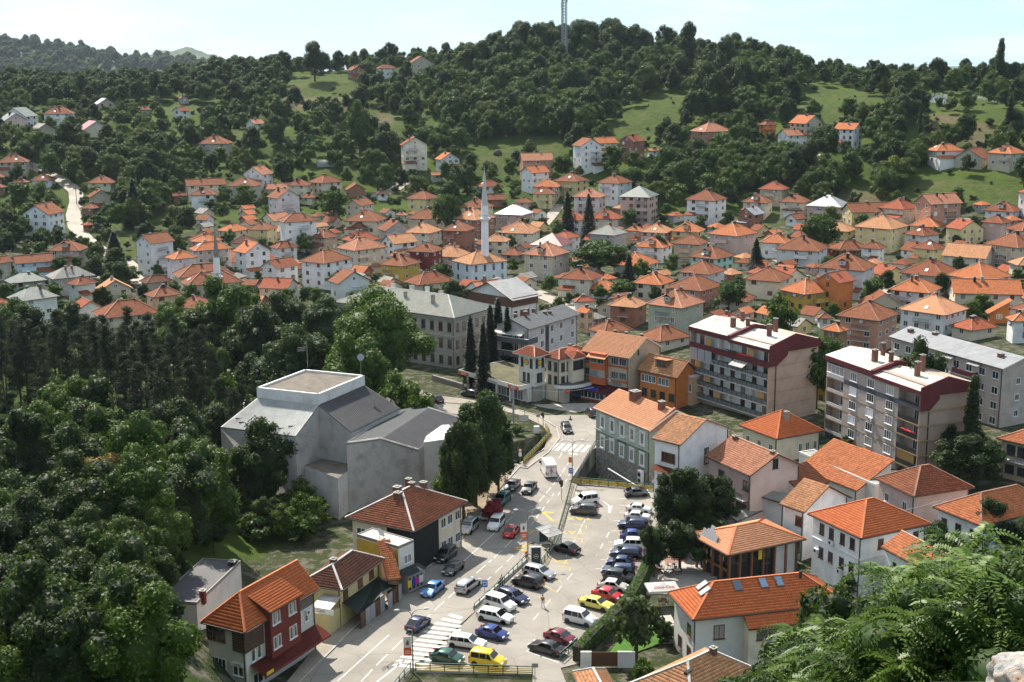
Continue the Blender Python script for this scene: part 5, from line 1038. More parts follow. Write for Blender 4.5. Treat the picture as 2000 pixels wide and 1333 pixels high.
# --- modern orange-roofed house at the bottom left
def ex30(r,a,b,he,top):
 s=.6;x0,x1=b*.27,b*.70
 MB().box((x0,-.9,5.9),(x1,-.003,he+.75)).build('red_bay',['wall_dullred'],r)
 f=[[(x0-.3,-1.2,he+.6),(x1+.3,-1.2,he+.6),(x1+.3,2.3,he+2.17),(x0-.3,2.3,he+2.17)]];ro=roof_mb(f).build('bay_roof',['roof_vivid','eaves_brown'],r);link('bay_tiles',tiles_mesh(f,'tile_vivid'),ro,kind='stuff')
 w=MB();w.add([(x0,-.003,he-.4),(x0,2.0,he+1.9),(x0,-.003,he+.75),(x1,-.003,he-.4),(x1,2.0,he+1.9),(x1,-.003,he+.75)],[(0,1,2),(3,5,4)]);w.build('bay_cheek',['wall_dullred'],r)
 for z in(he-1.2,he-4.1):
  for u in(.32,.38,.55,.61):fm,pm=win_mesh(.6,1.5,'frame_white','pane_dark',split=1);o=link('window',fm,r,(b*u,-.9,z));link('pane',pm,o)
 q=MB();q.add([(b*.05,-.02,6.2),(b*1.02,-.02,6.2),(b*1.02,-2.0,5.3),(b*.05,-2.0,5.3)],[(0,1,2,3),(3,2,1,0)]);q.box((b*.05,-2.04,5.0),(b*1.02,-2.0,5.3));q.build('shop_awning',['wall_dullred'],r)
 for i in range(5):fm,pm=win_mesh(1.7,1.4,'frame_white','pane_dark');o=link('shop_window',fm,r,(b*(.15+.18*i),-.01,3.5));link('pane',pm,o)
 for i in range(14):
  MB().box((-.14,.05,he-3.1+i*.2),(-.03,a*.32,he-3.0+i*.2)).box((-.14,-.14,he-3.1+i*.2),(b*.25,-.03,he-3.0+i*.2)).build('louvre_slat',['wood_dark'],r)
 for i in range(14):MB().box((b*.72,-.14,he-2.0+i*.1),(b*.98,-.03,he-1.95+i*.1)).build('louvre_slat',['wood_dark'],r)if i%2==0 else None
 fpart('hotel_board',MB().box((-1.0,-.12,0),(1.0,-.02,.38)).mesh('hotel_board',['sign_white']),r,'L',a,b,a*.78,6.1);fpart('lettering',text_mesh('HOTEL',.3,'letter_dark'),r,'L',a,b,a*.78,6.3,.13)
 fpart('yellow_sign',MB().box((-.6,-2.1,0),(.6,-2.06,.4)).mesh('yellow_sign',['logo_yellow']),r,'R',a,b,b*.12,5.3);ac_unit(r,'R',a,b,b*.88,he-2.9)
 st=MB()
 for i in range(16):st.box((-1.6,a*.55-i*.32,5.0-i*.2),(-.2,a*.55-i*.32+.32,5.06-i*.2))
 st.build('stair',['panel_grey'],r)
r,a,b,top=bld('hotel','modern white and dark red house with a bright orange tile roof and louvred corner','hotel',(478,1236),(392,1192),(624,1149),11.0,'hgx',.95,.5,z0=-3.0,wall='offwhite',rmat='vivid',cap='ridge_vivid',eave='eaves_brown',found=-3,extra=ex30,win=[('L',8.6,2.6,1.6,(.22,),'frame_brown','pane_dark',3),('L',5.2,.6,1.4,(.1,.2,.3,.4),'frame_white','pane_dark',1),('L',5.0,.7,1.6,(.72,.86),'frame_white','pane_dark',1),('R',7.2,.7,1.6,(.77,.87),'frame_white','pane_dark',1),('R',6.4,.7,1.5,(.1,.18),'frame_white','pane_dark',1),('L',1.5,1.0,1.8,(.15,.5),'frame_white','pane_dark')])
r,a,b,top=bld('annex','grey-walled annex with a dark shingle flat roof behind the modern orange-roofed house','annex',(384,1182),(305,1166),(470,1100),10.6,'flat',z0=-3.0,wall='concrete',rmat='coalshingle',eave='eaves_grey',cap=None,found=-2,chim=[(.12,-.02,.8,.6,'wall_dullred'),(.9,.1,.4,.8,'soot')],win=[('L',4.6,.8,1.7,(.6,),'frame_white','pane_dark'),('L',1.7,.8,1.7,(.62,),'frame_white','pane_dark')])
MB().box((-1.1,-.1,3.0),(-.003,a*.28,3.2)).box((-1.1,-.1,5.6),(-.003,a*.28,7.4)).build('red_balcony',['wall_dullred'],r)
# --- culture centre of raw concrete
def P3(px,py,z):return onz(px,py,z)
r=empty('culture_centre',P3(640,900,0),0,'large pale concrete culture centre with a flat gravel roof and steep metal roof slopes','public building');r0=r.location.copy()
def L3(px,py,z):return tuple(P3(px,py,z)-r0)
def poly3(name,mats,faces,thick=.0):
 mb=MB()
 for f,mi in faces:
  n=(Vector(f[1])-Vector(f[0])).cross(Vector(f[2])-Vector(f[0]))
  mb.add(f,[tuple(range(len(f)))],mi)
 return mb.build(name,mats,r)
zt=17.0;A_,B_,C_=L3(501,757,zt),L3(622,770,zt),L3(712,733,zt);Bv,Av,Cv=Vector(B_),Vector(A_),Vector(C_);Dv=Av+Cv-Bv;D_=tuple(Dv)
foot=[A_,B_,C_,D_]
MB().prism([(p[0],p[1])for p in foot],15.3,16.65,0,1).build('roof_box',['wall_culture','roof_gravel'],r)
cp=MB()
for i in range(4):
 p,q=Vector(foot[i]),Vector(foot[(i+1)%4]);d=(q-p).normalized();inn=Vector((-d.y,d.x,0));inn=inn if inn.dot((Av+Cv)/2-p)>0 else-inn
 cp.add([p-Vector((0,0,.34)),q-Vector((0,0,.34)),q+inn*.35-Vector((0,0,.34)),p+inn*.35-Vector((0,0,.34)),p,q,q+inn*.35,p+inn*.35],[(3,2,1,0),(4,5,6,7),(0,1,5,4),(1,2,6,5),(2,3,7,6),(3,0,4,7)])
cp.build('parapet',['eaves_white'],r)
b15=lambda p:(p[0],p[1],15.25)
Ln,Rn=L3(577,852,11.7),L3(686,843,11.9);Lf=tuple(Vector(Ln)+(Av-Bv)*1.2);Rf=tuple(Vector(Rn)+(Cv-Bv)*1.1)
def slope_obj(name,quad,mat,cap='eaves_grey'):
 n=(Vector(quad[1])-Vector(quad[0])).cross(Vector(quad[2])-Vector(quad[0]));quad=quad if n.z>0 else list(reversed(quad));return roof_mb([quad],.3).build(name,[mat,cap],r)
slope_obj('metal_slope',[b15(A_),b15(B_),Ln,Lf],'roof_corrugated');slope_obj('dark_slope',[b15(B_),b15(C_),Rf,Rn],'roof_coalshingle')
def wallseg(pts,mat='wall_culture',name='wall',zb=-1.5,inset=.25):
 mb=MB()
 for p,q in zip(pts[:-1],pts[1:]):mb.add([(p[0],p[1],zb),(q[0],q[1],zb),(q[0],q[1],q[2]-inset),(p[0],p[1],p[2]-inset)],[(0,1,2,3),(3,2,1,0)])
 return mb.build(name,[mat],r)
wallseg([Lf,Ln,b15(B_),Rn,Rf,(Rf[0]+4,Rf[1]+10,10),(D_[0],D_[1],15.2),(Lf[0],Lf[1],Lf[2])],name='hall_wall')
def ribs(A,B,C,D,n,mat,h=.07):
 mb=MB();A,B,C,D=map(Vector,(A,B,C,D));up=Vector((0,0,h*.5))
 for i in range(1,n):t=i/n;mb.bar(A.lerp(B,t)+up,D.lerp(C,t)+up,.09,h)
 mb.build('roof_ribs',[mat],r,kind='stuff')
ribs(b15(A_),b15(B_),Ln,Lf,34,'roof_corrugated');ribs(b15(B_),b15(C_),Rf,Rn,36,'roof_coalshingle')
for u,v in((.2,.8),(.35,.75),(.5,.85),(.62,.72),(.75,.84),(.86,.74),(.1,.7)):
 p=Vector(Lf).lerp(Vector(Ln),u).lerp(Vector(b15(A_)).lerp(Vector(b15(B_)),u),1-v);MB().box((-.5,-.06,0),(.5,.06,.14)).build('snow_guard',['soot'],r).location=p
# second volume with the great blank wall
W1=L3(677,866,11.0);base1,base2=Vector(L3(684,972,2)),Vector(L3(752,962,2));dw=(base2-base1).normalized()
def on_wall(px,py):
 lo,hi=0.,25.;nn=Vector((-dw.y,dw.x,0));f=lambda z:(Vector(L3(px,py,z))-Vector(W1)).dot(nn);s0=f(lo)>0
 for _ in range(50):
  m=(lo+hi)/2
  if(f(m)>0)==s0:lo=m
  else:hi=m
 return L3(px,py,lo)
W2,W3=on_wall(743,857),on_wall(817,879)
_v=Vector(L3(835,797,W2[2]))-Vector(W2);F1,F2,F3=[tuple(Vector(w)+_v)for w in(W1,W2,W3)]
slope_obj('slate_slope',[W1,W2,F2,F1],'roof_bitumen');slope_obj('lower_slope',[W2,W3,F3,F2],'roof_coalshingle')
ribs(W1,W2,F2,F1,14,'roof_bitumen',.05);ribs(W2,W3,F3,F2,16,'roof_coalshingle',.05)
wallseg([F1,W1,W2,W3,F3,F2],name='blank_wall',inset=-.25)
gl=L3(612,897,7.0);MB().prism([(p[0],p[1])for p in(L3(585,905,6.5),L3(660,935,6.5),L3(700,905,6.5),L3(640,860,6.5))],-1.5,6.5,0,1).build('lower_wing',['wall_culture','roof_gravel'],r)
P_=L3(671,958,3.2);gm=MB().box((-1.1,-.1,0),(1.1,0,2.2));o=gm.build('grille_window',['pane_dark'],r);o.location=(P_[0],P_[1]-.3,P_[2])
for px in(602,610,618):P_=L3(px,930,4.4);o=MB().box((-.18,-.08,0),(.18,0,1.7)).build('slot_window',['pane_dark'],r);o.location=(P_[0],P_[1]-.6,P_[2])
MB().prism([(p[0],p[1])for p in(L3(395,822,5),L3(500,845,5),L3(520,780,5),L3(430,775,5))],-1,5,0,1).build('side_wing',['wall_culture','roof_whitemetal'],r)
P_=L3(855,850,9);MB().prism([(P_[0]-2,P_[1]-4),(P_[0]+2.2,P_[1]-2),(P_[0]+1.6,P_[1]+6),(P_[0]-1.5,P_[1]+6)],-1,9.0,0).build('fin_wall',['wall_culture'],r)
P_=L3(705,733,17);MB().bar((P_[0],P_[1],17),(P_[0],P_[1],20),.08).build('aerial_mast',['steel'],r);dm=MB();dm.lathe([(.05,0),(.4,.07),(.6,.2)],14);d_=dm.build('satellite_dish',['panel_grey'],r);d_.location=(P_[0],P_[1],20);d_.rotation_euler=(1.2,0,.4)
P_=L3(601,718,17);am=MB();am.bar((P_[0],P_[1],17),(P_[0],P_[1],21.5),.08);[am.bar((P_[0]-1.6,P_[1],19.8+k*.3),(P_[0]-.2,P_[1],20+k*.3),.05)for k in range(3)];am.build('aerial',['steel'],r)
F4=[W1,W3,F3,F1];FOOT.append([(p[0]+r0.x,p[1]+r0.y)for p in(A_,Lf,Ln,W1,W3,F3,C_,D_)]);SCREEN.append((480,865,718,1000,190));r['_px'],r['_py']=660,850
# --- mosque: prayer hall and two minarets
MOSQUE_WIN=[]
def ex_m(r,a,b,he,top):
 for f,n in(('L',2),('R',4)):
  Lf=a if f=='L' else b
  for z,h in((3.9,1.7),(.9,1.3)):
   for i in range(n):
    mb=MB();mb.box((-.4,-.06,0),(.4,-.004,h));mb.prism([(math.cos(t)*.4,0)for t in(0,3.14)],0,0)if False else None
    arc=[(math.cos(t)*.4,h+math.sin(t)*.4)for t in np.linspace(0,math.pi,9)];mb.add([(x,-.06,z_)for x,z_ in arc],[tuple(range(9))]);mb.add([(x,-.004,z_)for x,z_ in arc],[tuple(reversed(range(9)))])
    fpart('arched_window',mb.mesh('arched_window',['pane_dark']),r,f,a,b,Lf*(i+.5)/n,z)
building('mosque','white mosque hall with arched windows and brown roof below the tall minaret','mosque',fr=(lambda s:s[:4])(solve_house(496,881,920,994,.8,2,'hip')),he=6.6,roof='hip',slope=.55,ov=.55,wall='blue',rmat='light',cap='ridge_brown',tiles=False,near=False,extra=ex_m)
def minaret(x,y,z0,H,label,R=1.0,lead='eaves_grey',bal=(.55,)):
 root=empty('minaret',(x,y,z0),0,label,'minaret');hs=H*.66
 n=12;MB().lathe([(R*1.25,-2),(R*1.25,H*.12),(R,H*.17),(R*.92,hs)],n).build('shaft',['minaret_white'],root)
 g=MB();zb=H*bal[0];g.lathe([(R,zb-1.0),(R*1.55,zb-.15),(R*1.6,zb)],16);bl=g.build('gallery',['minaret_white'],root)
 q=MB();
 for k in range(16):t=2*math.pi*k/16;q.bar((math.cos(t)*R*1.52,math.sin(t)*R*1.52,zb),(math.cos(t)*R*1.52,math.sin(t)*R*1.52,zb+1),.09);t2=2*math.pi*(k+1)/16;q.bar((math.cos(t)*R*1.52,math.sin(t)*R*1.52,zb+1),(math.cos(t2)*R*1.52,math.sin(t2)*R*1.52,zb+1),.09)
 q.build('railing',['panel_grey'],bl)
 MB().lathe([(R*1.02,hs),(R*1.02,hs+.25),(R*.85,hs+.3),(.07,H*.965)],n).build('spire',[lead],root)
 MB().lathe([(.05,H*.955),(.2,H*.965),(.05,H*.975),(.14,H*.983),(.03,H*.99),(.03,H)],8).build('finial',['panel_grey'],root)
 p=pix(x,y,z0+H*.6);root['_px'],root['_py']=p;return root
worn('minaret_white',(.78,.77,.80),.7,.12)
p=at(941,560);minaret(p.x+1.0,p.y+8,p.z,35.5,'tall slender white minaret rising behind the prayer hall',1.12,'awning_grey')
p=at(422,640);X_=onz(422,640);
def minaret_fit(px,pytop,d,base_py,label,R):
 rr=ray(px,pytop);hh=math.hypot(rr[0],rr[1]);x,y=rr[0]/hh*d,rr[1]/hh*d;z=CAMZ+rr[2]/hh*d;minaret(x,y,th(x,y),z-th(x,y),label,R,bal=(.45,))
minaret_fit(419,441,352,0,'smaller minaret with a grey lead spire behind the plane trees on the left',.95)
# ------------------------------------------------------------------ the houses of the town and the hill
# apex row, left eave, near corner, right eave (picture columns), depth ratio, storeys, roof kind, wall, roof
H_LIST="""
210 2 48 72 1.4 2 gl white greengrey
221 -5 8 52 .8 2 gr pink greengrey
208 84 138 146 1.2 2 hip white rust
236 146 160 216 .7 1 gr cream crimson
241 47 60 118 .6 1 gr beige fibre
192 182 190 224 .6 1 gr beige whitemetal
208 266 290 298 1.2 1 hip beige rust
209 335 352 371 1 2 gl white rust
187 347 351 370 .8 1 gr grey brown
233 478 496 518 1 1 gl white salmon
265 386 442 455 1.2 2 hip beige brown
302 -5 50 57 1.2 2 hip beige brown
349 24 50 58 1.2 1 hip brown brown
340 60 100 109 1.1 1 hip white rust
337 -30 2 12 1.2 1 hip brown brown
357 -30 2 12 1.2 1 hip brown rust
344 169 215 229 1.2 1 hip cream brown
370 170 176 218 .8 2 gr beige rust
397 156 180 197 1 1 hip brown brown
435 163 170 180 1 1 hip brown red
398 42 92 125 1 3 gl white brown
469 93 152 172 1.1 2 hip pink brown
456 262 293 340 .9 4 gl white brown
489 320 340 385 .9 3 hip lilac orange
472 369 381 453 .6 3 hip pink orange
515 337 350 455 .6 2 hip beige brown
530 353 366 473 .6 2 hip cream rust
459 448 490 505 1 1 hip cream dark
472 455 478 530 .8 3 gr white orange
537 272 286 337 .7 1 hip grey dark
560 281 300 356 .8 3 hip peach brown
586 180 200 312 .7 2 hip cream rust
585 124 138 212 .7 1 gr white red
544 186 190 257 .7 2 gr beige light
540 128 150 189 .9 2 hip white rust
521 90 104 183 .7 2 hip grey fibre
561 14 40 112 .8 3 hip white greengrey
533 10 22 88 .7 2 hip grey greengrey
497 24 28 102 .6 2 gx blue brown
501 -24 -4 24 1 2 gx beige rust
583 -36 -10 30 .9 1 hip cream red
325 472 512 535 1.2 2 gl white salmon
349 359 364 440 .5 2 gx cream brown
366 370 420 424 1.1 2 hip white brown
346 441 495 512 1.1 2 hip beige brown
377 333 337 365 .6 1 gx brown rust
358 515 520 574 .6 1 gx beige salmon
369 520 540 587 .9 3 gr lilac brown
350 560 598 610 1.1 2 hip cream rust
377 582 610 620 1.1 1 hip cream brown
341 600 628 670 .9 2 hip cream rust
267 780 785 836 .6 4 gr cream rust
298 848 860 900 .8 2 gr white orange
336 838 843 866 .8 1 gx beige salmon
358 672 678 715 .7 1 gr brick brown
372 732 736 760 .8 1 hip white dark
372 792 832 860 1 2 hip yellow brown
352 927 940 983 .8 1 hip white rust
380 941 946 988 .7 1 gx brick rust
388 896 950 966 1.1 2 hip cream brown
407 880 928 971 .9 3 hip brick light
400 965 1020 1043 1.1 2 hip pink whitemetal
410 671 735 757 1.1 2 hip cream brown
431 679 720 734 1.1 1 gl brick rust
430 736 752 806 .8 2 gr grey rust
414 772 792 797 1.1 1 hip white salmon
408 793 850 871 1.1 2 hip beige brown
435 789 838 866 .9 2 hip cream light
432 861 910 931 .9 3 hip brick brown
416 542 553 620 .7 4 hip white brown
449 601 632 662 1 2 hip peach brown
452 665 690 745 .8 1 hip beige red
464 655 692 757 .8 3 hip cream salmon
457 742 768 816 .9 2 gl white light
472 795 845 868 1 3 hip dullred brown
478 836 893 922 1 2 hip pink light
457 943 988 998 1.1 2 hip cream light
471 525 541 583 .8 2 hip white rust
488 584 632 688 .8 3 hip white brown
505 508 540 585 .8 2 gl white rust
527 640 660 725 .7 2 gr white brown
497 739 785 824 .9 2 hip ochre brown
531 785 818 890 .7 1 hip cream rust
490 758 765 800 .8 1 hip cream brown
299 1012 1020 1082 .7 3 gx salmon salmon
324 1015 1038 1075 .9 3 gl white orange
337 1081 1125 1151 1 2 hip yellow brown
350 1040 1088 1098 1.1 2 hip cream orange
366 1038 1080 1088 1.1 2 hip yellow brown
386 1004 1034 1042 1.1 1 hip pink brown
270 1116 1134 1178 1 4 gr white brown
268 1150 1168 1208 .8 2 gx white orange
264 1208 1238 1262 1 3 gl brick rust
289 1262 1266 1292 .7 1 gx white light
240 1346 1378 1431 .8 2 hip salmon salmon
236 1480 1494 1519 .8 2 hip orange rust
341 1166 1208 1238 .9 3 hip white brown
363 1209 1270 1288 1 4 hip pink greengrey
369 1118 1172 1186 1.2 3 hip lilac salmon
370 1339 1395 1422 1 3 hip white brown
380 1449 1496 1512 1.1 2 hip cream brown
405 1439 1474 1495 1 2 gl brick greymetal
413 1087 1140 1151 1.1 2 hip white red
410 1150 1208 1218 1.2 2 hip cream red
431 972 1038 1058 1 2 hip cream light
455 1034 1098 1123 1 2 hip white darkred
474 1020 1080 1116 .9 3 hip beige salmon
484 975 1010 1028 1 1 hip grey brown
438 1149 1200 1228 1 3 hip grey slate
440 1221 1250 1260 1 2 hip peach orange
435 1249 1300 1320 1 2 hip pink light
434 1309 1365 1379 1.1 2 hip yellow orange
435 1383 1440 1482 .9 3 hip pink orange
462 1240 1295 1317 1 2 hip white orange
457 1313 1365 1386 1 3 hip peach brown
481 1346 1400 1437 .9 2 hip turquoise brown
493 1194 1257 1290 .9 1 hip white orange
521 1092 1153 1180 1 2 hip cream rust
545 1143 1196 1215 1 1 hip white orange
532 1235 1290 1320 .9 2 hip cream orange
536 1302 1370 1413 .9 2 hip salmon brown
509 1325 1385 1420 .9 2 hip lilac brown
521 1454 1523 1549 1 2 hip cream brown
456 1484 1534 1549 1 2 hip white orange
567 1262 1332 1380 .9 3 hip green salmon
576 1187 1243 1268 1 2 hip brick light
627 1147 1180 1237 .8 1 hip cream brown
636 1242 1290 1353 .8 1 hip cream brown
563 1394 1458 1478 1 1 hip cream rust
578 1117 1124 1165 .7 1 hip white red
600 1124 1145 1166 1 2 gr peach orange
379 1522 1572 1586 1.1 2 hip cream brown
355 1482 1529 1543 1.1 2 hip beige red
398 1527 1566 1580 1.1 1 hip white red
417 1532 1556 1576 1 1 gl white brown
381 1575 1643 1663 1.1 2 hip pink greymetal
396 1644 1665 1745 .6 2 gx yellow brown
418 1670 1742 1776 1 3 hip yellow light
388 1716 1765 1798 .9 2 hip cream red
378 1786 1820 1880 .8 3 gx salmon salmon
423 1777 1830 1848 1 1 hip cream orange
433 1604 1657 1675 1.1 1 hip yellow light
442 1765 1805 1838 .9 2 hip white rust
469 1782 1825 1850 1 2 hip yellow rust
477 1843 1925 1945 1.2 2 gr cream light
394 1924 1980 1998 1.1 1 hip white rust
420 1918 1958 1978 1 2 hip pink rust
453 1926 1990 2040 1 3 hip beige brown
432 1965 1998 2040 1 2 hip cream rust
225 1541 1574 1610 .9 3 gr beige orange
252 1517 1539 1580 .8 2 gx white salmon
240 1629 1669 1687 1.1 3 gr white orange
281 1811 1831 1883 .7 2 hip white orange
289 1865 1920 1943 1 1 gl beige brown
282 1930 1975 2006 1 2 hip beige orange
367 1988 2004 2030 .9 3 hip white red
461 1516 1598 1620 1.1 2 hip white brown
470 1614 1640 1704 .7 1 hip red brown
471 1680 1718 1732 1 2 hip white rust
495 1598 1688 1712 1.1 3 hip lilac brown
505 1761 1842 1880 1 2 hip beige rust
513 1853 1922 1978 .9 2 hip white orange
540 1739 1815 1840 1 2 hip white orange
574 1759 1847 1892 1 2 hip white pale
588 1636 1717 1758 .9 3 hip salmon brown
569 1677 1690 1770 .6 1 gr beige rust
545 1522 1573 1631 .9 2 hip ochre orange
530 1592 1640 1672 1 3 gl orange red
631 1604 1640 1662 1 3 hip brown orange
545 1855 1868 1995 .6 2 gx cream orange
620 1857 1900 1950 .8 1 hip cream red
610 1965 1980 2034 .8 2 hip white orange
601 1925 1932 1975 .6 1 sx orange orange
500 1970 1990 2040 .9 2 hip cream light
126 733 739 775 .7 2 hip white brown
110 790 798 850 .7 2 gr beige brown
114 818 842 852 1.1 1 hip beige salmon
128 676 686 716 .8 2 gr brick brown
131 1780 1788 1804 .8 2 gx white red
122 168 172 182 .8 1 hip white rust
640 -40 0 20 1 1 hip cream red
612 1595 1600 1625 1 1 hip white brown
"""
WN=dict(white='white',cream='cream',beige='beige',pink='pink',lilac='pale lilac',yellow='yellow',ochre='ochre yellow',peach='peach',salmon='salmon',mint='mint',turquoise='pale turquoise',grey='grey',orange='orange',green='grey green',red='red',brown='brown',brick='bare brick',blue='pale blue',dullred='dull red')
RN=dict(brown='weathered brown tile',red='red tile',orange='orange tile',salmon='salmon tile',light='light orange tile',dark='dark brown tile',pale='bright pale orange tile',rust='rusty red brown tile',slate='grey slate',greengrey='grey green',crimson='crimson sheet',fibre='grey fibre board',whitemetal='white sheet',greymetal='grey sheet',darkred='dark red sheet')
RK=dict(hip='hipped',gl='gabled',gr='gabled',gx='gabled',sx='lean-to')
_AER=MB().bar((0,0,-.6),(0,0,1.7),.06).bar((-.5,0,1.5),(.5,0,1.5),.05).bar((-.35,0,1.2),(.35,0,1.2),.05).mesh('aerial',['black_iron'])
_DISH=MB().lathe([(.05,0),(.3,.06),(.45,.16)],10).mesh('satellite_dish',['awning_grey'])
_SKY=MB().box((-.4,-.6,0),(.4,.6,.1)).mesh('roof_window',['shutter_white'])
def extras(root,a,b,he,slope,kind,st,wall,rmat,rs,left):
 z_at=lambda x:he+.14+slope*x
 if kind=='hip' and min(a,b)>6:
  if rs.random()<.55:link('aerial',_AER,root,(b*rs.uniform(.4,.6),a*rs.uniform(.4,.6),z_at(min(a,b)*.42)),rs.uniform(0,3))
  if rs.random()<.28:x=rs.uniform(.9,2.0);o=link('roof_window',_SKY,root,(x,a*rs.uniform(.35,.65),z_at(x)+.02));o.rotation_euler=(math.atan(slope),0,-math.pi/2)
 if rs.random()<.4:o=link('satellite_dish',_DISH,root,(-.35,a*rs.uniform(.2,.8),he-.9));o.rotation_euler=(1.2,0,-1.2)
 if st>1 and rs.random()<.38:
  f='L' if left else 'R';Lf=a if f=='L' else b;w=Lf*rs.uniform(.35,.7);u=rs.choice((w/2+.1,Lf-w/2-.1));d=rs.uniform(1.6,2.8);h=rs.choice((2.3,2.5));p=face_pt(f,a,b,u)
  q=MB().box((-w/2,-d,-3),(w/2,-.004,h)).build('wing',['wall_'+wall],root);q.location=(*p,0);q.rotation_euler=(0,0,FACE_ROT[f])
  roof_mb([[(-w/2-.3,-d-.4,h-.02),(w/2+.3,-d-.4,h-.02),(w/2+.3,-.01,h+d*.35),(-w/2-.3,-.01,h+d*.35)]],.14).build('wing_roof',['roof_'+rmat,'eaves_brown'],q)
 if kind=='hip' and a>7 and rs.random()<.16 and rmat in ROOFS:
  x0=1.0;y=a*.5;zt=z_at(x0)+1.1;q=MB().box((x0,y-.9,he),(x0+2.2,y+.9,zt)).build('dormer',['wall_'+wall],root)
  roof_mb([[(x0-.3,y-1.25,zt-.1),(x0-.3,y,zt+.7),(x0+3,y,zt+.7),(x0+3,y-1.25,zt-.1)],[(x0-.3,y,zt+.7),(x0-.3,y+1.25,zt-.1),(x0+3,y+1.25,zt-.1),(x0+3,y,zt+.7)]],.12).build('dormer_roof',['roof_'+rmat,'eaves_brown'],q)
  link('window',win_single(.9,.8,'frame_white','pane_dark'),q,(x0,y,zt-.95),FACE_ROT['L'])
def make_houses():
 rs=random.Random(5)
 for ln in H_LIST.strip().splitlines():
  t=ln.split();ay,xL,xc,xR,r=map(float,t[:5]);st=int(t[5]);kind,wall,rmat=t[6:9]
  O,ang,a,b,he,slope,ov=solve_house(ay,xL,xc,xR,r,st,kind)
  k2={'gl':'gx','gr':'gy'}.get(kind,kind)
  kinds=['weathered']
  cap={'brown':'ridge_brown','rust':'ridge_brown','orange':'ridge_pale','salmon':'ridge_pale','light':'ridge_pale','red':'ridge_brown','dark':'ridge_dark','pale':'ridge_pale','slate':'ridge_pale'}.get(rmat)
  nch=rs.choice((1,1,2,2))if st>1 or rs.random()<.6 else 0
  span=min(a,b)
  chs=[]
  for _ in range(nch):
   fx,fy=rs.uniform(.3,.7),rs.uniform(.35,.65);chs.append((fx,fy,rs.uniform(.15,.6),rs.uniform(.45,.7),rs.choice(('chimney_brick','chimney_brick','soot','chimney_render'))))
  lab='a %s %s house under a %s %s roof'%({1:'low',2:'two-storey',3:'three-storey',4:'tall four-storey'}[st],WN[wall],RN[rmat],RK[kind])
  root,a,b,top=building('house' if not(st==1 and a*b<40)else 'shed',lab[2:],'house' if not(st==1 and a*b<40)else 'shed',fr=(O,ang,a,b),he=he,roof=k2,slope=slope,ov=ov,wall=wall,rmat=rmat,cap=cap,tiles=False,chim=chs,near=False,found=-3.5,eave=rs.choice(('eaves_brown','eaves_brown','eaves_grey')))
  fr,pn=rs.choice((('frame_white','pane_dark'),('frame_white','pane_dark'),('frame_brown','pane_dark'),('frame_white','pane_curtain'),('frame_brown','pane_wood'),('frame_white','shutter_white')))
  if wall in('turquoise',):fr='frame_teal'
  std_windows(root,a,b,he,st,("L","R","BR","BL"),False,fr,pn,rs,2.62,w=rs.choice((1.0,1.2,1.4)),h=rs.choice((1.2,1.35)),gap=rs.choice((2.5,3.0,3.4)),skip=.18,panes=(pn,'pane_dark','pane_dark','pane_curtain'))
  if st>=2 and rs.random()<.6:
   face='L' if a*abs(xc-xL)>b*abs(xR-xc)else 'R';Lf=a if face=='L' else b
   w=min(Lf*.45,4.2);u=rs.uniform(w/2+.4,Lf-w/2-.4)if Lf>w+1 else Lf/2
   for s in range(1,st):
    balcony(root,face,a,b,u-w/2,u+w/2,s*2.62+.1,1.15,solid=('wall_'+wall)if rs.random()<.5 else None)
  if kind in('gl','gr')and st>1:
   face='L' if kind=='gl' else 'R';Lf=a if face=='L' else b
   put_window(root,face,a,b,Lf/2,he+.3,.9,1.0,'frame_white','pane_dark',False)
  extras(root,a,b,he,slope,k2,st,wall,rmat,rs,xc-xL>xR-xc)
  root['_look']=lab[2:];root['_auto']=1
  PLACED.append(root)
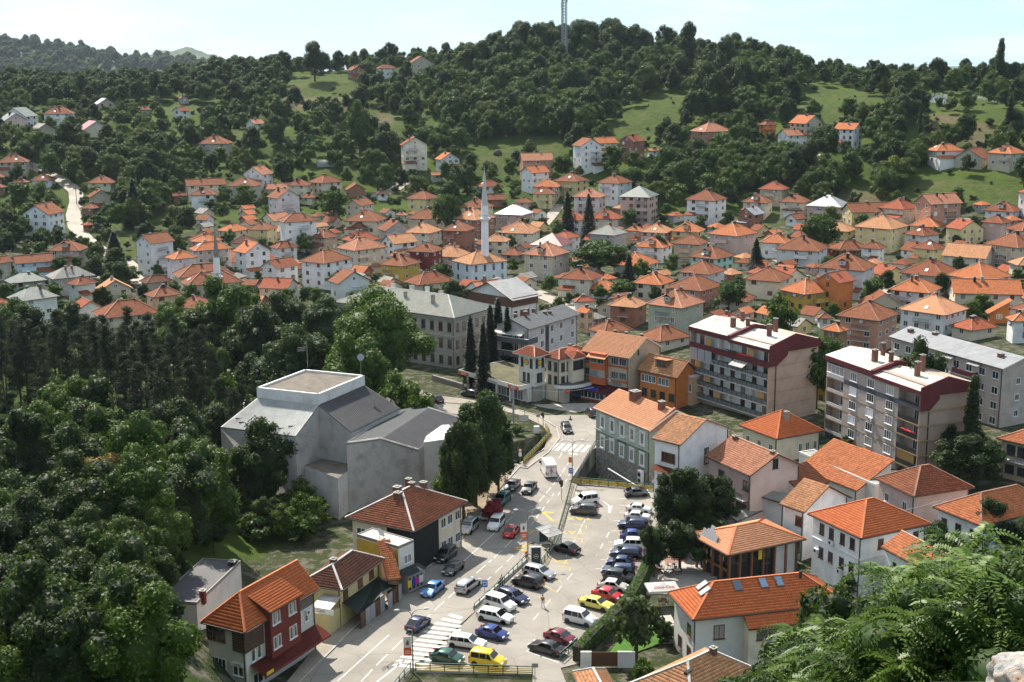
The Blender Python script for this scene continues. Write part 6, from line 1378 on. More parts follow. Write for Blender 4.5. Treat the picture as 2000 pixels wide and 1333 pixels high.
def infill():
 """outbuildings and small houses in the free yards of the old town"""
 rs=random.Random(31);box=lambda f:(min(p[0]for p in f),max(p[0]for p in f),min(p[1]for p in f),max(p[1]for p in f));B=[box(f)for f in FOOT];n=0
 for d in range(300,520,5):
  for k in range(-34,42):
   az=k*.0105;dd=d+rs.uniform(-2,2);x,y=math.sin(az)*dd,math.cos(az)*dd;z=th(x,y);px,py=pix(x,y,z)
   if not(380<px<2040 and 410<py<665)or inp2(px,py,[(560,600),(900,560),(1010,640),(1010,700),(560,700)])or inp2(px,py,[(985,560),(1200,590),(1130,640),(985,600)]):continue
   small=rs.random()<.5;w,l=(rs.uniform(3.5,5),rs.uniform(4,6))if small else(rs.uniform(6.5,8.5),rs.uniform(7,9.5));R=max(w,l)*.62+.5
   if any(x>b[0]-R and x<b[1]+R and y>b[2]-R and y<b[3]+R for b in B):continue
   st=1 if small or rs.random()<.5 else 2;he=2.3 if small else 2.62*st+.15;ph=math.atan2(x,y);ang=rs.uniform(.5,1.15)-ph
   wx=R/dd*F_PX;top=pix(x,y,z+he+2)[1];bad=False
   for(a0,a1,b0,b1,e)in SCREEN:
    if dd<e and px+wx>a0 and px-wx<a1 and top<b0+(b1-b0)*.62 and py>b0:bad=True;break
   if bad:continue
   wall=rs.choice(('white','cream','beige','cream','white','brick','pink','yellow','grey'));rmat=rs.choice(('brown','rust','brown','rust','red','orange','light','fibre' if small else 'salmon'));kind=rs.choice(('hip','gx','gy'))if small else rs.choice(('hip','hip','gx','gy'))
   lab='%s %s %s under a %s %s roof'%('small' if small else('low' if st==1 else 'narrow two-storey'),WN[wall],'outbuilding' if small else 'house',RN[rmat],'hipped' if kind=='hip' else 'gabled')
   O=Vector((x,y,z));c,s_=math.cos(ang),math.sin(ang);O=O-Vector((c*l/2-s_*w/2,s_*l/2+c*w/2,0))
   root,a,b,top_=building('outbuilding' if small else 'house',lab,'outbuilding' if small else 'house',fr=(O,ang,w,l),he=he,roof=kind,slope=.55,ov=.35,wall=wall,rmat=rmat,cap=None if small else 'ridge_brown',tiles=False,near=False,found=-3,chim=[]if small else[(.4,.5,.4,.5)])
   std_windows(root,a,b,he,st,('L','R'),False,'frame_white','pane_dark',rs,2.6,gap=2.6)
   root['_look']=lab;root['_auto']=1;PLACED.append(root);B.append(box(FOOT[-1]));n+=1
 open('/tmp/n','w').write('infill %d '%n)
def inp2(X,Y,poly):
 c=False;j=len(poly)-1
 for i in range(len(poly)):
  x0,y0=poly[i];x1,y1=poly[j]
  if(y0>Y)!=(y1>Y)and X<(x1-x0)*(Y-y0)/(y1-y0)+x0:c=not c
  j=i
 return c
make_houses()
infill()
# ------------------------------------------------------------------ woods: zones in the picture, trees on the ground
ROADS_ZONE=[[(60,310),(90,320),(150,370),(165,430),(180,470),(300,550),(270,560),(120,440),(125,370),(60,330)]]
BARE=MEADOW+DRY
def inp(X,Y,poly):
 c=False;j=len(poly)-1
 for i in range(len(poly)):
  x0,y0=poly[i];x1,y1=poly[j]
  if(y0>Y)!=(y1>Y)and X<(x1-x0)*(Y-y0)/(y1-y0)+x0:c=not c
  j=i
 return c
def screen_ok(x,y,s,R,Ht,zg,tol=.16,maxh=.3):
 p0=pix(x,y,zg+Ht);p1=pix(x,y,zg);w=R/(y*cP-(zg-CAMZ)*sP)*F_PX;d=math.hypot(x,y)
 X0,X1,Y0,Y1=p0[0]-w,p0[0]+w,p0[1],p1[1]
 for(a0,a1,b0,b1,dd)in SCREEN:
  if d<dd+2 and X0<a1 and X1>a0 and Y0<b1 and Y1>b0:
   ov=(min(X1,a1)-max(X0,a0))*(min(Y1,b1-(b1-b0)*maxh)-max(Y0,b0))
   if ov>0 and min(Y1,b1-(b1-b0)*maxh)>max(Y0,b0)and ov/((a1-a0)*(b1-b0))>tol:return False
 return True
def scatter():
 rs=random.Random(77);out=[]
 fx=np.array([[min(p[0]for p in f),max(p[0]for p in f),min(p[1]for p in f),max(p[1]for p in f)]for f in FOOT])
 def free(x,y,m):
  return not bool(np.any((x>fx[:,0]-m)&(x<fx[:,1]+m)&(y>fx[:,2]-m)&(y<fx[:,3]+m)))
 d=330.0
 while d<960:
  step=4.6+(d-330)*.0032;az=-.43
  while az<.43:
   a=az+rs.uniform(-.5,.5)*step/d;dd=d+rs.uniform(-.5,.5)*step;x,y=math.sin(a)*dd,math.cos(a)*dd;az+=step/d
   zg=th(x,y);px,py=pix(x,y,zg)
   if px<-60 or px>2060:continue
   u=rs.random()
   town=(dd<505)and zg<6 or py>470
   bare=any(inp(px,py,P)for P in BARE)
   road=any(inp(px,py,P)for P in ROADS_ZONE+ROAD_PX)
   if road:continue
   if bare:
    if u>.10:continue
    k,s=rs.choice((('orchard',rs.uniform(.5,1.1)),('bush',rs.uniform(.2,.5)),('bush',rs.uniform(.2,.4))))
   elif town:
    if py>640 or u>.62:continue
    k=rs.choice(('bush','bush','bush','orchard','broad','dark','bright'));s=rs.uniform(.4,.8)
   else:
    forest=inp(px,py,[(1010,120),(1180,125),(1300,130),(1560,110),(1560,170),(1500,215),(1380,240),(1350,180),(1200,190),(1180,260),(1060,290),(850,260),(830,190),(900,130)])
    woodr=inp(px,py,[(1290,300),(1440,290),(1640,340),(1760,380),(1720,400),(1430,390),(1290,400)])or inp(px,py,[(1750,200),(1810,230),(1800,330),(1720,370),(1700,290)])
    hill_l=inp(px,py,[(0,290),(90,270),(380,300),(360,380),(250,470),(180,420),(190,360),(60,330)])
    if forest:
     if u>.82:continue
     k=rs.choice(('dark','broad','broad','olive','bright'));s=rs.uniform(.75,1.5)
    elif woodr or hill_l:k=rs.choice(('broad','olive','dark','bright'));s=rs.uniform(.6,1.2)
    else:
     if u>.6:continue
     k=rs.choice(('broad','olive','bright','orchard','orchard','dark','bush','bush'));s=rs.uniform(.5,1.15)
   if(px>1010 and px<1560 and py<125):k='dark';s=rs.uniform(1.25,1.7)
   if px>1560 and dd>700:s=min(s,.85)
   if zg>35 and py<205 and px<560:k=rs.choice(('dark','broad'));s=rs.uniform(.7,1.1)
   v=KINDS[k][0][0];R,Ht=v[3]*s,v[2]*s
   if not free(x,y,R*.35+.6):continue
   if not screen_ok(x,y,s,R,Ht,zg):continue
   out.append((dd,k,x,y,s,zg))
  d+=step
 return out
POLY_ROAD=[]
def woods():
 cand=scatter();cand.sort(key=lambda c:c[0]/(KINDS[c[1]][0][0][2]*c[4]))
 nb=nt_=0;rest=[]
 for c in cand:
  dd,k,x,y,s,zg=c
  if k=='bush':
   if nb<90:nb+=1;tree(k,x,y,s)
   else:rest.append(c)
  elif nt_<95:nt_+=1;tree(k,x,y,s)
  else:rest.append(c)
 UN=UNDER
 keys=['broad','dark','bright','olive','orchard','bush'];lib=bpy.data.collections.new('tree library');idx={}
 for k in keys:
  for j,v in enumerate(KINDS[k][0]):
   nm='L%03d'%len(idx);o=bpy.data.objects.new(nm,v[0]);lib.objects.link(o);idx[(k,j)]=len(idx)
 for m_ in LEAFY:o=bpy.data.objects.new('L%03d'%len(idx),m_);lib.objects.link(o);idx[('under',len(idx))]=len(idx)
 base=len(idx)-len(LEAFY)
 rs=random.Random(3);P=[];I=[];S=[];Rz=[]
 for dd,k,x,y,s,zg in rest:
  P.append((x,y,zg));I.append(idx[(k,rs.randrange(len(KINDS[k][0])))]);S.append(s*rs.uniform(.9,1.1));Rz.append(rs.uniform(0,6.28))
 P2,I2,S2,R2=[],[],[],[]
 for i in range(2600):
  px=rs.uniform(-60,560);d=2600-abs(rs.gauss(0,260));top=float(ridge_h(0,px));h=-40+(top+5*math.sin(px*.13)+3*math.sin(px*.31+2)+40)*math.exp(-((d-2600)/620)**2*1.3)
  x=(px-1000)/F_PX/cP*d
  if math.sin(x*.006)*math.sin(d*.012+x*.003)>.35 and d<2540:continue
  h+=(math.sin(x*.013+d*.008)*12+math.sin(x*.03-d*.02)*6)*min(1,abs(d-2600)/300)
  P2.append((x,d,h-2));I2.append(idx[(rs.choice(('broad','dark')),0)]);S2.append(rs.uniform(1.2,2.4));R2.append(rs.uniform(0,6.28))
 def cloud(name,P,I,S,Rz):
  me=bpy.data.meshes.new(name);me.from_pydata(P,[],[])
  for nm,ty,dat in(('pick','INT',I),('size','FLOAT',S),('turn','FLOAT',Rz)):a=me.attributes.new(nm,ty,'POINT');a.data.foreach_set('value',dat)
  ng=bpy.data.node_groups.new(name,'GeometryNodeTree');ng.interface.new_socket('Geometry',in_out='INPUT',socket_type='NodeSocketGeometry');ng.interface.new_socket('Geometry',in_out='OUTPUT',socket_type='NodeSocketGeometry')
  n,l=ng.nodes,ng.links;gi,go=n.new('NodeGroupInput'),n.new('NodeGroupOutput');ip=n.new('GeometryNodeInstanceOnPoints');ci=n.new('GeometryNodeCollectionInfo')
  ci.inputs['Collection'].default_value=lib;ci.inputs['Separate Children'].default_value=True;ci.inputs['Reset Children'].default_value=True
  def attr(nm,ty):a=n.new('GeometryNodeInputNamedAttribute');a.data_type=ty;a.inputs['Name'].default_value=nm;return[o for o in a.outputs if o.enabled][0]
  cx=n.new('ShaderNodeCombineXYZ');l.new(attr('turn','FLOAT'),cx.inputs[2]);e2r=n.new('FunctionNodeEulerToRotation');l.new(cx.outputs[0],e2r.inputs[0])
  l.new(gi.outputs[0],ip.inputs['Points']);l.new(ci.outputs[0],ip.inputs['Instance']);ip.inputs['Pick Instance'].default_value=True
  l.new(attr('pick','INT'),ip.inputs['Instance Index']);l.new(e2r.outputs[0],ip.inputs['Rotation']);l.new(attr('size','FLOAT'),ip.inputs['Scale']);l.new(ip.outputs[0],go.inputs[0])
  o=link(name,me,kind='stuff');md=o.modifiers.new('wood','NODES');md.node_group=ng
  o['label']={'woodland':'dense mixed wood of small trees covering the hillside','far_woodland':'hazy wood on the far ridge','undergrowth':'dense leafy undergrowth covering the castle slope'}[name];o['category']='undergrowth' if name=='undergrowth' else 'woodland'
 cloud('undergrowth',[(u[0],u[1],u[2])for u in UN],[base+rs.randrange(len(LEAFY))for u in UN],[u[3]for u in UN],[rs.uniform(0,6.28)for u in UN])
 cloud('woodland',P,I,S,Rz);cloud('far_woodland',P2,I2,S2,R2)
 print('trees',len(cand),'things',nb+nt_)
# ------------------------------------------------------------------ streets, kerbs, paint, walls, railings
def asphalt_mat(name,c,var=.25):
 m,nt,b=nmat(name);p=pos(nt);a=noise(nt,p,.12,6,.6);f=noise(nt,p,9,4,.6);k=noise(nt,p,.9,6,.7)
 v=nt.nodes.new('ShaderNodeTexVoronoi');v.feature='DISTANCE_TO_EDGE';v.inputs['Scale'].default_value=.16;nt.links.new(mix(nt,p,nt.nodes.new('ShaderNodeTexNoise').outputs['Color'],.02),v.inputs['Vector'])
 col=mix(nt,scl(c,1-var),scl(c,1.1),rng(nt,a,.35,.65));col=mix(nt,col,scl(c,.72),rng(nt,k,.52,.8,0,.6));col=mix(nt,col,scl(c,1.2),rng(nt,f,.55,.75,0,.3))
 col=mix(nt,scl(c,.55),col,rng(nt,v.outputs['Distance'],0,.012,.3,1));nt.links.new(col,b.inputs['Base Color']);b.inputs['Roughness'].default_value=.8;b.inputs['Specular IOR Level'].default_value=.35;bump(nt,b,f,.012)
asphalt_mat('asphalt',(.25,.228,.198));asphalt_mat('asphalt_dark',(.20,.185,.165));asphalt_mat('sidewalk',(.28,.245,.20),.3);asphalt_mat('lane',(.34,.30,.25),.25)
worn('paint_white',(.62,.61,.57),.7,.3,2,.0);worn('paint_yellow',(.62,.42,.06),.7,.3,2,.0);worn('patch',(.15,.14,.135),.85,.3);worn('dirt',(.27,.21,.14),.95,.4);worn('water',(.03,.04,.03),.15,.3);worn('retaining',(.24,.23,.20),.9,.5,.8,.05);worn('brick_paving',(.26,.15,.11),.9,.3,2)
def sheet(name,pts,z,mat,thick=None,kind='structure',zt=None):
 w=[onz(px,py,z)for px,py in pts];mb=MB();n=len(w)
 ar=sum(w[i].x*w[(i+1)%n].y-w[(i+1)%n].x*w[i].y for i in range(n))
 if ar<0:w.reverse()
 if thick:mb.prism([(p.x,p.y)for p in w],z-thick,z)
 else:mb.add([(p.x,p.y,z)for p in w],[tuple(range(n))])
 o=mb.build(name,[mat]);o['kind']=kind;b2=bmesh.new();b2.from_mesh(o.data);bmesh.ops.triangulate(b2,faces=[f for f in b2.faces if len(f.verts)>4]);b2.to_mesh(o.data);b2.free();return o
P_ROAD=[(520,1400),(600,1310),(690,1225),(790,1140),(848,1098),(905,1048),(935,1004),(985,944),(1018,908),(1060,883),(1082,856),(1076,838),(1040,815),(985,798),(900,782),(842,776),(700,762),(470,735),(330,720),(330,700),(480,705),(700,727),(842,741),(930,762),(1010,784),(1060,796),(1125,806),(1165,797),(1300,780),(1300,805),(1165,815),(1163,868),(1112,942),(1098,985),(1076,1045),(1030,1096),(928,1194),(790,1318),(720,1400)]
sheet('road',P_ROAD,.02,'asphalt')
P_PARK=[(1112,948),(1285,958),(1335,1010),(1285,1105),(1240,1180),(1130,1296),(1095,1305),(1130,1400),(1040,1400),(1040,1313),(812,1309),(928,1196),(1032,1098),(1078,1047),(1100,987)]
sheet('car_park',P_PARK,.024,'asphalt')
sheet('road',[(842,776),(900,782),(925,800),(880,830),(800,830),(760,790)],.028,'asphalt')
sheet('pavement',[(1020,812),(1060,832),(1072,846),(1062,880),(1018,906),(1010,912),(1030,915),(1070,885),(1092,858),(1086,836),(1048,812),(985,793),(900,778),(845,772),(845,784),(940,792)],.15,'sidewalk',.3)
sheet('pavement',[(935,1004),(985,944),(1018,908),(940,890),(905,960),(912,1030)],.145,'sidewalk',.3)
sheet('pavement',[(560,1400),(520,1380),(618,1262),(680,1213),(790,1125),(845,1090),(906,1040),(920,1022),(935,1006),(905,1050),(848,1100),(790,1143),(690,1229),(640,1275)],.15,'sidewalk',.3)
sheet('pavement',[(842,741),(930,762),(1010,784),(1060,796),(1125,806),(1180,796),(1180,770),(1010,740),(895,722),(842,728)],.16,'paving',.3)
sheet('pavement',[(1098,985),(1112,944),(1128,944),(1112,990),(1090,1052),(1068,1092),(1046,1112),(1028,1094),(1048,1076),(1074,1048)],.15,'sidewalk',.3)
sheet('pavement',[(928,1195),(1030,1097),(1046,1108),(1010,1140),(935,1212)],.14,'sidewalk',.3)
sheet('pavement',[(1276,1105),(1350,1040),(1420,1120),(1340,1160),(1300,1160),(1262,1160)],.14,'paving',.3)
sheet('brick_paving',[(1290,1055),(1345,1052),(1345,1095),(1300,1105)],.15,'brick_paving')
sheet('dirt',[(880,985),(930,930),(1000,915),(985,944),(940,1000),(900,1035)],.17,'dirt')
plain('lawn',(.075,.19,.018),.95);worn('lawn_grass',(.055,.145,.016),.95,.35,2,.05,fine=22)
sheet('lawn',[(1190,1275),(1262,1180),(1282,1205),(1296,1255),(1240,1275),(1200,1290)],.10,'lawn_grass')
sheet('garden_path',[(1282,1205),(1310,1200),(1335,1255),(1296,1258)],.12,'paving')
# stream walls and water, bridge slab edges
sheet('water',[(1110,965),(1163,872),(1290,905),(1290,985)],-3.2,'water');sheet('water',[(935,905),(1000,890),(1080,870),(1018,930),(940,935)],-3.2,'water')
def wall_line(name,pts,h,w,mat,z0=-.1,label=None,cat=None,**kw):
 W=[onz(*p)for p in pts];mb=MB()
 for p,q in zip(W[:-1],W[1:]):mb.bar((p.x,p.y,z0+(h-z0)/2),(q.x,q.y,z0+(h-z0)/2),w,h-z0)
 o=mb.build(name,[mat]);
 if label:tag(o,label,cat);o['_px'],o['_py']=pts[len(pts)//2]
 else:o['kind']='structure'
 return o
wall_line('stream_wall',[(1112,944),(1163,868)],.02,.35,'retaining',-3.6);wall_line('stream_wall',[(1018,908),(1070,850)],.02,.35,'retaining',-3.6);wall_line('stream_wall',[(1112,944),(1285,958)],.0,.4,'retaining',-3.6);wall_line('stream_wall',[(1163,868),(1290,900)],.0,.4,'rubble_stone',-3.6)
wall_line('kerb',[(1163,868),(1114,941)],.3,.3,'kerb_stone')
wall_line('kerb',[(905,1050),(848,1100),(790,1143),(690,1229),(560,1360)],.17,.18,'kerb_stone');wall_line('kerb',[(985,946),(1016,912),(1030,914),(1070,886),(1093,858),(1087,836),(1048,812),(985,794),(845,774)],.18,.18,'kerb_stone')
wall_line('kerb',[(928,1196),(1030,1098),(1046,1112)],.2,.18,'kerb_stone')
wall_line('garden_wall',[(690,740),(842,762),(905,765)][:0]or[(845,744),(905,762)],1.3,.4,'old_wall',label='low grey stone wall before the school along the upper street',cat='wall')
wall_line('low_wall',[(926,1192),(985,1138),(1030,1096)],.55,.3,'kerb_stone',label='low concrete wall under the green railing between road and car park',cat='wall')
wall_line('low_wall',[(812,1312),(1040,1318)],.12,.3,'kerb_stone',z0=-.2,label='concrete edge under the bottom railing of the car park',cat='kerb')
# paint
def paint(pts,mat='paint_white',z=.034):return sheet('road_marking',pts,z,mat)
def stripe(p,q,w,mat='paint_white',z=.034,dash=None):
 A,B=onz(*p,z),onz(*q,z);d=(B-A);L=d.length;d.normalize();s=Vector((-d.y,d.x,0))*(w/2);mb=MB();t=0
 segs=[(0,L)]if not dash else[(k*(dash[0]+dash[1]),min(L,k*(dash[0]+dash[1])+dash[0]))for k in range(int(L/(dash[0]+dash[1]))+1)]
 for a,b in segs:mb.add([A+d*a-s,A+d*b-s,A+d*b+s,A+d*a+s],[(0,1,2,3)])
 o=mb.build('road_marking',[mat]);o['kind']='structure';return o
for a,b in(((640,1400),(735,1300)),((735,1300),(800,1236)),((820,1218),(900,1146)),((905,1142),(960,1094)),((965,1090),(1010,1046)),((1014,1042),(1050,985)),((1053,980),(1085,942)),((1088,938),(1120,890))):stripe(a,b,.14,dash=(3,1.2))
stripe((660,1330),(760,1240),.13);stripe((880,1120),(1000,1010),.14);stripe((945,1140),(1010,1078),.12,dash=(2.5,1.6));stripe((735,1333),(790,1290),.2)
for a,b in(((985,1048),(1060,960)),((1060,958),(1100,905))):stripe((a[0]+30,a[1]+10),(b[0]+22,b[1]+4),.13,dash=(1.6,1.8))
for i in range(13):
 t=i/12;cx,cy=893+(803-893)*t,1203+(1301-1203)*t;w=12+19*min(1,t*4);paint([(cx-w,cy-4.2),(cx+w,cy+3.0),(cx+w-7,cy+7.0),(cx-w-7,cy-.6)])
for i in range(7):x=1085+i*12.5;paint([(x,866+i*.7),(x+7,866.4+i*.7),(x-7,880+i*.7),(x-14,879.5+i*.7)])
paint([(1112,885),(1128,887),(1128,889),(1111,887)]);stripe((1098,884),(1092,895),.12)
stripe((1015,905),(1058,880),.12);stripe((1058,880),(1085,856),.12);stripe((1085,856),(1078,838),.12)
for a,b in(((1010,1108),(1010,1108)),):pass
# car park lines
for(x0,y0,x1,y1)in((1145,1012,1100,1098),(1160,985,1135,1030),(1118,1120,1030,1225),(1190,1040,1165,1085)):stripe((x0,y0),(x1,y1),.12,dash=(2.2,2.4))
for(x,y)in((1262,975),(1262,988),(1262,1002),(1250,1018),(1245,1038),(1240,1060),(1225,1094),(1215,1112)):stripe((x,y),(x-52,y-1),.1)
for(x,y)in((1165,1160),(1142,1195),(1108,1226),(1080,1242)):stripe((x,y),(x-14,y+9),.1);stripe((x,y),(x+14,y+4),.1)
stripe((1028,1272),(1090,1294),.16);stripe((1028,1272),(1034,1268),.12);paint([(1188,990),(1196,988),(1192,1002),(1189,1002)]);stripe((1190,988),(1178,980),.2);stripe((1120,960),(1140,972),.12);stripe((1140,960),(1122,974),.12)
for(x,y)in((1140,1026),(1132,1052),(1108,1107)):stripe((x-20,y-1),(x+6,y+1),.12,'paint_yellow');stripe((x+6,y+1),(x+4,y+8),.12,'paint_yellow')
for y in(1120,1142,1165,1185):stripe((1040+(1185-y)*.5,y),(1085+(1150-y)*.4,y+18-(y-1120)*.1),.1,'paint_yellow')if y<1180 else None
def ground_text(s,px,py,size,mat,px2,py2):
 me=text_mesh(s,size,mat,flat=True);A,B=onz(px,py,.036),onz(px2,py2,.036);link('road_lettering',me,None,A,math.atan2((B-A).y,(B-A).x),kind='structure')
ground_text('TAXI',1128,1013,2.0,'paint_yellow',1118,1013);ground_text('TAXI',1113,1040,2.0,'paint_yellow',1103,1040);ground_text('TAXI',1085,1095,1.8,'paint_yellow',1075,1094);ground_text('BUS',1046,1039,1.9,'paint_yellow',1036,1038)
for a,b in(((1082,1002),(1060,1000)),((1060,1000),(1080,1018)),((1045,1060),(1004,1072)),((1004,1072),(1032,1077)),((1045,1060),(1018,1070))):stripe(a,b,.35,'paint_yellow')
for q in([(755,1300),(768,1292),(772,1300),(758,1310)],[(880,1218),(890,1222),(882,1226),(873,1222)],[(745,1305),(752,1300),(760,1303),(748,1312)]):sheet('asphalt_patch',q,.03,'patch')
# distant lanes, laid over the slopes
def lane(pts,w,mat='lane',dz=.22):
 mb=MB();W=[at(*p)for p in pts];out=[]
 for i in range(len(W)-1):
  n=max(1,int((W[i+1]-W[i]).length/4))
  for k in range(n):out.append(W[i].lerp(W[i+1],k/n))
 out.append(W[-1]);L,R_=[],[]
 for i,p in enumerate(out):
  d=(out[min(i+1,len(out)-1)]-out[max(i-1,0)]);d.z=0;d.normalize();s=Vector((-d.y,d.x,0))*(w/2);a,b=p+s,p-s;L.append((a.x,a.y,th(a.x,a.y)+dz));R_.append((b.x,b.y,th(b.x,b.y)+dz))
 n=len(L);vs=L+R_;mb.add(vs,[(i,n+i,n+i+1,i+1)for i in range(n-1)]);lo=[(v[0],v[1],v[2]-.8)for v in vs];mb.add(vs+lo,[(i,i+1,2*n+i+1,2*n+i)for i in range(n-1)]+[(n+i+1,n+i,3*n+i,3*n+i+1)for i in range(n-1)]);mb.build('lane',[mat]);COL.objects['lane' if 'lane' in COL.objects else 0]
 for o in COL.objects:
  if o.name.startswith('lane')and 'kind' not in o:o['kind']='structure'
 ROAD_PX.append([(x-7,y)for x,y in pts]+[(x+7,y)for x,y in reversed(pts)])
ROAD_PX=[]
lane([(-10,320),(55,322),(85,335),(120,352),(148,376),(150,395),(143,420),(148,445),(165,465),(200,492),(245,512),(285,545),(300,575)],5.5)
lane([(285,545),(330,560),(360,600)],4.5);lane([(185,543),(240,550),(285,547)],4);lane([(812,345),(795,350),(770,372),(740,382),(705,385)],5);lane([(720,392),(688,402),(690,412),(705,420)],4)
lane([(1092,400),(1075,425),(1062,440)],4.5);lane([(1000,560),(1045,572),(1090,590),(1120,615)],6);lane([(1735,530),(1745,520),(1738,545),(1720,575)],6);lane([(1500,500),(1545,520)],4);lane([(1000,420),(1020,440)],3);lane([(1585,290),(1595,310)],4)
# ------------------------------------------------------------------ railings
def railing(pts,label,mat='rail_green',h=1.05,step=1.6,z=.0,bars=2,fill=None,cat='railing'):
 W=[onz(*p,z)for p in pts];root=empty('railing',W[0],0,label,cat);root['_px'],root['_py']=pts[len(pts)//2];o=W[0]
 if bars>=1:
  mb=MB();[mb.bar(p-o+Vector((0,0,h)),q-o+Vector((0,0,h)),.09)for p,q in zip(W[:-1],W[1:])];mb.build('top_rail',[mat],root)
  mb=MB();[mb.bar(p-o+Vector((0,0,.12)),q-o+Vector((0,0,.12)),.05)for p,q in zip(W[:-1],W[1:])]
  if bars>1:[mb.bar(p-o+Vector((0,0,h*.55)),q-o+Vector((0,0,h*.55)),.05)for p,q in zip(W[:-1],W[1:])]
  mb.build('lower_rail',[mat],root)
 pm=MB().box((-.045,-.045,0),(.045,.045,h)).mesh('post',[mat]);fl=MB();first=True
 for p,q in zip(W[:-1],W[1:]):
  L=(q-p).length;n=max(1,round(L/step));ang=math.atan2((q-p).y,(q-p).x)
  for i in range(n+(1 if q is W[-1]else 0)):link('post',pm,root,p.lerp(q,i/n)-o,ang)
  if fill=='slats':
   for k in range(4):
    a,b=p-o+Vector((0,0,.22+k*.2)),q-o+Vector((0,0,.22+k*.2));MB().bar(a,b,.04,.09).build('yellow_slat',['yellow_rail'],root)
  elif fill=='panel':
   for i in range(n):a,b=p.lerp(q,(i+.08)/n)-o,p.lerp(q,(i+.92)/n)-o;MB().bar(a+Vector((0,0,.5)),b+Vector((0,0,.5)),.03,.7).build('yellow_panel',['yellow_rail'],root)
  elif fill=='mesh':
   for i in range(int(L/.3)):c=p.lerp(q,i*.3/L)-o;fl.bar(c+Vector((0,0,.1)),c+Vector((0,0,h)),.025)
 if fl.v:fl.build('baluster',[mat],root,kind='stuff')
 return root
railing([(927,1193),(985,1139),(1028,1096)],'green tube railing on the low wall between the road and the parked cars',z=.5,h=.95)
railing([(1028,1096),(1046,1099)],'short green railing beside the dark poster column at the bus stop')
railing([(1058,1108),(1075,1080),(1090,1045),(1100,1010),(1108,980),(1116,948)],'long curved green railing behind the bus stop and along the car park',fill='mesh',bars=2,step=2)
railing([(1117,944),(1170,949),(1225,954),(1276,960)],'green railing with yellow slats over the stream beside the pale green house',fill='slats',h=1.1)
railing([(1022,908),(1048,882),(1074,852),(1066,838)],'green fence with yellow panels around the grassy bank of the stream',fill='panel',h=1.1)
railing([(1120,942),(1142,905),(1163,870)],'thin grey bridge railing beside the zebra crossing',mat='steel',fill='mesh',h=1.0,z=.28)
railing([(812,1312),(925,1316),(1040,1320)],'green railing with yellow slats along the bottom edge of the car park',fill='slats',h=1.1)
railing([(770,1350),(790,1325),(802,1310)],'short green railing running down beside the lamp post with the banner')
railing([(1094,1292),(1110,1278),(1127,1262)],'short green railing at the corner of the hedge and the black saloon')
railing([(962,905),(1008,912)],'pale green metal railing at the stream under the big leafy tree',fill='mesh')
# cemetery on the hill: countless small white stones
rs=random.Random(4);cm=MB()
for i in range(230):
 px=rs.uniform(1752,1850);py=rs.uniform(186,202)+(px-1800)*.03;p=at(px,py);h=rs.uniform(.7,1.5);cm.box((p.x-.2,p.y-.08,p.z-.3),(p.x+.2,p.y+.08,p.z+h))
for i in range(40):px=rs.uniform(1900,1952);py=190+(px-1900)*.26;p=at(px,py);cm.box((p.x-.2,p.y-.08,p.z-.3),(p.x+.2,p.y+.08,p.z+rs.uniform(.8,1.5)))
o=cm.build('gravestones',['sign_white']);tag(o,'white gravestones of the cemetery scattered over the hillside meadow','gravestones',kind='stuff')
# telecom mast on the hilltop, billboard, haystacks, greenhouse
p=at(1102,134);root=empty('telecom_mast',p,.3,'tall lattice telecom mast with white antennas on the hilltop','mast');H_=48;mb=MB()
for sx,sy in((-1,-1),(1,-1),(1,1),(-1,1)):mb.bar((sx*1.3,sy*1.3,-1),(sx*1.0,sy*1.0,H_),.4)
for k in range(30):z=k*H_/30;s=1.1-.3*k/30;mb.bar((-s,-s,z),(s,-s,z+H_/30),.25);mb.bar((s,s,z),(-s,s,z+H_/30),.25);mb.bar((-s,s,z),(-s,-s,z+H_/30),.25)
mb.build('lattice',['steel'],root)
for k,(x,y,z)in enumerate(((-1.4,0,38),(1.4,.3,36),(1.3,0,41),(-1.3,.4,33),(0,-1.3,39))):MB().box((x-.6,y-.4,z),(x+.6,y+.4,z+3.2)).build('antenna',['sign_white'],root)
root['_px'],root['_py']=1103,20
p=at(1140,131);root=empty('billboard',p,0,'pale green billboard on two posts at the top of the meadow','billboard');MB().box((-2.6,-.1,2),(2.6,.1,5.4)).build('board',['awning_grey'],root)
for s in(-1.8,1.8):MB().box((s-.15,.1,-1),(s+.15,.35,5)).build('post',['wood_dark'],root)
worn('hay',(.10,.085,.06),1,.4)
for px,py,l in((972,302,'upper'),(962,328,'lower')):p=at(px,py);o=MB().lathe([(1.9,-.5),(2.1,.6),(1.5,1.7),(.4,2.4)],12).build('haystack',['hay'],smooth=True);o.location=p;tag(o,l+' of two dark haystacks on the pale meadow','haystack')
p=at(462,252);o=MB().lathe([(1.8,-.5),(1.7,1),(.9,3),(.1,4)],12).build('haystack',['soot'],smooth=True);o.location=p;tag(o,'dark conical haystack on the small green field at the left','haystack')
p=at(637,326);gh=MB();arc=[(math.cos(t)*3.2,math.sin(t)*3.0)for t in np.linspace(0,math.pi,11)]
for i in range(10):(x0,z0),(x1,z1)=arc[i],arc[i+1];gh.quad((-4,x0,z0),(4,x0,z0),(4,x1,z1),(-4,x1,z1));gh.quad((-4,x1,z1),(4,x1,z1),(4,x0,z0),(-4,x0,z0))
for x in(-4,4):gh.add([(x,c[0],c[1])for c in arc],[tuple(range(11)),tuple(reversed(range(11)))])
o=gh.build('greenhouse',['awning_grey']);o.location=p;o.rotation_euler.z=.2;tag(o,'grey half-round foil greenhouse beside the brick house on the slope','greenhouse')
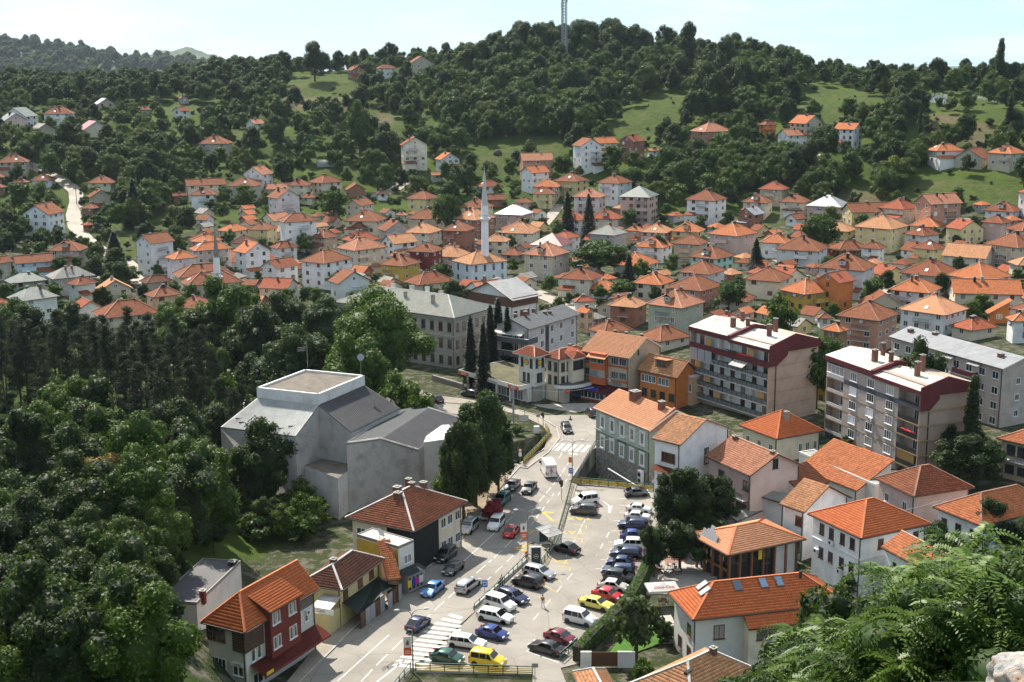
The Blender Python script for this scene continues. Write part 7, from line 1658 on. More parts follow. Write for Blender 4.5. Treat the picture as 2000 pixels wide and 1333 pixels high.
p=at(702,152);o=MB().lathe([(3.2,-1),(2.9,1),(1.8,2.4),(.3,3)],12).build('foil_tunnel',['sign_white'],smooth=True);o.location=p;tag(o,'white foil tunnel on the ridge meadow below the hilltop houses','greenhouse')
# ------------------------------------------------------------------ vehicles
def paintm(name,c,metal=.0):
 m,nt,b=nmat('car_'+name);b.inputs['Base Color'].default_value=(*c,1);b.inputs['Roughness'].default_value=.38;b.inputs['Metallic'].default_value=metal;b.inputs['Coat Weight'].default_value=.8;b.inputs['Coat Roughness'].default_value=.06
for k,c,mt in(('white',(.72,.72,.71),0),('silver',(.42,.43,.44),.5),('navy',(.012,.02,.075),.2),('black',(.012,.013,.016),.1),('darkgrey',(.06,.065,.07),.4),('blue',(.06,.20,.50),.3),('royal',(.015,.035,.20),.2),('red',(.50,.02,.02),0),('maroon',(.17,.012,.025),.2),('yellow',(.72,.50,.01),0),('paleyellow',(.68,.60,.10),0),('green',(.015,.085,.06),.3),('teal',(.02,.10,.10),.2),('bronze',(.09,.08,.07),.3),('cream',(.58,.60,.52),.2),('mint',(.10,.42,.28),.1)):paintm(k,c,mt)
plain('car_glass',(.02,.025,.028),.06,0,.9);plain('tyre',(.02,.02,.02),.9);plain('rim',(.45,.46,.47),.35,.7);plain('trim',(.03,.03,.032),.6);plain('lamp_clear',(.70,.72,.74),.15);plain('lamp_red',(.42,.01,.01),.25);plain('plate',(.7,.7,.68),.5);plain('lamp_orange',(.8,.25,.02),.4)
# profile stations: x, half width at sill, half width at shoulder, z bottom, z shoulder, half width top, z top
def car_profile(kind):
 S=dict(hatch=(3.95,1.72,1.47),sedan=(4.5,1.76,1.44),wagon=(4.6,1.76,1.5),suv=(4.3,1.8,1.7),mpv=(4.2,1.78,1.82),lada=(3.9,1.6,1.4))
 L,W,H=S[kind];h=L/2;w=W/2
 if kind=='hatch':st=[(-h,.50,.62),(-h+.12,.62,.86),(-h+.35,.66,.98),(-.75,.70,H-.02),(-.2,.72,H),(.35,.72,H-.03),(1.05,.78,.98),(1.62,.80,.86),(h-.12,.76,.68),(h,.6,.5)];roof=(-h+.30,-.80,.40,1.08)
 elif kind=='sedan':st=[(-h,.58,.66),(-h+.12,.74,.92),(-h+.75,.78,.99),(-.95,.62,H-.06),(-.35,.62,H),(.3,.62,H-.03),(1.1,.78,.96),(1.85,.80,.84),(h-.12,.76,.66),(h,.62,.5)];roof=(-h+.72,-1.0,.35,1.12)
 elif kind=='wagon':st=[(-h,.58,.66),(-h+.1,.66,.95),(-h+.38,.66,H-.12),(-h+.7,.67,H-.02),(-.4,.66,H),(.35,.66,H-.03),(1.15,.78,.97),(1.85,.80,.85),(h-.12,.76,.66),(h,.62,.5)];roof=(-h+.12,-h+.5,.38,1.18)
 elif kind=='suv':st=[(-h,.60,.72),(-h+.1,.68,1.05),(-h+.36,.66,H-.12),(-h+.7,.68,H-.02),(-.3,.67,H),(.3,.67,H-.03),(.98,.80,1.12),(1.6,.82,1.0),(h-.1,.78,.78),(h,.66,.56)];roof=(-h+.14,-h+.48,.34,1.0)
 elif kind=='mpv':st=[(-h,.62,.8),(-h+.06,.72,1.1),(-h+.2,.72,H-.1),(-h+.5,.73,H),(-.3,.73,H),(.35,.72,H-.05),(1.05,.80,1.16),(1.62,.80,1.0),(h-.1,.76,.74),(h,.62,.55)];roof=(-h+.08,-h+.26,.42,1.06)
 else:st=[(-h,.62,.7),(-h+.08,.72,.92),(-h+.5,.66,1.0),(-.85,.60,H-.03),(-.3,.6,H),(.3,.6,H-.03),(.75,.72,.95),(1.5,.74,.9),(h-.06,.72,.8),(h,.68,.55)];roof=(-h+.5,-.9,.34,.78)
 return L,W,H,st,roof
_CAR={}
def car_meshes(kind):
 if kind in _CAR:return _CAR[kind]
 L,W,H,st,rf=car_profile(kind);w=W/2;mb=MB();rings=[];belt=.93 if kind not in('suv','mpv')else 1.08
 for i,(x,hw,zt)in enumerate(st):
  e=1-.12*(abs(x)/(L/2))**6;ww=w*e;zb=.2 if 0<i<len(st)-1 else.3
  sh=min(zt-.02,belt*.82);tp=hw if zt>belt+.1 else ww*.86;sb=min(zt-.01,belt);sw=ww*.985 if zt>belt+.1 else ww*.93
  rings.append([(x,-ww*.93,zb),(x,-ww,.42),(x,-ww,sh),(x,-sw,sb),(x,-tp,zt-.05 if zt>belt+.1 else zt-.02),(x,-tp*.7,zt),(x,0,zt+.012),(x,tp*.7,zt),(x,tp,zt-.05 if zt>belt+.1 else zt-.02),(x,sw,sb),(x,ww,sh),(x,ww,.42),(x,ww*.93,zb)])
 n=13;vs=[v for r in rings for v in r];fs=[]
 for i in range(len(rings)-1):
  for k in range(n):fs.append((i*n+k,i*n+(k+1)%n,(i+1)*n+(k+1)%n,(i+1)*n+k))
 fs.append(tuple(range(n))[::-1]);fs.append(tuple((len(rings)-1)*n+k for k in range(n)));mb.add(vs,fs)
 body=mb.mesh('body',['car_white'],True)
 b2=bmesh.new();b2.from_mesh(body);bmesh.ops.recalc_face_normals(b2,faces=b2.faces);b2.to_mesh(body);b2.free()
 def at_x(x):
  for(xa,ha,za),(xb,hb,zb)in zip(st[:-1],st[1:]):
   if xa<=x<=xb:t=(x-xa)/(xb-xa);return ha+(hb-ha)*t,za+(zb-za)*t
 r0,r1,f0,f1=rf;g=[]
 def pane(xa,xb,nm):
  ha,za=at_x(xa);hb,zb=at_x(xb);d=(-.02 if xa>xb else.02);m_=MB();za_,zb_=za-(.06),zb+0
  nx=Vector((-(zb-za),0,(xb-xa)));nx=nx.normalized()*(.022 if nx.z>0 else-.022)
  lo=max(ha,w*.80)*.96;P=[(xa,-min(lo,w*.82),za),(xb,-hb*.9,zb),(xb,hb*.9,zb),(xa,min(lo,w*.82),za)];P=[Vector(p)+nx for p in P]
  m_.add(P,[(0,1,2,3),(3,2,1,0)]);return m_.mesh(nm,['car_glass'])
 g.append(('windscreen',pane(f1-.06,f0+.08,'windscreen')));g.append(('rear_window',pane(r0+.03,r1-.04,'rear_window')))
 segs=[(r1-.02,-.28),(-.22,f0+.34)]if kind!='mpv' else[(r1+.1,-.75),(-.68,.1),(.17,f0+.36)]
 if kind in('wagon','suv'):segs=[(r1+.0,-.95),(-.88,-.1),(-.03,f0+.36)]
 for s in(-1,1):
  for xa,xb in segs:
   ha,za=at_x(max(xa,r1));hb,zb=at_x(min(xb,f0));zt=H-.13;m_=MB();xb_t=min(xb,f0+.06)
   y0,y1=w*.995,max(ha,hb)+.055;P=[(xa,s*y0,belt+.02),(xb,s*y0,belt+.02),(xb_t,s*y1,zt),(max(xa,r1+.06),s*y1,zt)]
   m_.add(P,[(0,1,2,3),(3,2,1,0)]);g.append(('side_window',m_.mesh('side_window',['car_glass'])))
 wh=MB();wh.lathe([(.20,-.1),(.31,-.1),(.32,-.06),(.32,.06),(.31,.1),(.20,.1)],18);tyre=wh.mesh('tyre',['tyre'],True);tyre.transform(Matrix.Rotation(math.pi/2,4,'X'))
 rm=MB();rm.lathe([(.2,-.09),(.2,.09)],14);
 for k in range(5):t=k*1.2566;rm.bar((0,0,.1),(math.cos(t)*.2,math.sin(t)*.2,.1),.06,.02);rm.bar((0,0,-.1),(math.cos(t)*.2,math.sin(t)*.2,-.1),.06,.02)
 rim=rm.mesh('rim',['rim']);rim.transform(Matrix.Rotation(math.pi/2,4,'X'))
 hl=MB().box((L/2-.16,-.22,-.07),(L/2-.02,.22,.09)).mesh('headlight',['lamp_clear']);tl=MB().box((-L/2+.03,-.15,-.12),(-L/2+.16,.15,.15)).mesh('taillight',['lamp_red'])
 mi=MB().box((-.08,-.1,0),(.08,.1,.14)).mesh('mirror',['trim']);bp=MB().box((L/2-.1,-.5,.28),(L/2+.02,.5,.42)).mesh('grille',['trim']);pl=MB().box((L/2+.021,-.26,.33),(L/2+.03,.26,.44)).mesh('number_plate',['plate'])
 pr=MB().box((-L/2-.03,-.26,.5),(-L/2-.0,.26,.61)).mesh('number_plate',['plate']);sk=MB().box((-L/2+.75,-w-.005,.2),(L/2-.75,w+.005,.30)).mesh('sill',['trim'])
 ar=MB();ar.add([(math.cos(t)*.38,0,max(math.sin(t)*.38,-.12))for t in np.linspace(0,2*math.pi,17)[:-1]],[tuple(range(16)),tuple(reversed(range(16)))])
 arm=ar.mesh('wheel_arch',['trim'])
 _CAR[kind]=(L,W,H,belt,body,g,tyre,rim,hl,tl,mi,bp,pl,pr,sk,arm);return _CAR[kind]
def car(kind,col,front,rear,label,name='parked_car',cat='car',sc=1.0,z=.03,taxi=False,group=None):
 L,W,H,belt,body,g,tyre,rim,hl,tl,mi,bp,pl,pr,sk,arm=car_meshes(kind);A,B=onz(*front,z),onz(*rear,z);c=(A+B)/2
 if z>1:pass
 root=empty(name,c,math.atan2((A-B).y,(A-B).x),label,cat,group);root.scale=(sc,)*3
 def add(nm,me,loc=(0,0,0),rz=0,m=None,par=None):
  o=link(nm,me,par or root,loc,rz)
  if m:o.material_slots[0].link='OBJECT';o.material_slots[0].material=M[m]
  return o
 add('body',body,m='car_'+col)
 for nm,me in g:add(nm,me)
 for s in(-1,1):
  for x in(-L/2+.78,L/2-.78):t=add('wheel',tyre,(x,s*(W/2-.10),.31));link('rim',rim,t)
  add('headlight',hl,(0,s*(W/2-.30),.62 if belt<1 else.72));add('taillight',tl,(0,s*(W/2-.22),.78 if belt<1 else.95));add('mirror',mi,(car_profile(kind)[4][3]-.35,s*(W/2+.05),belt+.02))
 add('grille',bp);add('number_plate',pl);add('number_plate',pr);add('sill',sk);[add('wheel_arch',arm,(x,s*(W/2*.998+.012),.31))for s in(-1,1)for x in(-L/2+.78,L/2-.78)]
 if taxi:add('taxi_sign',MB().box((-.1,-.28,H),(.1,.28,H+.14)).mesh('taxi_sign',['sign_white']))
 root['_px'],root['_py']=pix(c.x,c.y,c.z+.6);return root
GP='cars parked in the car park and along the road'
for k,c,f,r_,l in[('hatch','navy',(836,1212),(797,1241),'dark blue hatchback driving up the road above the red and white lamp banner'),('sedan','blue',(829,1172),(862,1143),'bright blue saloon coming down the left lane'),('wagon','silver',(932,1137),(896,1164),'silver-white estate car driving up the middle of the road'),('hatch','darkgrey',(868,1131),(902,1104),'dark grey hatchback following the bright blue saloon'),('suv','black',(854,1104),(887,1080),'black old car parked in the shadow of the tarred wall'),('mpv','silver',(901,1051),(931,1024),'silver people carrier parked before the brown-roofed house'),('mpv','white',(955,1047),(983,1015),'white small van coming down the road beside the red taxi'),('sedan','silver',(940,1022),(966,997),'silver saloon parked behind the white small van under the tree'),('sedan','darkgrey',(990,967),(1012,942),'dark grey saloon standing at the kerb by the waiting people'),('sedan','black',(1023,973),(1044,946),'black saloon coming down behind the white delivery van'),('wagon','black',(1112,853),(1101,832),'black estate car crossing the junction'),('suv','black',(904,772),(935,779),'black car passing the telecom shop'),('hatch','black',(846,780),(862,790),'black car parked beside the huge plane tree'),('suv','darkgrey',(1150,806),(1162,818),'dark car half hidden behind the corner of the pale green house'),('suv','teal',(970,992),(990,975),'dark teal car in the shade beside the red bush'),('mpv','white',(1120,988),(1166,982),'white panel van parked beside the brown off-roader'),('suv','bronze',(1118,1002),(1164,1006),'dark brown off-roader parked below the white panel van'),('hatch','darkgrey',(1266,968),(1220,970),'dark grey hatchback parked against the yellow slatted railing'),('lada','white',(1270,1003),(1226,999),'white boxy small car, upper one of two at the car park tree'),('lada','white',(1268,1018),(1222,1014),'white boxy small car, lower one of two at the car park tree'),('wagon','navy',(1212,1030),(1262,1033),'navy estate car under the slim tree below the white boxy cars'),('hatch','royal',(1258,1054),(1216,1053),'royal blue small car above the white off-roader'),('suv','white',(1202,1071),(1256,1073),'white off-roader in the row of dark blue cars'),('wagon','navy',(1194,1086),(1252,1090),'navy estate car just below the white off-roader'),('hatch','navy',(1186,1104),(1238,1108),'small navy hatchback in the middle of the dark blue row'),('wagon','navy',(1178,1120),(1238,1124),'navy estate car third above the red hatchback'),('suv','black',(1240,1140),(1182,1132),'black car next above the pale green-white hatchback'),('hatch','cream',(1222,1156),(1172,1149),'pale green-white hatchback parked above the red one'),('hatch','red',(1212,1176),(1160,1163),'bright red hatchback parked above the yellow saloon'),('sedan','paleyellow',(1192,1194),(1137,1180),'pale yellow taxi saloon parked by the hedge'),('mpv','white',(1163,1224),(1103,1210),'white window van parked alone below the yellow taxi saloon'),('hatch','maroon',(1122,1262),(1066,1245),'maroon hatchback beside the black saloon at the end of the hedge'),('sedan','black',(1033,1264),(1104,1284),'black saloon at the bottom of the car park beside the maroon hatchback'),('wagon','silver',(1081,1133),(1025,1118),'silver-white estate car first below the bus stop poster'),('suv','black',(1003,1138),(1060,1152),'black off-roader between the silver estate and the navy estate'),('wagon','navy',(1032,1184),(972,1162),'navy estate car beside the walking man'),('mpv','white',(1006,1197),(949,1180),'white panel-sided small van below the low railing wall'),('wagon','white',(1001,1219),(935,1205),'white hatchback-estate between the small van and the royal blue car'),('hatch','royal',(991,1252),(932,1238),'royal blue hatchback parked below the white estate'),('wagon','white',(947,1268),(877,1258),'white estate car touching the zebra crossing'),('hatch','green',(906,1299),(841,1286),'dark green hatchback beside the yellow van at the bottom railing'),('hatch','black',(1083,1072),(1132,1086),'black hatchback driving across the taxi bays'),('hatch','royal',(1290,1056),(1322,1052),'blue car behind the slim tree at the cafe garden'),('hatch','blue',(1068,588),(1082,586),'light blue car parked far off behind the apartment house'),('hatch','darkgrey',(1157,609),(1172,607),'grey car on the lane beside the peach gabled house'),('hatch','red',(320,541),(300,539),'red car parked at the lane below the white four-storey house'),('mpv','mint',(1758,520),(1776,519),'mint green van on the lane between the houses at the right')]:
 car(k,c,f,r_,l,name='moving_car' if('driving' in l or 'coming' in l or 'crossing' in l or 'passing' in l)else 'parked_car',cat='van' if 'van' in l.split()[:4]else 'car',group=GP if f[1]>700 else None)
car('hatch','red',(1010,1033),(988,1057),'red taxi with a white roof sign driving up the road',name='taxi',cat='taxi',taxi=True)
t=car('mpv','yellow',(988,1305),(918,1293),'bright yellow van with an orange roof light at the bottom railing',name='yellow_van',cat='van');link('warning_light',MB().lathe([(.09,1.82),(.09,1.98),(.03,2.02)],10).mesh('warning_light',['lamp_orange']),t,(.5,.3,0))
p=at(47,268);_o=car('mpv','white',(38,268),(58,266),'white van parked far off beside the pink house at the left edge',name='parked_car',cat='van');_o.location=p
# big white delivery van
A,B=onz(1061,909,.03),onz(1081,943,.03);root=empty('delivery_van',(A+B)/2,math.atan2((A-B).y,(A-B).x),'white high-roofed delivery van with a red and black figure on its rear doors','van')
pr_=[(-2.9,.35),(-2.92,1.2),(-2.75,2.35),(-2.5,2.5),(1.3,2.5),(1.75,2.3),(2.25,1.45),(2.85,1.2),(2.98,.8),(2.95,.35)];n=len(pr_);vs=[]
for y,k in((-.98,1),(-1.0,2),(1.0,2),(.98,1)):vs+=[(x,y*(.93 if(z>2 and k)else 1),z)for x,z in pr_]
vs=[(x,-1*(.9 if z>1.9 else 1),z)for x,z in pr_]+[(x,1*(.9 if z>1.9 else 1),z)for x,z in pr_];mb=MB();mb.add(vs,[tuple(range(n)),tuple(reversed(range(n,2*n)))]+[(i,n+i,n+(i+1)%n,(i+1)%n)for i in range(n)]);o=mb.build('body',['car_white'],root)
b2=bmesh.new();b2.from_mesh(o.data);bmesh.ops.recalc_face_normals(b2,faces=b2.faces);b2.to_mesh(o.data);b2.free()
MB().add([(1.8,-.82,2.26),(2.27,-.88,1.5),(2.27,.88,1.5),(1.8,.82,2.26)],[(0,1,2,3),(3,2,1,0)]).build('windscreen',['car_glass'],root)
for s in(-1,1):
 MB().add([(1.0,s*1.012,1.35),(2.05,s*1.012,1.35),(1.7,s*.935,2.1),(1.0,s*.935,2.1)],[(0,1,2,3),(3,2,1,0)]).build('side_window',['car_glass'],root);MB().box((1.75,s*1.1-.12,1.4),(1.95,s*1.1+.12,1.75)).build('mirror',['trim'],root)
 for x in(-1.8,1.95):w_=link('wheel',car_meshes('mpv')[6],root,(x,s*.9,.34));link('rim',car_meshes('mpv')[7],w_)
 MB().box((-2.97,s*.9-.08,.8),(-2.9,s*.9+.08,1.3)).build('taillight',['lamp_red'],root)
MB().box((-2.955,-.85,2.0),(-2.86,.85,2.08)).build('red_band',['sign_orange'],root);MB().bar((-2.95,-.012,.45),(-2.90,-.012,2.2),.03).build('door_seam',['trim'],root)
fg=MB();fg.bar((-2.96,.1,1.0),(-2.96,-.1,1.35),.12);fg.bar((-2.96,-.1,1.35),(-2.95,.05,1.65),.14);fg.bar((-2.96,-.1,1.35),(-2.96,-.35,1.1),.1);fg.bar((-2.95,.05,1.55),(-2.95,.3,1.4),.08);fg.bar((-2.95,-.02,1.55),(-2.95,-.3,1.6),.08);fg.box((-2.96,.0,1.7),(-2.9,.14,1.84));fg.build('figure_print',['maroon_print']if 'maroon_print' in M else['car_red'],root);MB().box((-2.96,.35,.85),(-2.93,.75,1.0)).build('letter_print',['letter_dark'],root)
root['_px'],root['_py']=1073,925
# ------------------------------------------------------------------ people
def skin_body(name,V,E,mat,parent,sub=1):
 me=bpy.data.meshes.new(name);me.from_pydata([v[:3]for v in V],E,[]);o=bpy.data.objects.new(name,me);COL.objects.link(o);md=o.modifiers.new('skin','SKIN');sv=me.skin_vertices[0].data if me.skin_vertices else None
 if sv is None:
  me.skin_vertices if False else None
  b2=bmesh.new();b2.from_mesh(me);b2.verts.layers.skin.verify();b2.to_mesh(me);b2.free();sv=me.skin_vertices[0].data
 for i,v in enumerate(V):sv[i].radius=(v[3],v[4]if len(v)>4 else v[3]);
 sv[0].use_root=True;s2=o.modifiers.new('sub','SUBSURF');s2.levels=sub;s2.render_levels=sub
 dg=bpy.context.evaluated_depsgraph_get();m2=bpy.data.meshes.new_from_object(o.evaluated_get(dg));bpy.data.objects.remove(o);m2.name=name;m2.materials.clear();m2.materials.append(M[mat]);m2.polygons.foreach_set('use_smooth',[True]*len(m2.polygons));return link(name,m2,parent)
plain('skin',(.42,.24,.16),.6);plain('hair_dark',(.02,.015,.012),.8);plain('cloth_black',(.015,.015,.018),.9);plain('cloth_white',(.62,.62,.60),.9);plain('cloth_blue',(.05,.07,.16),.9);plain('cloth_red',(.35,.03,.04),.9)
def person(px,py,face,label,top='cloth_black',legs='cloth_white',stride=.18,arm=.1,sit=False,z=.03,H=1.75):
 p=onz(px,py,z);root=empty('person',p,face,label,'person');k=H/1.75;root.scale=(k,)*3;s=stride
 if sit:hip=.46;V=[(0,0,hip,.13,.11),(0,0,.75,.14,.10),(.02,0,1.0,.155,.10),(.03,0,1.14,.05,.05),(.04,0,1.2,.05)];knee=[(.42,y,.48)for y in(-.11,.11)];foot_=[(.44,y,.06)for y in(-.12,.12)]
 else:hip=.92;V=[(0,0,hip,.14,.11),(0,0,1.15,.125,.10),(0,0,1.36,.165,.105),(0,0,1.47,.055,.055),(.01,0,1.53,.05)];knee=[(s*.5+.04,-.1,.5),(-s*.4+.03,.1,.5)];foot_=[(s,-.1,.08),(-s,.1,.08)]
 sh=V[2][2]+.03;E=[(0,1),(1,2),(2,3),(3,4)]
 for i,sy in enumerate((-1,1)):
  b=len(V);V+=[(0,sy*.1,hip-.06,.09),(*knee[i],.065),(*foot_[i],.042),(foot_[i][0]+.16,foot_[i][1],.04,.035)];E+=[(0,b),(b,b+1),(b+1,b+2),(b+2,b+3)]
  b=len(V);a=arm*(1 if i else-1);V+=[(0,sy*.2,sh-.02,.055),(a*.5,sy*.25,sh-.3,.042),(a+.08,sy*.25,sh-.54,.03),(a+.1,sy*.25,sh-.6,.034)];E+=[(2,b),(b,b+1),(b+1,b+2),(b+2,b+3)]
 skin_body('body',V,E,'skin',root)
 off=lambda L:[(v[0],v[1],v[2],v[3]*1.16,(v[4]if len(v)>4 else v[3])*1.16)for v in L]
 T_=off([V[0],V[1],V[2]])+off([V[9],V[10],V[17],V[18]]);skin_body('shirt',T_,[(0,1),(1,2),(2,3),(3,4),(2,5),(5,6)],top,root)
 Lg=off([V[0],V[5],V[6],V[7],V[13],V[14],V[15]]);skin_body('trousers',Lg,[(0,1),(1,2),(2,3),(0,4),(4,5),(5,6)],legs,root)
 hz=V[4][2];hd=MB();hd.lathe([(.03,hz-.02),(.065,hz+.0),(.078,hz+.07),(.082,hz+.13),(.07,hz+.2),(.03,hz+.235)],12,(V[4][0]+.01,0));hx=V[4][0];hd.box((hx+.08,-.012,hz+.07),(hx+.112,.012,hz+.11));
 for y in(-.085,.085):hd.box((hx-.01,y-.01,hz+.07),(hx+.02,y+.01,hz+.13))
 h_=hd.build('head',['skin'],root,True)
 for y in(-.03,.03):MB().box((hx+.082,y-.01,hz+.115),(hx+.092,y+.01,hz+.128)).build('eye',['hair_dark'],h_)
 MB().box((hx+.082,-.022,hz+.045),(hx+.09,.022,hz+.053)).build('mouth',['cloth_red'],h_)
 hr=MB();hr.lathe([(.088,hz+.11),(.09,hz+.16),(.076,hz+.215),(.03,hz+.245)],12,(hx-.008,0));hr.build('hair',['hair_dark'],root,True);root['_px'],root['_py']=px,py-14;return root
person(1060,1187,1.1,'man in a black top and white trousers walking across the car park','cloth_black','cloth_white')
person(980,1147,-2.2,'woman in black behind a pushchair on the pavement by the low railing','cloth_black','cloth_black',.12,.35)
person(992,953,2.0,'person in dark clothes waiting under the traffic light, nearer the kerb','cloth_blue','cloth_black',.05);person(988,951,.6,'second person in dark clothes waiting under the traffic light','cloth_black','cloth_blue',.05)
person(952,992,-.6,'person in a pale shirt standing beside the red bush','cloth_white','cloth_black',.05);person(969,997,1.5,'person in a white shirt beside the dark teal car','cloth_white','cloth_blue',.05)
person(924,762,.2,'person in a white shirt in front of the telecom shop window','cloth_white','cloth_black',.1)
person(1318,1121,2.5,'guest in red seated on the cafe terrace','cloth_red','cloth_black',sit=True,z=.16);person(1288,1124,.5,'guest in dark clothes seated on the cafe terrace','cloth_black','cloth_black',sit=True,z=.16);person(1290,1136,1.5,'guest in white seated near the white parasol','cloth_white','cloth_blue',sit=True,z=.16)
p=onz(975,1145,.16);root=empty('pushchair',p,-2.2,'black and red pushchair pushed along the low railing','pushchair');MB().add([(-.3,-.22,.45),(.3,-.22,.4),(.3,.22,.4),(-.3,.22,.45),(-.42,-.22,.95),(-.42,.22,.95)],[(0,1,2,3),(0,3,5,4),(3,2,1,0),(4,5,3,0)]).build('seat',['cloth_black'],root);MB().add([(-.42,-.24,.95),(-.1,-.24,1.08),(-.1,.24,1.08),(-.42,.24,.95)],[(0,1,2,3),(3,2,1,0)]).build('hood',['cloth_red'],root)
fr_=MB();[fr_.bar((-.3,s*.24,.1),(.1,s*.24,.6),.03)or fr_.bar((.3,s*.24,.1),(-.2,s*.24,.7),.03)or fr_.bar((-.2,s*.24,.7),(-.55,s*.24,1.0),.03)for s in(-1,1)];fr_.build('frame',['steel'],root)
for x in(-.3,.3):
 for s in(-.24,.24):m_=MB().lathe([(.1,-.02),(.1,.02)],12).mesh('wheel',['tyre']);m_.transform(Matrix.Rotation(math.pi/2,4,'X'));link('wheel',m_,root,(x,s,.1))
# ------------------------------------------------------------------ street furniture
def lamp_post(px,py,H,label,ang,banner=None,arms=2):
 p=onz(px,py,.03);root=empty('street_lamp',p,ang,label,'street lamp');MB().lathe([(.11,0),(.09,1.2),(.055,H-.6)],8).build('pole',['steel'],root)
 for s in((-1,1)if arms==2 else(1,)):
  MB().tube([(0,0,H-.7),(s*.15,0,H-.3),(s*.6,0,H-.02),(s*1.35,0,H+.05)],[.05,.045,.04,.035],6).build('arm',['steel'],root)
  MB().lathe([(.03,0),(.13,.15),(.14,.4),(.08,.62),(.03,.68)],8).mesh('lamp_head',['shutter_white']);hm=MB().lathe([(.03,0),(.13,.15),(.14,.4),(.08,.62),(.03,.68)],8).mesh('lamp_head',['shutter_white'],True);hm.transform(Matrix.Rotation(math.pi/2*s,4,'Y'));link('lamp_head',hm,root,(s*1.3,0,H+.06))
 if banner:
  z0,z1=banner;MB().box((-1.0,-.02,z0+(z1-z0)*.45),(-.12,.02,z1)).build('banner_upper',['sign_white'],root);MB().box((-1.0,-.021,z0),(-.12,.021,z0+(z1-z0)*.45)).build('banner_lower',['sign_orange'],root)
  fg=MB();zc=z0+(z1-z0)*.72;fg.box((-.7,-.03,zc-.3),(-.42,-.022,zc+.1));fg.box((-.62,-.03,zc+.12),(-.48,-.022,zc+.3));fg.bar((-.8,-.026,zc-.1),(-.35,-.026,zc+.2),.07,.01);fg.build('banner_print',['cloth_red'],root);MB().bar((-1.05,0,z1+.03),(0,0,z1+.03),.04).build('bracket',['steel'],root)
  link('lettering',text_mesh('SALE',.28,'letter_white'),root,(-.56,-.03,z0+(z1-z0)*.2))if False else MB().box((-.85,-.03,z0+.25),(-.28,-.022,z0+.36)).box((-.85,-.03,z0+.5),(-.28,-.022,z0+.6)).build('banner_lines',['letter_white'],root)
 root['_px'],root['_py']=px,py-60;return root
lamp_post(807,1314,7.6,'double-armed street lamp with a red and white banner at the foot of the zebra crossing',.1,(2.1,4.3));lamp_post(1031,1092,7.2,'double-armed street lamp with a red and white banner at the bus stop',.1,(3.0,5.2));lamp_post(1118,938,6.7,'double-armed street lamp with a small red banner on the bridge',.05,None)
o=link('banner',MB().box((-.55,-.02,0),(-.02,.02,.95)).mesh('banner',['sign_orange']),None,onz(1117,938,.03)+Vector((0,0,3.0)),0,'small dark red advertising banner on the lamp post at the bridge','banner')
p=onz(1003,826,.1);root=empty('concrete_pole',p,0,'tall grey concrete pole at the corner of the grassy bank','pole');MB().lathe([(.22,0),(.14,7.4)],10).build('shaft',['panel_grey'],root);MB().bar((0,0,7.2),(.5,.3,7.9),.05).build('bracket',['steel'],root);root['_px'],root['_py']=1003,795
def traffic_light(px,py,label,ang=0,h=3.2):
 p=onz(px,py,.1);root=empty('traffic_light',p,ang,label,'traffic light');MB().lathe([(.06,0),(.06,h)],8).build('pole',['panel_grey'],root);hd=MB().box((-.18,-.16,h-.7),(.18,.16,h+.35)).build('housing',['soot'],root)
 for k,z in enumerate((h+.15,h-.17,h-.5)):m_=MB().lathe([(.1,0),(.1,.05)],10).mesh('lens',['lamp_red' if k==0 else 'trim']);m_.transform(Matrix.Rotation(math.pi/2,4,'X'));link('lens',m_,root,(0,-.16,z))
 MB().box((-.42,-.05,h-.3),(-.19,.05,h+.2)).build('backing_board',['soot'],root);root['_px'],root['_py']=px,py-25
traffic_light(1025,818,'black traffic light on the far kerb between the concrete pole and the signs');traffic_light(1061,842,'black traffic light at the yellow panel fence of the stream bank');traffic_light(985,962,'black traffic light beside the waiting people',.3,3.6);traffic_light(1097,977,'black traffic light at the railing of the car park corner',-.3,2.9)
def sign(px,py,h,kind,label,ang=0):
 p=onz(px,py,.1);root=empty('road_sign',p,ang,label,'road sign');MB().lathe([(.035,0),(.035,h)],6).build('post',['steel'],root)
 if kind=='bus':MB().box((-.38,-.04,h-.85),(.38,0,h+.1)).build('plate',['sign_bus'],root);MB().box((-.22,-.055,h-.6),(.22,-.041,h-.12)).build('white_field',['sign_white'],root);MB().box((-.15,-.07,h-.5),(.15,-.056,h-.25)).build('bus_symbol',['letter_dark'],root)
 if kind=='round':m_=MB().lathe([(.3,0),(.3,.03)],18).mesh('disc',['sign_orange']);m_.transform(Matrix.Rotation(math.pi/2,4,'X'));d_=link('disc',m_,root,(0,-.02,h));m_=MB().lathe([(.22,.031),(.22,.04)],18).mesh('inner_disc',['sign_white']);m_.transform(Matrix.Rotation(math.pi/2,4,'X'));link('inner_disc',m_,d_);MB().box((-.25,-.04,h-1.1),(.25,0,h-.4)).build('lower_plate',['sign_white'],root)
 if kind=='board':MB().box((-.9,-.04,h-.9),(.9,0,h+.1)).build('plate',['awning_grey'],root);MB().lathe([(.035,0),(.035,h)],6,(.8,0)).build('post',['steel'],root)
 if kind=='small':MB().box((-.35,-.04,h-.5),(.35,0,h)).build('plate',['panel_grey'],root)
 if kind=='square':MB().box((-.4,-.04,h-.8),(.4,0,h)).build('plate',['sign_orange'],root)
 root['_px'],root['_py']=px,py-20
plain('sign_bus',(.03,.12,.42),.4)
sign(947,1172,2.6,'bus','blue bus stop sign beside the low railing and the white small van');sign(1115,950,3.0,'bus','blue bus stop sign at the corner of the yellow slatted railing');sign(1016,906,2.4,'round','round red and white sign at the end of the yellow panel fence');sign(1023,836,2.4,'board','wide pale information board on the kerb before the grassy bank');sign(1051,832,2.2,'small','small grey sign beside the traffic light on the stream bank');sign(1277,968,2.6,'small','small sign at the wall end of the yellow slatted railing')
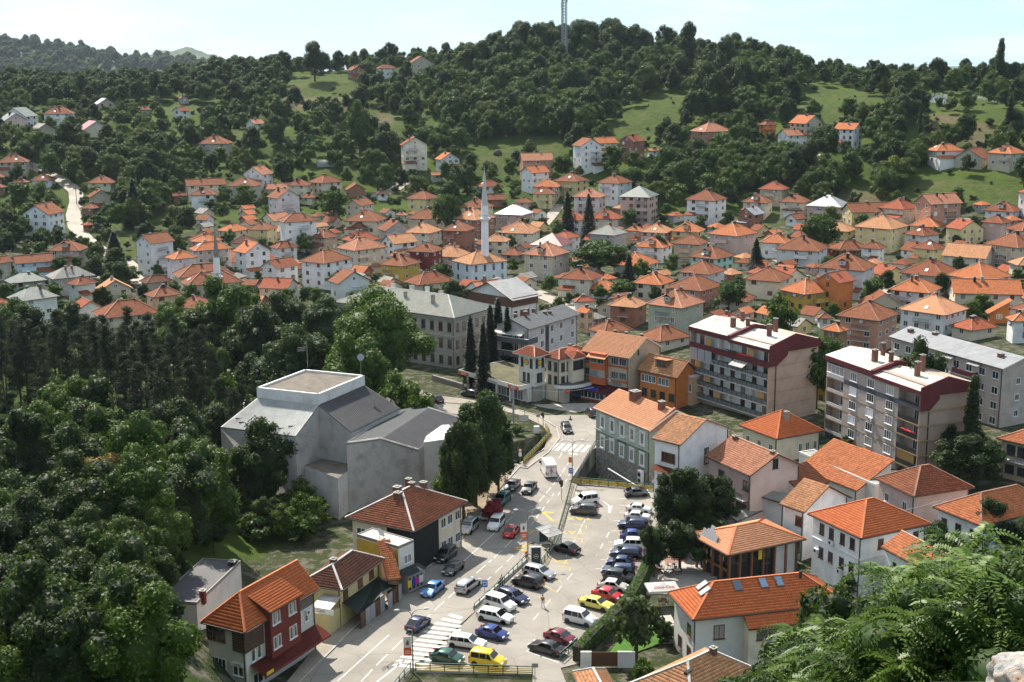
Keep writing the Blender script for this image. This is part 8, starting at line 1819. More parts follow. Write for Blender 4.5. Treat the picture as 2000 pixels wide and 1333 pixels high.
sign(1045,1345,3.0,'small','thin dark sign post at the right end of the bottom railing')
def column_ad(px,py,label,w=.7,h=2.3,emblem=False):
 p=onz(px,py,.1);root=empty('advertising_column',p,.05,label,'advertising column');MB().box((-w,-.14,0),(w,.14,h)).build('case',['sign_white'],root);MB().box((-w+.1,-.16,.15),(w-.1,-.141,h-.12)).build('poster',['poster_green'],root)
 if emblem:
  t_=MB();n=24
  for i in range(n):a0,a1=2*math.pi*i/n,2*math.pi*(i+1)/n;t_.add([(math.cos(a0)*.36,-.17,1.25+math.sin(a0)*.36),(math.cos(a1)*.36,-.17,1.25+math.sin(a1)*.36),(math.cos(a1)*.28,-.17,1.25+math.sin(a1)*.28),(math.cos(a0)*.28,-.17,1.25+math.sin(a0)*.28)],[(0,1,2,3),(3,2,1,0)])
  t_.box((-.2,-.175,1.2),(.2,-.165,1.3));t_.build('emblem',['sign_white'],root)
 root['_px'],root['_py']=px,py-16
plain('poster_green',(.03,.05,.045),.4)
column_ad(1047,1103,'dark poster column with a white round emblem beside the bus stop',.72,2.6,True);column_ad(958,800,'dark poster column with a white top at the upper street',.62,2.9)
o=MB().lathe([(.22,0),(.24,.35),(.2,.8),(.12,.95)],10).build('litter_bin',['sign_orange'],None,True);o.location=onz(1028,1089,.15);tag(o,'red litter bin on the pavement at the lamp post of the bus stop','litter bin');o['_px'],o['_py']=1028,1083
o=MB().lathe([(.35,0),(.3,.12),(.12,.2),(.08,.75)],10).build('traffic_cone',['soot'],None);o.location=onz(1114,820,.05);tag(o,'dark traffic cone standing on the patched asphalt of the junction','traffic cone')
o=MB().box((-.5,-.3,0),(.5,.3,1.3)).build('utility_box',['shutter_white']);o.location=onz(1048,846,.1);tag(o,'small white utility box beside the stream bank fence','utility box')
# bus shelter
p=onz(1066,1072,.15);root=empty('bus_shelter',p,-1.15,'glass bus shelter with a pale tilted roof pane','bus shelter');
m_,nt,b_=nmat('clear_glass');b_.inputs['Base Color'].default_value=(.6,.7,.68,1);b_.inputs['Roughness'].default_value=.05;b_.inputs['Alpha'].default_value=.35
for x in(-1.9,1.9):
 for y in(-.1,1.5):MB().box((x-.05,y-.05,0),(x+.05,y+.05,2.6 if y>0 else 2.5)).build('post',['steel'],root)
rfm=MB().add([(-2.1,-.6,2.45),(2.1,-.6,2.45),(2.1,1.7,2.75),(-2.1,1.7,2.75)],[(0,1,2,3),(3,2,1,0)]);rfm.build('roof_pane',['awning_grey'],root)
q=MB();[q.bar((x,-.6,2.47),(x,1.7,2.77),.07)for x in(-2.1,-.7,.7,2.1)];q.bar((-2.1,-.6,2.47),(2.1,-.6,2.47),.07);q.bar((-2.1,1.7,2.77),(2.1,1.7,2.77),.07);q.build('roof_frame',['steel'],root)
for i in range(3):MB().box((-1.85+i*1.25,1.48,.25),(-.68+i*1.25,1.51,2.2)).build('glass_panel',['clear_glass'],root)
MB().box((-1.5,1.0,.42),(1.5,1.35,.48)).build('bench',['wood_dark'],root);MB().box((-1.98,-.1,.3),(-1.92,1.3,2.1)).build('poster_panel',['poster_green'],root);root['_px'],root['_py']=1067,1045
# cafe terrace: parasol, tables, chairs, fence
p=onz(1293,1180,.12);root=empty('parasol',p,.12,'square white parasol with a valance over the cafe tables beside the hedge','parasol');MB().lathe([(.04,0),(.04,2.6)],8).build('pole',['steel'],root);s=2.0
c_=MB();c_.add([(-s,-s*.75,2.35),(s,-s*.75,2.35),(s,s*.75,2.35),(-s,s*.75,2.35),(0,0,2.95)],[(0,1,4),(1,2,4),(2,3,4),(3,0,4),(4,1,0),(4,2,1),(4,3,2),(4,0,3)]);cn=c_.build('canopy',['awning_white'],root)
v_=MB();P4=[(-s,-s*.75),(s,-s*.75),(s,s*.75),(-s,s*.75)]
for i in range(4):a_,b__=P4[i],P4[(i+1)%4];v_.add([(*a_,2.08),(*b__,2.08),(*b__,2.35),(*a_,2.35)],[(0,1,2,3),(3,2,1,0)])
v_.build('valance',['awning_white'],cn);tm=text_mesh('Coca-Cola',.62,'cloth_red',flat=True,shear=.3);tl_=link('lettering',tm,cn,(0,-s*.42,2.35+.6*(1-.42/.75)+.02));tl_.rotation_euler=(math.atan(.6/(s*.75)),0,0);root['_px'],root['_py']=1290,1155
def chair(px,py,rz,label):
 p=onz(px,py,.16);root=empty('cafe_chair',p,rz,label,'chair','chairs on the cafe terrace');MB().box((-.22,-.22,.43),(.22,.22,.47)).build('seat',['wood_dark'],root);MB().box((-.22,.19,.5),(.22,.22,.88)).build('backrest',['wood_dark'],root)
 for x in(-.2,.2):
  for y in(-.2,.2):MB().box((x-.02,y-.02,0),(x+.02,y+.02,.43)).build('leg',['steel'],root)
 root['_px'],root['_py']=px,py
def table(px,py,label):
 p=onz(px,py,.16);root=empty('cafe_table',p,0,label,'table','tables on the cafe terrace');MB().box((-.4,-.4,.72),(.4,.4,.76)).build('table_top',['awning_white' if px>1300 else 'wood_dark'],root);MB().lathe([(.25,0),(.04,.05),(.04,.72)],8).build('pedestal',['steel'],root);root['_px'],root['_py']=px,py
spots=[(1288,1117,'under the tree by the red bricks'),(1306,1124,'in the middle of the cafe terrace'),(1313,1112,'beside the wooden pavilion wall'),(1322,1122,'nearest the red roof eaves'),(1338,1078,'in the shade before the pavilion'),(1325,1070,'farthest back on the terrace'),(1296,1182,'under the white parasol')]
for x,y,w_ in spots:
 table(x,y,'small square cafe table '+w_)
 for dx,dy,rz,s_ in((-6,-1,1.57,'left'),(6,1,-1.57,'right')):chair(x+dx,y+dy,rz,'dark cafe chair, %s side of table %s'%(s_,w_))
# garden: hedge, wall, gate
hp=[onz(*q)for q in((1268,1108),(1262,1125),(1245,1160),(1232,1185),(1205,1215),(1175,1243),(1150,1268),(1128,1293))];lob=[]
for p0,p1 in zip(hp[:-1],hp[1:]):
 n=max(2,int((p1-p0).length/.7))
 for i in range(n):c=p0.lerp(p1,i/n);lob.append((c.x-hp[0].x,c.y-hp[0].y,.95,.85,.85,1.25))
hd=leaf_cloud('foliage',lob,26000,.17,'hedge',5,up=.2);root=empty('hedge',hp[0],0,'long clipped bright green hedge between the car park and the garden','hedge');link('foliage',hd,root)
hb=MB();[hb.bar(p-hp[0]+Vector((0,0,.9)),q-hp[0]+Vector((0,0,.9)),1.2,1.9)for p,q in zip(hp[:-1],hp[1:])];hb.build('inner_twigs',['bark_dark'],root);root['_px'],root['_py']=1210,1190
gw=wall_line('garden_wall',[(1134,1303),(1155,1303)],1.9,.3,'wall_offwhite',label='short white garden wall left of the brown gate',cat='wall');wall_line('garden_wall',[(1206,1303),(1240,1303)],1.9,.3,'wall_offwhite',label='white garden wall right of the brown gate',cat='wall')
A,B=onz(1155,1303),onz(1206,1303);root=empty('gate',A,math.atan2((B-A).y,(B-A).x),'brown sliding gate of boards between two white garden walls','gate');L_=(B-A).length
for i in range(7):MB().box((.05,-.03,.1+i*.25),(L_-.05,.03,.1+i*.25+.23)).build('board',['wood_dark'],root)
MB().box((0,-.05,0),(.06,.05,1.9)).box((L_-.06,-.05,0),(L_,.05,1.9)).build('gate_frame',['trim'],root);root['_px'],root['_py']=1180,1290
# motor scooter at the railing
p=onz(1254,962,.03);root=empty('motorcycle',p,2.6,'black motorcycle parked at the yellow slatted railing','motorcycle')
for x in(-.62,.62):m_=MB().lathe([(.3,-.06),(.3,.06)],16).mesh('wheel',['tyre']);m_.transform(Matrix.Rotation(math.pi/2,4,'X'));link('wheel',m_,root,(x,0,.3))
MB().tube([(-.6,0,.45),(-.3,0,.75),(.25,0,.8),(.5,0,.85)],[.1,.16,.18,.08],8).build('body',['soot'],root,True);MB().bar((.62,0,.3),(.45,0,1.0),.06).bar((.45,-.3,1.02),(.45,.3,1.02),.04).build('fork',['steel'],root);MB().box((-.55,-.13,.76),(.05,.13,.86)).build('saddle',['trim'],root);root['_px'],root['_py']=1254,955
# wooden poles with wires in the town
def pole_line(pts,label):
 tops=[]
 for i,(px,py)in enumerate(pts):
  p=at(px,py);root=empty('utility_pole',p,.3,label%('nearest','second','third','fourth')[i],'utility pole');MB().lathe([(.15,-1),(.09,7.6)],7).build('pole',['wood_dark'],root);MB().bar((-.7,0,7.2),(.7,0,7.2),.09).build('crossarm',['steel'],root);tops.append(p+Vector((0,0,7.4)));root['_px'],root['_py']=px,py-20
 w=MB();o=tops[0]
 for a_,b__ in zip(tops[:-1],tops[1:]):
  P=[a_.lerp(b__,t)-o-Vector((0,0,1.6*4*t*(1-t)*(a_-b__).length/60))for t in np.linspace(0,1,9)];[w.bar(x,y,.035)for x,y in zip(P[:-1],P[1:])]
 c=w.build('overhead_wire',['trim']);c.location=o;tag(c,'thin overhead wire '+label.split('%s ')[1].replace('utility pole','between the poles'),'wire')
pole_line([(1068,440),(1070,415),(1100,395)],'%s utility pole along the lane behind the tall minaret');pole_line([(66,352),(85,362),(150,400)],'%s utility pole along the white lane at the far left')
def wire(A,B,sag,label):
 w=MB();P=[A.lerp(B,t)-A-Vector((0,0,sag*4*t*(1-t)))for t in np.linspace(0,1,13)];[w.bar(x,y,.045)for x,y in zip(P[:-1],P[1:])];o=w.build('overhead_wire',['panel_grey']);o.location=A;tag(o,label,'wire')
wire(onz(1003,826)+Vector((0,0,7.3)),onz(1160,815)+Vector((0,0,6)),1.0,'pale wire from the concrete pole to the corner of the pale green house')
wire(onz(1607,1112)+Vector((0,0,7.6)),onz(1830,1100)+Vector((0,0,9)),.8,'dark wire from the reddish pole across the white house wall')
wire(onz(1118,938)+Vector((0,0,6.6)),onz(1268,930)+Vector((0,0,8)),.6,'thin wire from the bridge lamp to the pale green house')
p=onz(1607,1112);
root=empty('utility_pole',p,0,'reddish concrete utility pole with coiled cable before the white house','utility pole');MB().lathe([(.2,-1),(.13,8.0)],8).build('pole',['ridge_brown'],root);MB().tube([(math.cos(t)*.5,.15,7.2+math.sin(t)*.4)for t in np.linspace(0,6.28,13)],.04,5).build('cable_coil',['trim'],root);root['_px'],root['_py']=1607,1080
# ------------------------------------------------------------------ trees one by one
TP=[]
def trees_near():
 rs=random.Random(12)
 treetop('plane',742,566,258,s=1.12,label='huge bright green plane tree in front of the long beige school')
 treetop('big',672,655,240,var=2,label='lower bright green crown left of the huge plane tree');treetop('big',560,575,300,var=1,label='dark round crown between the orange dormer house and the plane tree')
 treetop('big',447,545,290,var=2,s=1.3,label='tall bright plane tree right in front of the small minaret');treetop('big',392,610,285,var=0,s=1.2,label='bright leafy tree left of the small minaret');treetop('big',500,600,270,var=0,s=1.15,label='yellowish green crown right of the small minaret')
 treetop('big',600,640,255,var=1,s=1.1,label='dark crown behind the flat gravel roof of the culture centre');treetop('big',640,590,290,var=1,s=1.0,label='dark crown left behind the huge plane tree');treetop('big',540,660,250,var=1,s=1.0,label='dark leafy crown behind the left slope of the culture centre')
 treetop('bright',780,735,218,s=1.2,label='light green tree against the slate slope of the culture centre');treetop('bright',455,735,225,s=1.2,label='light green tree left of the culture centre roof');treetop('bright',820,760,215,s=1.0,label='light green bush tree right of the culture centre roof')
 treetop('big',925,775,193,var=1,s=.88,label='big dark broad tree between the culture centre and the road');treetop('big',902,812,186,var=0,s=.6,label='dark leafy tree over the parked cars beside the culture centre');treetop('big',972,797,200,var=0,s=.5,label='slimmer tree right of the big dark tree at the stream bank');treetop('bright',880,850,188,var=0,s=.8,label='light green crown against the end of the culture centre')
 treetop('redbush',960,972,186,s=1.1,label='dark red leaved bush beside the pavement')
 for px,py,d,k,s,l in((918,615,268,'cypress',1.35,'first slim conifer in front of the school end wall'),(943,625,262,'cypress',1.3,'second slim conifer in front of the school end wall'),(957,592,280,'cypress',1.4,'third slim conifer in front of the school end wall'),(972,580,285,'cypress',1.6,'tallest slim conifer between the school and the timber-banded building'),(990,596,280,'cypress',1.2,'right-hand slim conifer beside the timber-banded building')):treetop(k,px,py,d,s=s,label=l)
 for px,py,d,k,s,l in((1330,918,178,'big',.68,'dark leafy tree beside the grey-pink gabled house'),(1392,930,182,'big',.55,'leafy tree in front of the brown balcony front'),(1280,1008,165,'broad_near',.42,'slim dark tree at the corner of the car park'),(1330,1010,168,'broad_near',.8,'dark tree behind the cafe terrace'),(1375,990,176,'broad_near',.7,'small dark tree left of the wooden pavilion'),(1243,1165,139,'orchard',1.2,'small round tree standing on the lawn by the hedge'),(1262,1230,133,'bush',.7,'grey green shrub on the lawn'),(1332,1092,150,'bush',.5,'small potted shrub on the cafe terrace'),(1790,622,225,'broad_near',1.1,'birch-like tree rising over the right apartment block'),(1830,655,222,'broad_near',.7,'smaller birch top right of the other one'),(1905,735,215,'poplar',.7,'slim birch hanging before the beige right-hand block'),(1885,860,208,'big',.9,'dark tree in the shade right of the right apartment block'),(1170,475,400,'broad',1.9,'wide dark tree among the houses right of the grey-beige house'),(1600,405,430,'broad',1.3,'leafy tree between the white gabled house and the yellow roofs'),(1228,495,392,'spruce',.8,'small spruce among the houses beside the wide dark tree'),(1215,540,360,'broad',.9,'tree between the orange roofs right of the wide dark tree'),(1425,540,340,'broad',.9,'tree beside the lilac house with the brown roof'),(1515,580,290,'bright',1.1,'bright green tree between the blocks and the yellow house'),(1290,340,430,'orchard',1,'fruit tree on the slope'),(1600,635,250,'broad',1.2,'dark tree squeezed between the two apartment blocks'),(1478,465,400,'spruce',1.0,'dark spruce beside the mint green house'),(1108,372,480,'spruce',1.1,'dark spruce beside the salmon-roofed lilac house'),(1150,378,470,'spruce',1.25,'larger dark spruce before the salmon-roofed lilac house'),(870,365,480,'broad',1.1,'dark conifer-like tree right of the yellow house'),(222,470,435,'spruce',1.4,'dark spruce beside the white lane at the left'),(257,350,500,'spruce',1.6,'tall dark spruce among the bushes above the white lane'),(250,515,405,'broad',.8,'bluish tree beside the lane below the dark spruce'),(560,165,330,'broad',1,'x')):
  if l=='x':continue
  treetop(k,px,py,d,s=s,label=l)
 treetop('poplar',1957,76,690,s=1.35,label='tall twin-tipped poplar on the right-hand ridge');treetop('spruce',1975,185,560,s=1.1,label='dark conifer in front of the ridge meadow at the right');treetop('dark',612,80,780,s=1.9,label='broad dark tree standing on the ridge left of the hilltop houses');treetop('dark',418,108,820,s=1.8,var=1,label='big dark tree standing tall on the left ridge')
 treetop('dark',1345,42,730,s=1.5,label='tall dark tree at the right end of the hilltop wood');treetop('yellow',1748,248,520,s=1.2,label='yellow leaved tree on the right slope');treetop('yellow',1712,195,570,s=1.0,label='small yellow bush by the cemetery');treetop('poplar',1800,198,560,s=.5,label='dark cypress at the cemetery');treetop('broad',700,200,600,s=1.6,var=1,label='big dark walnut crown above the brick house')
 treetop('broad',650,360,505,s=1.1,var=0,label='round bright tree beside the curving lane')
 pn=0;spots=[(20,860,18),(45,842,19),(62,850,20),(95,838,17),(118,820,19),(140,812,18),(165,835,20),(195,822,19),(225,850,20),(248,838,18),(268,860,19),(292,838,20),(318,850,19),(345,862,19),(372,846,18),(398,868,19),(425,870,17),(255,900,19),(285,915,20),(330,905,20),(215,800,18),(300,790,19),(350,800,18),(75,790,18),(10,800,19),(40,770,17),(440,905,16),(480,900,15),(465,940,16),(120,770,18),(180,775,18),(260,780,19),(400,820,17),(-15,850,20),(325,955,18),(380,930,18)]
 for i,(x,y,h)in enumerate(spots):
  p=at(x,y);v=KINDS['pine'][0][i%3];tree('pine',p.x,p.y,h/v[2],var=i%3)
 n=0
 for py in range(800,1460,24):
  for px in range(-60,690,34):
   x,y=px+rs.uniform(-14,14),py+rs.uniform(-10,10)
   lim=640 if y<880 else(575 if y<960 else(640 if y<1060 else(430 if y<1110 else(330 if y<1180 else 285))))
   if y<880 and x>470:continue
   if x>lim:continue
   if in_poly(x,y,[(440,1030),(560,1010),(640,1000),(690,1060),(560,1090),(400,1110)]):
    k,s=rs.choice((('bush',rs.uniform(.9,1.4)),('broad_near',rs.uniform(.35,.55)),('bright',.6)))
   elif y<900:
    if rs.random()<.55:continue
    k,s=rs.choice((('bush',1.1),('broad_near',.6),('bush',.9)))
   else:
    if rs.random()<.42:continue
    k=rs.choice(('broad_near','broad_near','big','broad_near','big','bush'));s=rs.uniform(.6,1.3)*(.66 if k=='big' else 1)*(1.2 if k=='bush' else 1)
   if 455<x<690 and 860<y<985 and k!='bush':k,s='bush',1.2
   p=at(x,y)
   if any(inp_f(p.x,p.y,f)for f in FOOT):continue
   tree(k,p.x,p.y,s);n+=1
 for px,py,k,s in((1830,1130,'broad_near',.6),(1880,1110,'bush',1.2),(1930,1090,'broad_near',.7),(1960,1060,'bush',1.3),(1990,1100,'broad_near',.6),(1700,1150,'bush',1.1),(1660,1160,'bush',.9),(1760,1150,'broad_near',.5),(1850,1070,'bush',1.0),(1905,1050,'bush',.9),(1540,1100,'bush',.7),(1300,1250,'bush',.8),(1830,915,'broad_near',.6),(1870,930,'broad_near',.7),(1925,925,'broad_near',.6),(1500,1010,'bush',.6),(1650,880,'bush',.6),(1010,850,'bush',.5),(990,838,'bush',.4),(1360,1262,'bush',.9),(1450,1262,'bush',1.0)):p=at(px,py);tree(k,p.x,p.y,s)
 for px,py,s in((205,1010,1.25),(170,985,1.1),(480,935,.6)):p=at(px,py+60);tree('feather',p.x,p.y,s)
 for px,py in((500,800),(470,770),(430,780),(520,730),(350,740),(300,760),(60,720),(20,700),(130,700),(410,700),(230,740),(350,690),(280,690),(180,730),(90,740),(470,700)):p=at(px,py);tree(rs.choice(('big','broad_near','big')),p.x,p.y,rs.uniform(.65,.95))
 open('/tmp/n','a').write(str(n)+' thicket ')
def inp_f(X,Y,poly):
 c=False;j=len(poly)-1
 for i in range(len(poly)):
  x0,y0=poly[i][:2];x1,y1=poly[j][:2]
  if(y0>Y)!=(y1>Y)and X<(x1-x0)*(Y-y0)/(y1-y0)+x0:c=not c
  j=i
 return c
trees_near()
# ------------------------------------------------------------------ tree-of-heaven thicket on the castle slope, close to the camera
leaf_mat('ailanthus',(.045,.095,.010),(.11,.175,.022),.25,.5,.3);leaf_mat('ailanthus_dry',(.08,.09,.025),(.18,.15,.05),.2,.6)
def frond_cloud(name,mat,seed,Hs,nst,spread,fr_per,fl=.75,lf=.15):
 rs=random.Random(seed);V=[];Fq=[];tb=MB();tone=[]
 def frond(o,d,L):
  side=d.cross(Vector((0,0,1)));side=side.normalized()if side.length>.05 else Vector((1,0,0));n=11;tn=rs.random();tilt=rs.uniform(-.5,.5);up=side.cross(d).normalized();side=(side*math.cos(tilt)+up*math.sin(tilt)).normalized()
  for i in range(1,n+1):
   t=i/n;p=o+d*(L*t)+Vector((0,0,-.55*L*t*t));ll=lf*(1.2-.6*t)
   for s in(-1,1):
    a=(side*s*.92+d*.38+Vector((0,0,-.35+rs.uniform(-.2,.2)))).normalized();w=a.cross(up).normalized()*ll*.2;k=len(V);V.extend([p,p+a*ll*.45+w,p+a*ll,p+a*ll*.45-w]);Fq.append((k,k+1,k+2,k+3));tone.append((rs.random()*.5+tn*.5,rs.random()))
 for s_ in range(nst):
  a=rs.uniform(0,6.28);r=spread*math.sqrt(rs.random());h=Hs*rs.uniform(.6,1.05);b=Vector((math.cos(a)*r,math.sin(a)*r,0));tip=b+Vector((math.cos(a)*r*.3+rs.uniform(-.3,.3),math.sin(a)*r*.3+rs.uniform(-.3,.3),h));tb.tube([b-Vector((0,0,.8)),b.lerp(tip,.5)+Vector((rs.uniform(-.1,.1),rs.uniform(-.1,.1),0)),tip],[.026,.018,.008],5,cap=False)
  nodes=[tip]+[b.lerp(tip,rs.uniform(.3,.85))+Vector((rs.uniform(-.5,.5),rs.uniform(-.5,.5),rs.uniform(-.1,.3)))for _ in range(3)]
  for nd in nodes[1:]:tb.tube([b.lerp(tip,.25),nd],[.015,.006],4,cap=False)
  for k in range(fr_per):
   o=nodes[k%len(nodes)]+Vector((0,0,-rs.uniform(0,.18)));t=1 if k%len(nodes)==0 else.8;a2=k*2.4+rs.uniform(-.3,.3);e=rs.uniform(-.15,.6);frond(o,Vector((math.cos(a2)*math.cos(e),math.sin(a2)*math.cos(e),math.sin(e))),fl*rs.uniform(.7,1.15))
 me=bpy.data.meshes.new(name);me.from_pydata(V,[],Fq);t4=np.ones((len(V),4));t4[:,:2]=np.repeat(np.array(tone),4,0);ca=me.color_attributes.new('tone','FLOAT_COLOR','POINT');ca.data.foreach_set('color',t4.ravel().astype(np.float32));me.materials.append(M[mat]);return me,tb.mesh('stems',['bark'],True)
FR=[frond_cloud('fronds','ailanthus',s,3.2,8,1.1,44,.72,.15)for s in(1,2,3)]+[frond_cloud('fronds','ailanthus_dry',5,2.2,8,.9,32,.6,.13)]
rs=random.Random(21);heav=[]
LEAFY=[leaf_cloud('foliage',lobes_round(300+s,2.0,1.5,1.3,14),15000,.12,m_,300+s,aspect=.4)for s,m_ in((1,'leaf'),(2,'leaf_dark'))]
UNDER=[]
cells=[]
for d in(33,36,39,43,47,52,57,63,69,76):
 for px in range(1180,2120,26):
  x,yb=px+rs.uniform(-12,12),0
  az=math.atan2((x-1000)/F_PX,cP+.22*sP);X,Y=math.sin(az)*d,math.cos(az)*d
  X+=rs.uniform(-1,1);Y+=rs.uniform(-1.2,1.2);z=th(X,Y);
  line=max(np.interp(x+o_,[1180,1350,1480,1500,1560,1640,1680,1740,1790,1830,1900,2000,2100],[1480,1420,1340,1225,1170,1165,1190,1150,1085,1010,960,950,940])for o_ in(-1.9*F_PX/d,-.9*F_PX/d,0))
  for kind in('a','l'):
   Ht=3.9 if kind=='a' else 2.9;s=rs.uniform(.7,1.25)
   top=pix(X,Y,z+Ht*s)[1]
   hi=(52 if kind=='a' else 45);want=line+abs(rs.gauss(0,60))+(0 if kind=='a' else 12);r_=ray(x,want);zz=CAMZ+r_[2]/math.hypot(r_[0],r_[1])*math.hypot(X,Y)
   s=max(.55,min(1.45 if kind=='a' else 1.4,(zz-z)/Ht));top=pix(X,Y,z+Ht*s)[1]
   if top<line-8:continue
   if(kind=='a' and x>1640 and rs.random()<.6)or(kind=='l' and rs.random()<(.8 if x<1740 else.3)):cells.append((kind,X,Y,z,s,x,top))
open('/tmp/n','a').write(str(len(cells)))
for kind,X,Y,z,s,x,top in cells:
 X+=rs.uniform(-.4,.4)
 if kind=='a':
  dry=rs.random()<.12;f=FR[3]if dry else FR[rs.randrange(3)];root=empty('tree_of_heaven',(X,Y,z),rs.uniform(0,6.28),None,'sapling');link('fronds',f[0],root);link('stems',f[1],root);root['_look']='dry yellowish feathery sapling' if dry else 'feathery green tree-of-heaven sapling'
 else:UNDER.append((X,Y,z,s));continue
 root.scale=(s,)*3;root['_auto']=1;root['_px'],root['_py']=x,top+12;PLACED.append(root)
# taller saplings against the town at the right
for px,py,d,k,s,l in((1690,1168,62,'broad_near',.85,'round dark tree before the small white house with flower boxes'),(1575,1172,64,'broad_near',.8,'round dark tree in front of the big red hipped roof'),(1520,1235,60,'broad_near',.7,'lower leafy tree left of the two round dark trees'),(1630,1250,56,'big',.55,'dark tree between and below the two round dark trees'),(1745,1150,58,'broad_near',.75,'leafy tree over the castle thicket by the white wall'),(1440,1290,75,'broad_near',.45,'small leafy tree against the patched old roof'),(1385,1300,80,'broad_near',.3,'leafy sprig of a tree at the old roof ridge')):treetop(k,px,py,d,s=s,label=l)
for px,py,d,k in():
 r_=ray(px,py);hh=math.hypot(r_[0],r_[1]);X,Y=r_[0]/hh*d,r_[1]/hh*d;g=th(X,Y);zt=CAMZ+r_[2]/hh*d;s=max(.8,(zt-g)/3.4);root=empty('shrub',(X,Y,g),rs.uniform(0,6),None,'shrub');root['_look']='tall dark shrub rising before the red roofs';root['_auto']=1;root['_px'],root['_py']=px,py;root.scale=(s*.7,s*.7,s)
 link('foliage',LEAFY[1],root);PLACED.append(root)
# lichened rock of the castle wall at the very corner
def rock():
 m_,nt,b_=nmat('rock');p_=pos(nt);a=noise(nt,p_,9,8,.65);c=noise(nt,p_,28,6,.7);l=noise(nt,p_,14,4,.6)
 col=mix(nt,(.20,.19,.18),(.50,.48,.45),rng(nt,a,.35,.65));col=mix(nt,col,(.48,.20,.04),rng(nt,l,.55,.66,0,.8));col=mix(nt,col,(.06,.055,.05),rng(nt,c,.58,.72,0,.7));nt.links.new(col,b_.inputs['Base Color']);b_.inputs['Roughness'].default_value=.95;bump(nt,b_,c,.02,1)
 b2=bmesh.new();bmesh.ops.create_icosphere(b2,subdivisions=5,radius=1);from mathutils import noise as mn
 for v in b2.verts:n_=v.co.normalized();k=1+.16*mn.noise(n_*2.1)+.07*mn.noise(n_*5)+.03*mn.noise(n_*12);v.co=Vector((n_.x*.26,n_.y*.22,n_.z*.2))*k*(1/max(abs(n_.x),abs(n_.y),abs(n_.z)))**.55
 me=bpy.data.meshes.new('rock');b2.to_mesh(me);b2.free();me.materials.append(M['rock']);me.polygons.foreach_set('use_smooth',[True]*len(me.polygons));r_=ray(2012,1338);o=link('rock',me,None,Vector((0,0,CAMZ))+Vector(r_)*4.6,.3,'lichened grey limestone block of the castle wall in the bottom right corner','rock');o.scale=(.5,.5,.5)
rock()
mbw=MB();r_=Vector((0,0,CAMZ))+Vector(ray(2012,1338))*4.6;mbw.box((r_.x-.25,r_.y-.3,r_.z-2.5),(r_.x+1.6,r_.y+.3,r_.z-.14));mbw.build('castle_wall',['rubble_stone'],None,label='rubble wall of the castle under the lichened block',cat='wall')
woods()
# ------------------------------------------------------------------ labels that single things out
LAND=[('the tall white minaret',937,430),('the small grey-spired minaret',419,500),('the long beige school',760,640),('the left apartment block',1470,700),('the right apartment block',1750,790),('the four-storey brick house',738,315),('the telecom mast',1103,40),('the cemetery',1800,195),('the twin-tipped poplar',1957,110),('the white lane',150,420),('the black-roofed white four-storey house',300,495),('the culture centre',650,850),('the modern orange-roofed house',500,1200),('the yellow house by the road',670,1130),('the green-roofed tall pink house',1248,395),('the white four-storey house on the slope',1147,298),('the salmon house on the upper slope',1388,257),('the three houses at the right edge of the slope',1880,300),('the pale green town house',1215,860),('the big yellow house',1722,450),('the dark-gabled orange roof',1925,590),('the ochre yellow house',781,525),('the dark-shuttered cream house',706,500),('the grey slate roofed house',1190,465),('the pink house at the lane',132,490),('the billboard',1140,122),('the hilltop houses',790,118),('the haystacks',967,315),('the wooden pavilion',1460,1060),('the castle rock',1975,1300),('the skylights of the big red roof',1500,1170),('the flower boxes of the small white house',1760,1110),('the patched old roof',1380,1280),('the green awning of the yellow house',700,1190),('the tan house at the right edge',1980,880),('the flat grey annex roof',380,1130),('the hall with the gravel roof',600,760),('the red leaved bush',960,970),('the crown of the castle thicket',1900,1030),('the telecom shop',950,745),('the grey roofed right-hand block',1880,680),('the orange office house',1180,710),('the hilltop meadow',1130,145),('the slope meadow',1260,220),('the green field at the left',360,210),('the dry slope at the right',1900,260),('the white tunnel on the ridge',702,152),('the white house with air conditioners',1690,1090),('the salmon gabled house',1833,400),('the mint turquoise house',1392,500),('the crimson shed roof',180,240),('the small white ridge house at the right',1793,135),('the long white-walled house',400,365)]
ORD=['nearest','second nearest','third','fourth','fifth','sixth','seventh','eighth','ninth','tenth','eleventh','twelfth','thirteenth','fourteenth','fifteenth','sixteenth','seventeenth','eighteenth','nineteenth','twentieth']
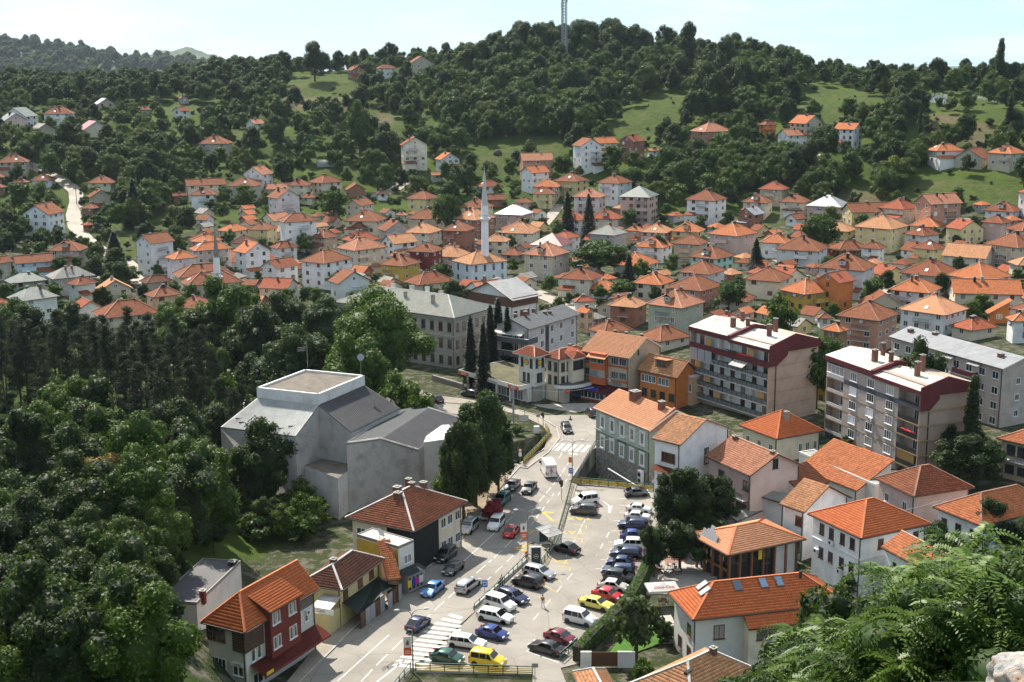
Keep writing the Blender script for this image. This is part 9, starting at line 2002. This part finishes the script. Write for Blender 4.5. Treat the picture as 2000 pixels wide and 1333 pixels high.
def label_all():
 groups={}
 for o in PLACED:
  if not o.get('_auto'):continue
  px,py=o['_px'],o['_py'];best=min(LAND,key=lambda L:math.hypot(L[1]-px,(L[2]-py)*1.5));dx,dy=px-best[1],(py-best[2])*1.5;r=math.hypot(dx,dy)
  if r<14:rel='right at'
  else:
   a=(math.degrees(math.atan2(-dy,dx))+360)%360;rel=['right of','above and right of','above','above and left of','left of','below and left of','below','below and right of'][int((a+22.5)//45)%8]
  groups.setdefault((o['_look'],rel,best[0]),[]).append((r,o))
 for(look,rel,nm),L in groups.items():
  L.sort(key=lambda t:t[0])
  for i,(r,o)in enumerate(L):
   if len(L)==1:s='%s %s %s'%(look,rel,nm)
   else:s='%s, %s one %s %s'%(look,ORD[i]if i<20 else('twenty','thirty','forty','fifty','sixty','seventy','eighty','ninety','hundred','hundred-and-ten')[min(9,(i-20)//10)]+'-'+('odd','first','second','third','fourth','fifth','sixth','seventh','eighth','ninth')[(i-20)%10],rel,nm)
   w=s.split()
   for a_,b_ in((' under a ',', '),('weathered ',''),('rusty ',''),(' hipped roof',' roof'),(' gabled roof',' gable roof'),('light orange','orange'),('two-storey ',''),(' with a bare lower trunk',''),(' one ',' '),('tree-of-heaven ','')):
    if len(s.split())>16:s=s.replace(a_,b_)
   if len(s.split())>16:s=s.replace(' the ',' ')
   o['label']=s
   if 'house' in look:o['group']='houses of the old town and hillside'
   elif 'pine' in look:o['group']='pines on the left slope'
   elif 'sapling' in look or 'castle slope' in look:o['group']='saplings and shrubs on the castle slope'
   elif 'tree' in look or 'shrub' in look or 'conifer' in look:o['group']='trees of the valley and hills'
 for o in SC.objects:
  for k in('_px','_py','_look','_auto','_dims'):
   if k in o:del o[k]
label_all()
# ------------------------------------------------------------------ air
def haze():
 m=bpy.data.materials.new('haze');m.use_nodes=True;nt=m.node_tree;nt.nodes.clear();o_=nt.nodes.new('ShaderNodeOutputMaterial');v=nt.nodes.new('ShaderNodeVolumePrincipled')
 v.inputs['Color'].default_value=(.72,.84,1,1);v.inputs['Density'].default_value=HAZE;v.inputs['Anisotropy'].default_value=.3;nt.links.new(v.outputs[0],o_.inputs['Volume'])
 mb=MB().box((-3500,-200,-60),(2600,9000,420));me=mb.mesh('haze',['steel']);me.materials.clear();me.materials.append(m);link('haze',me,kind='stuff',label='thin summer haze over the whole valley')
HAZE=.000035
if HAZE:haze()
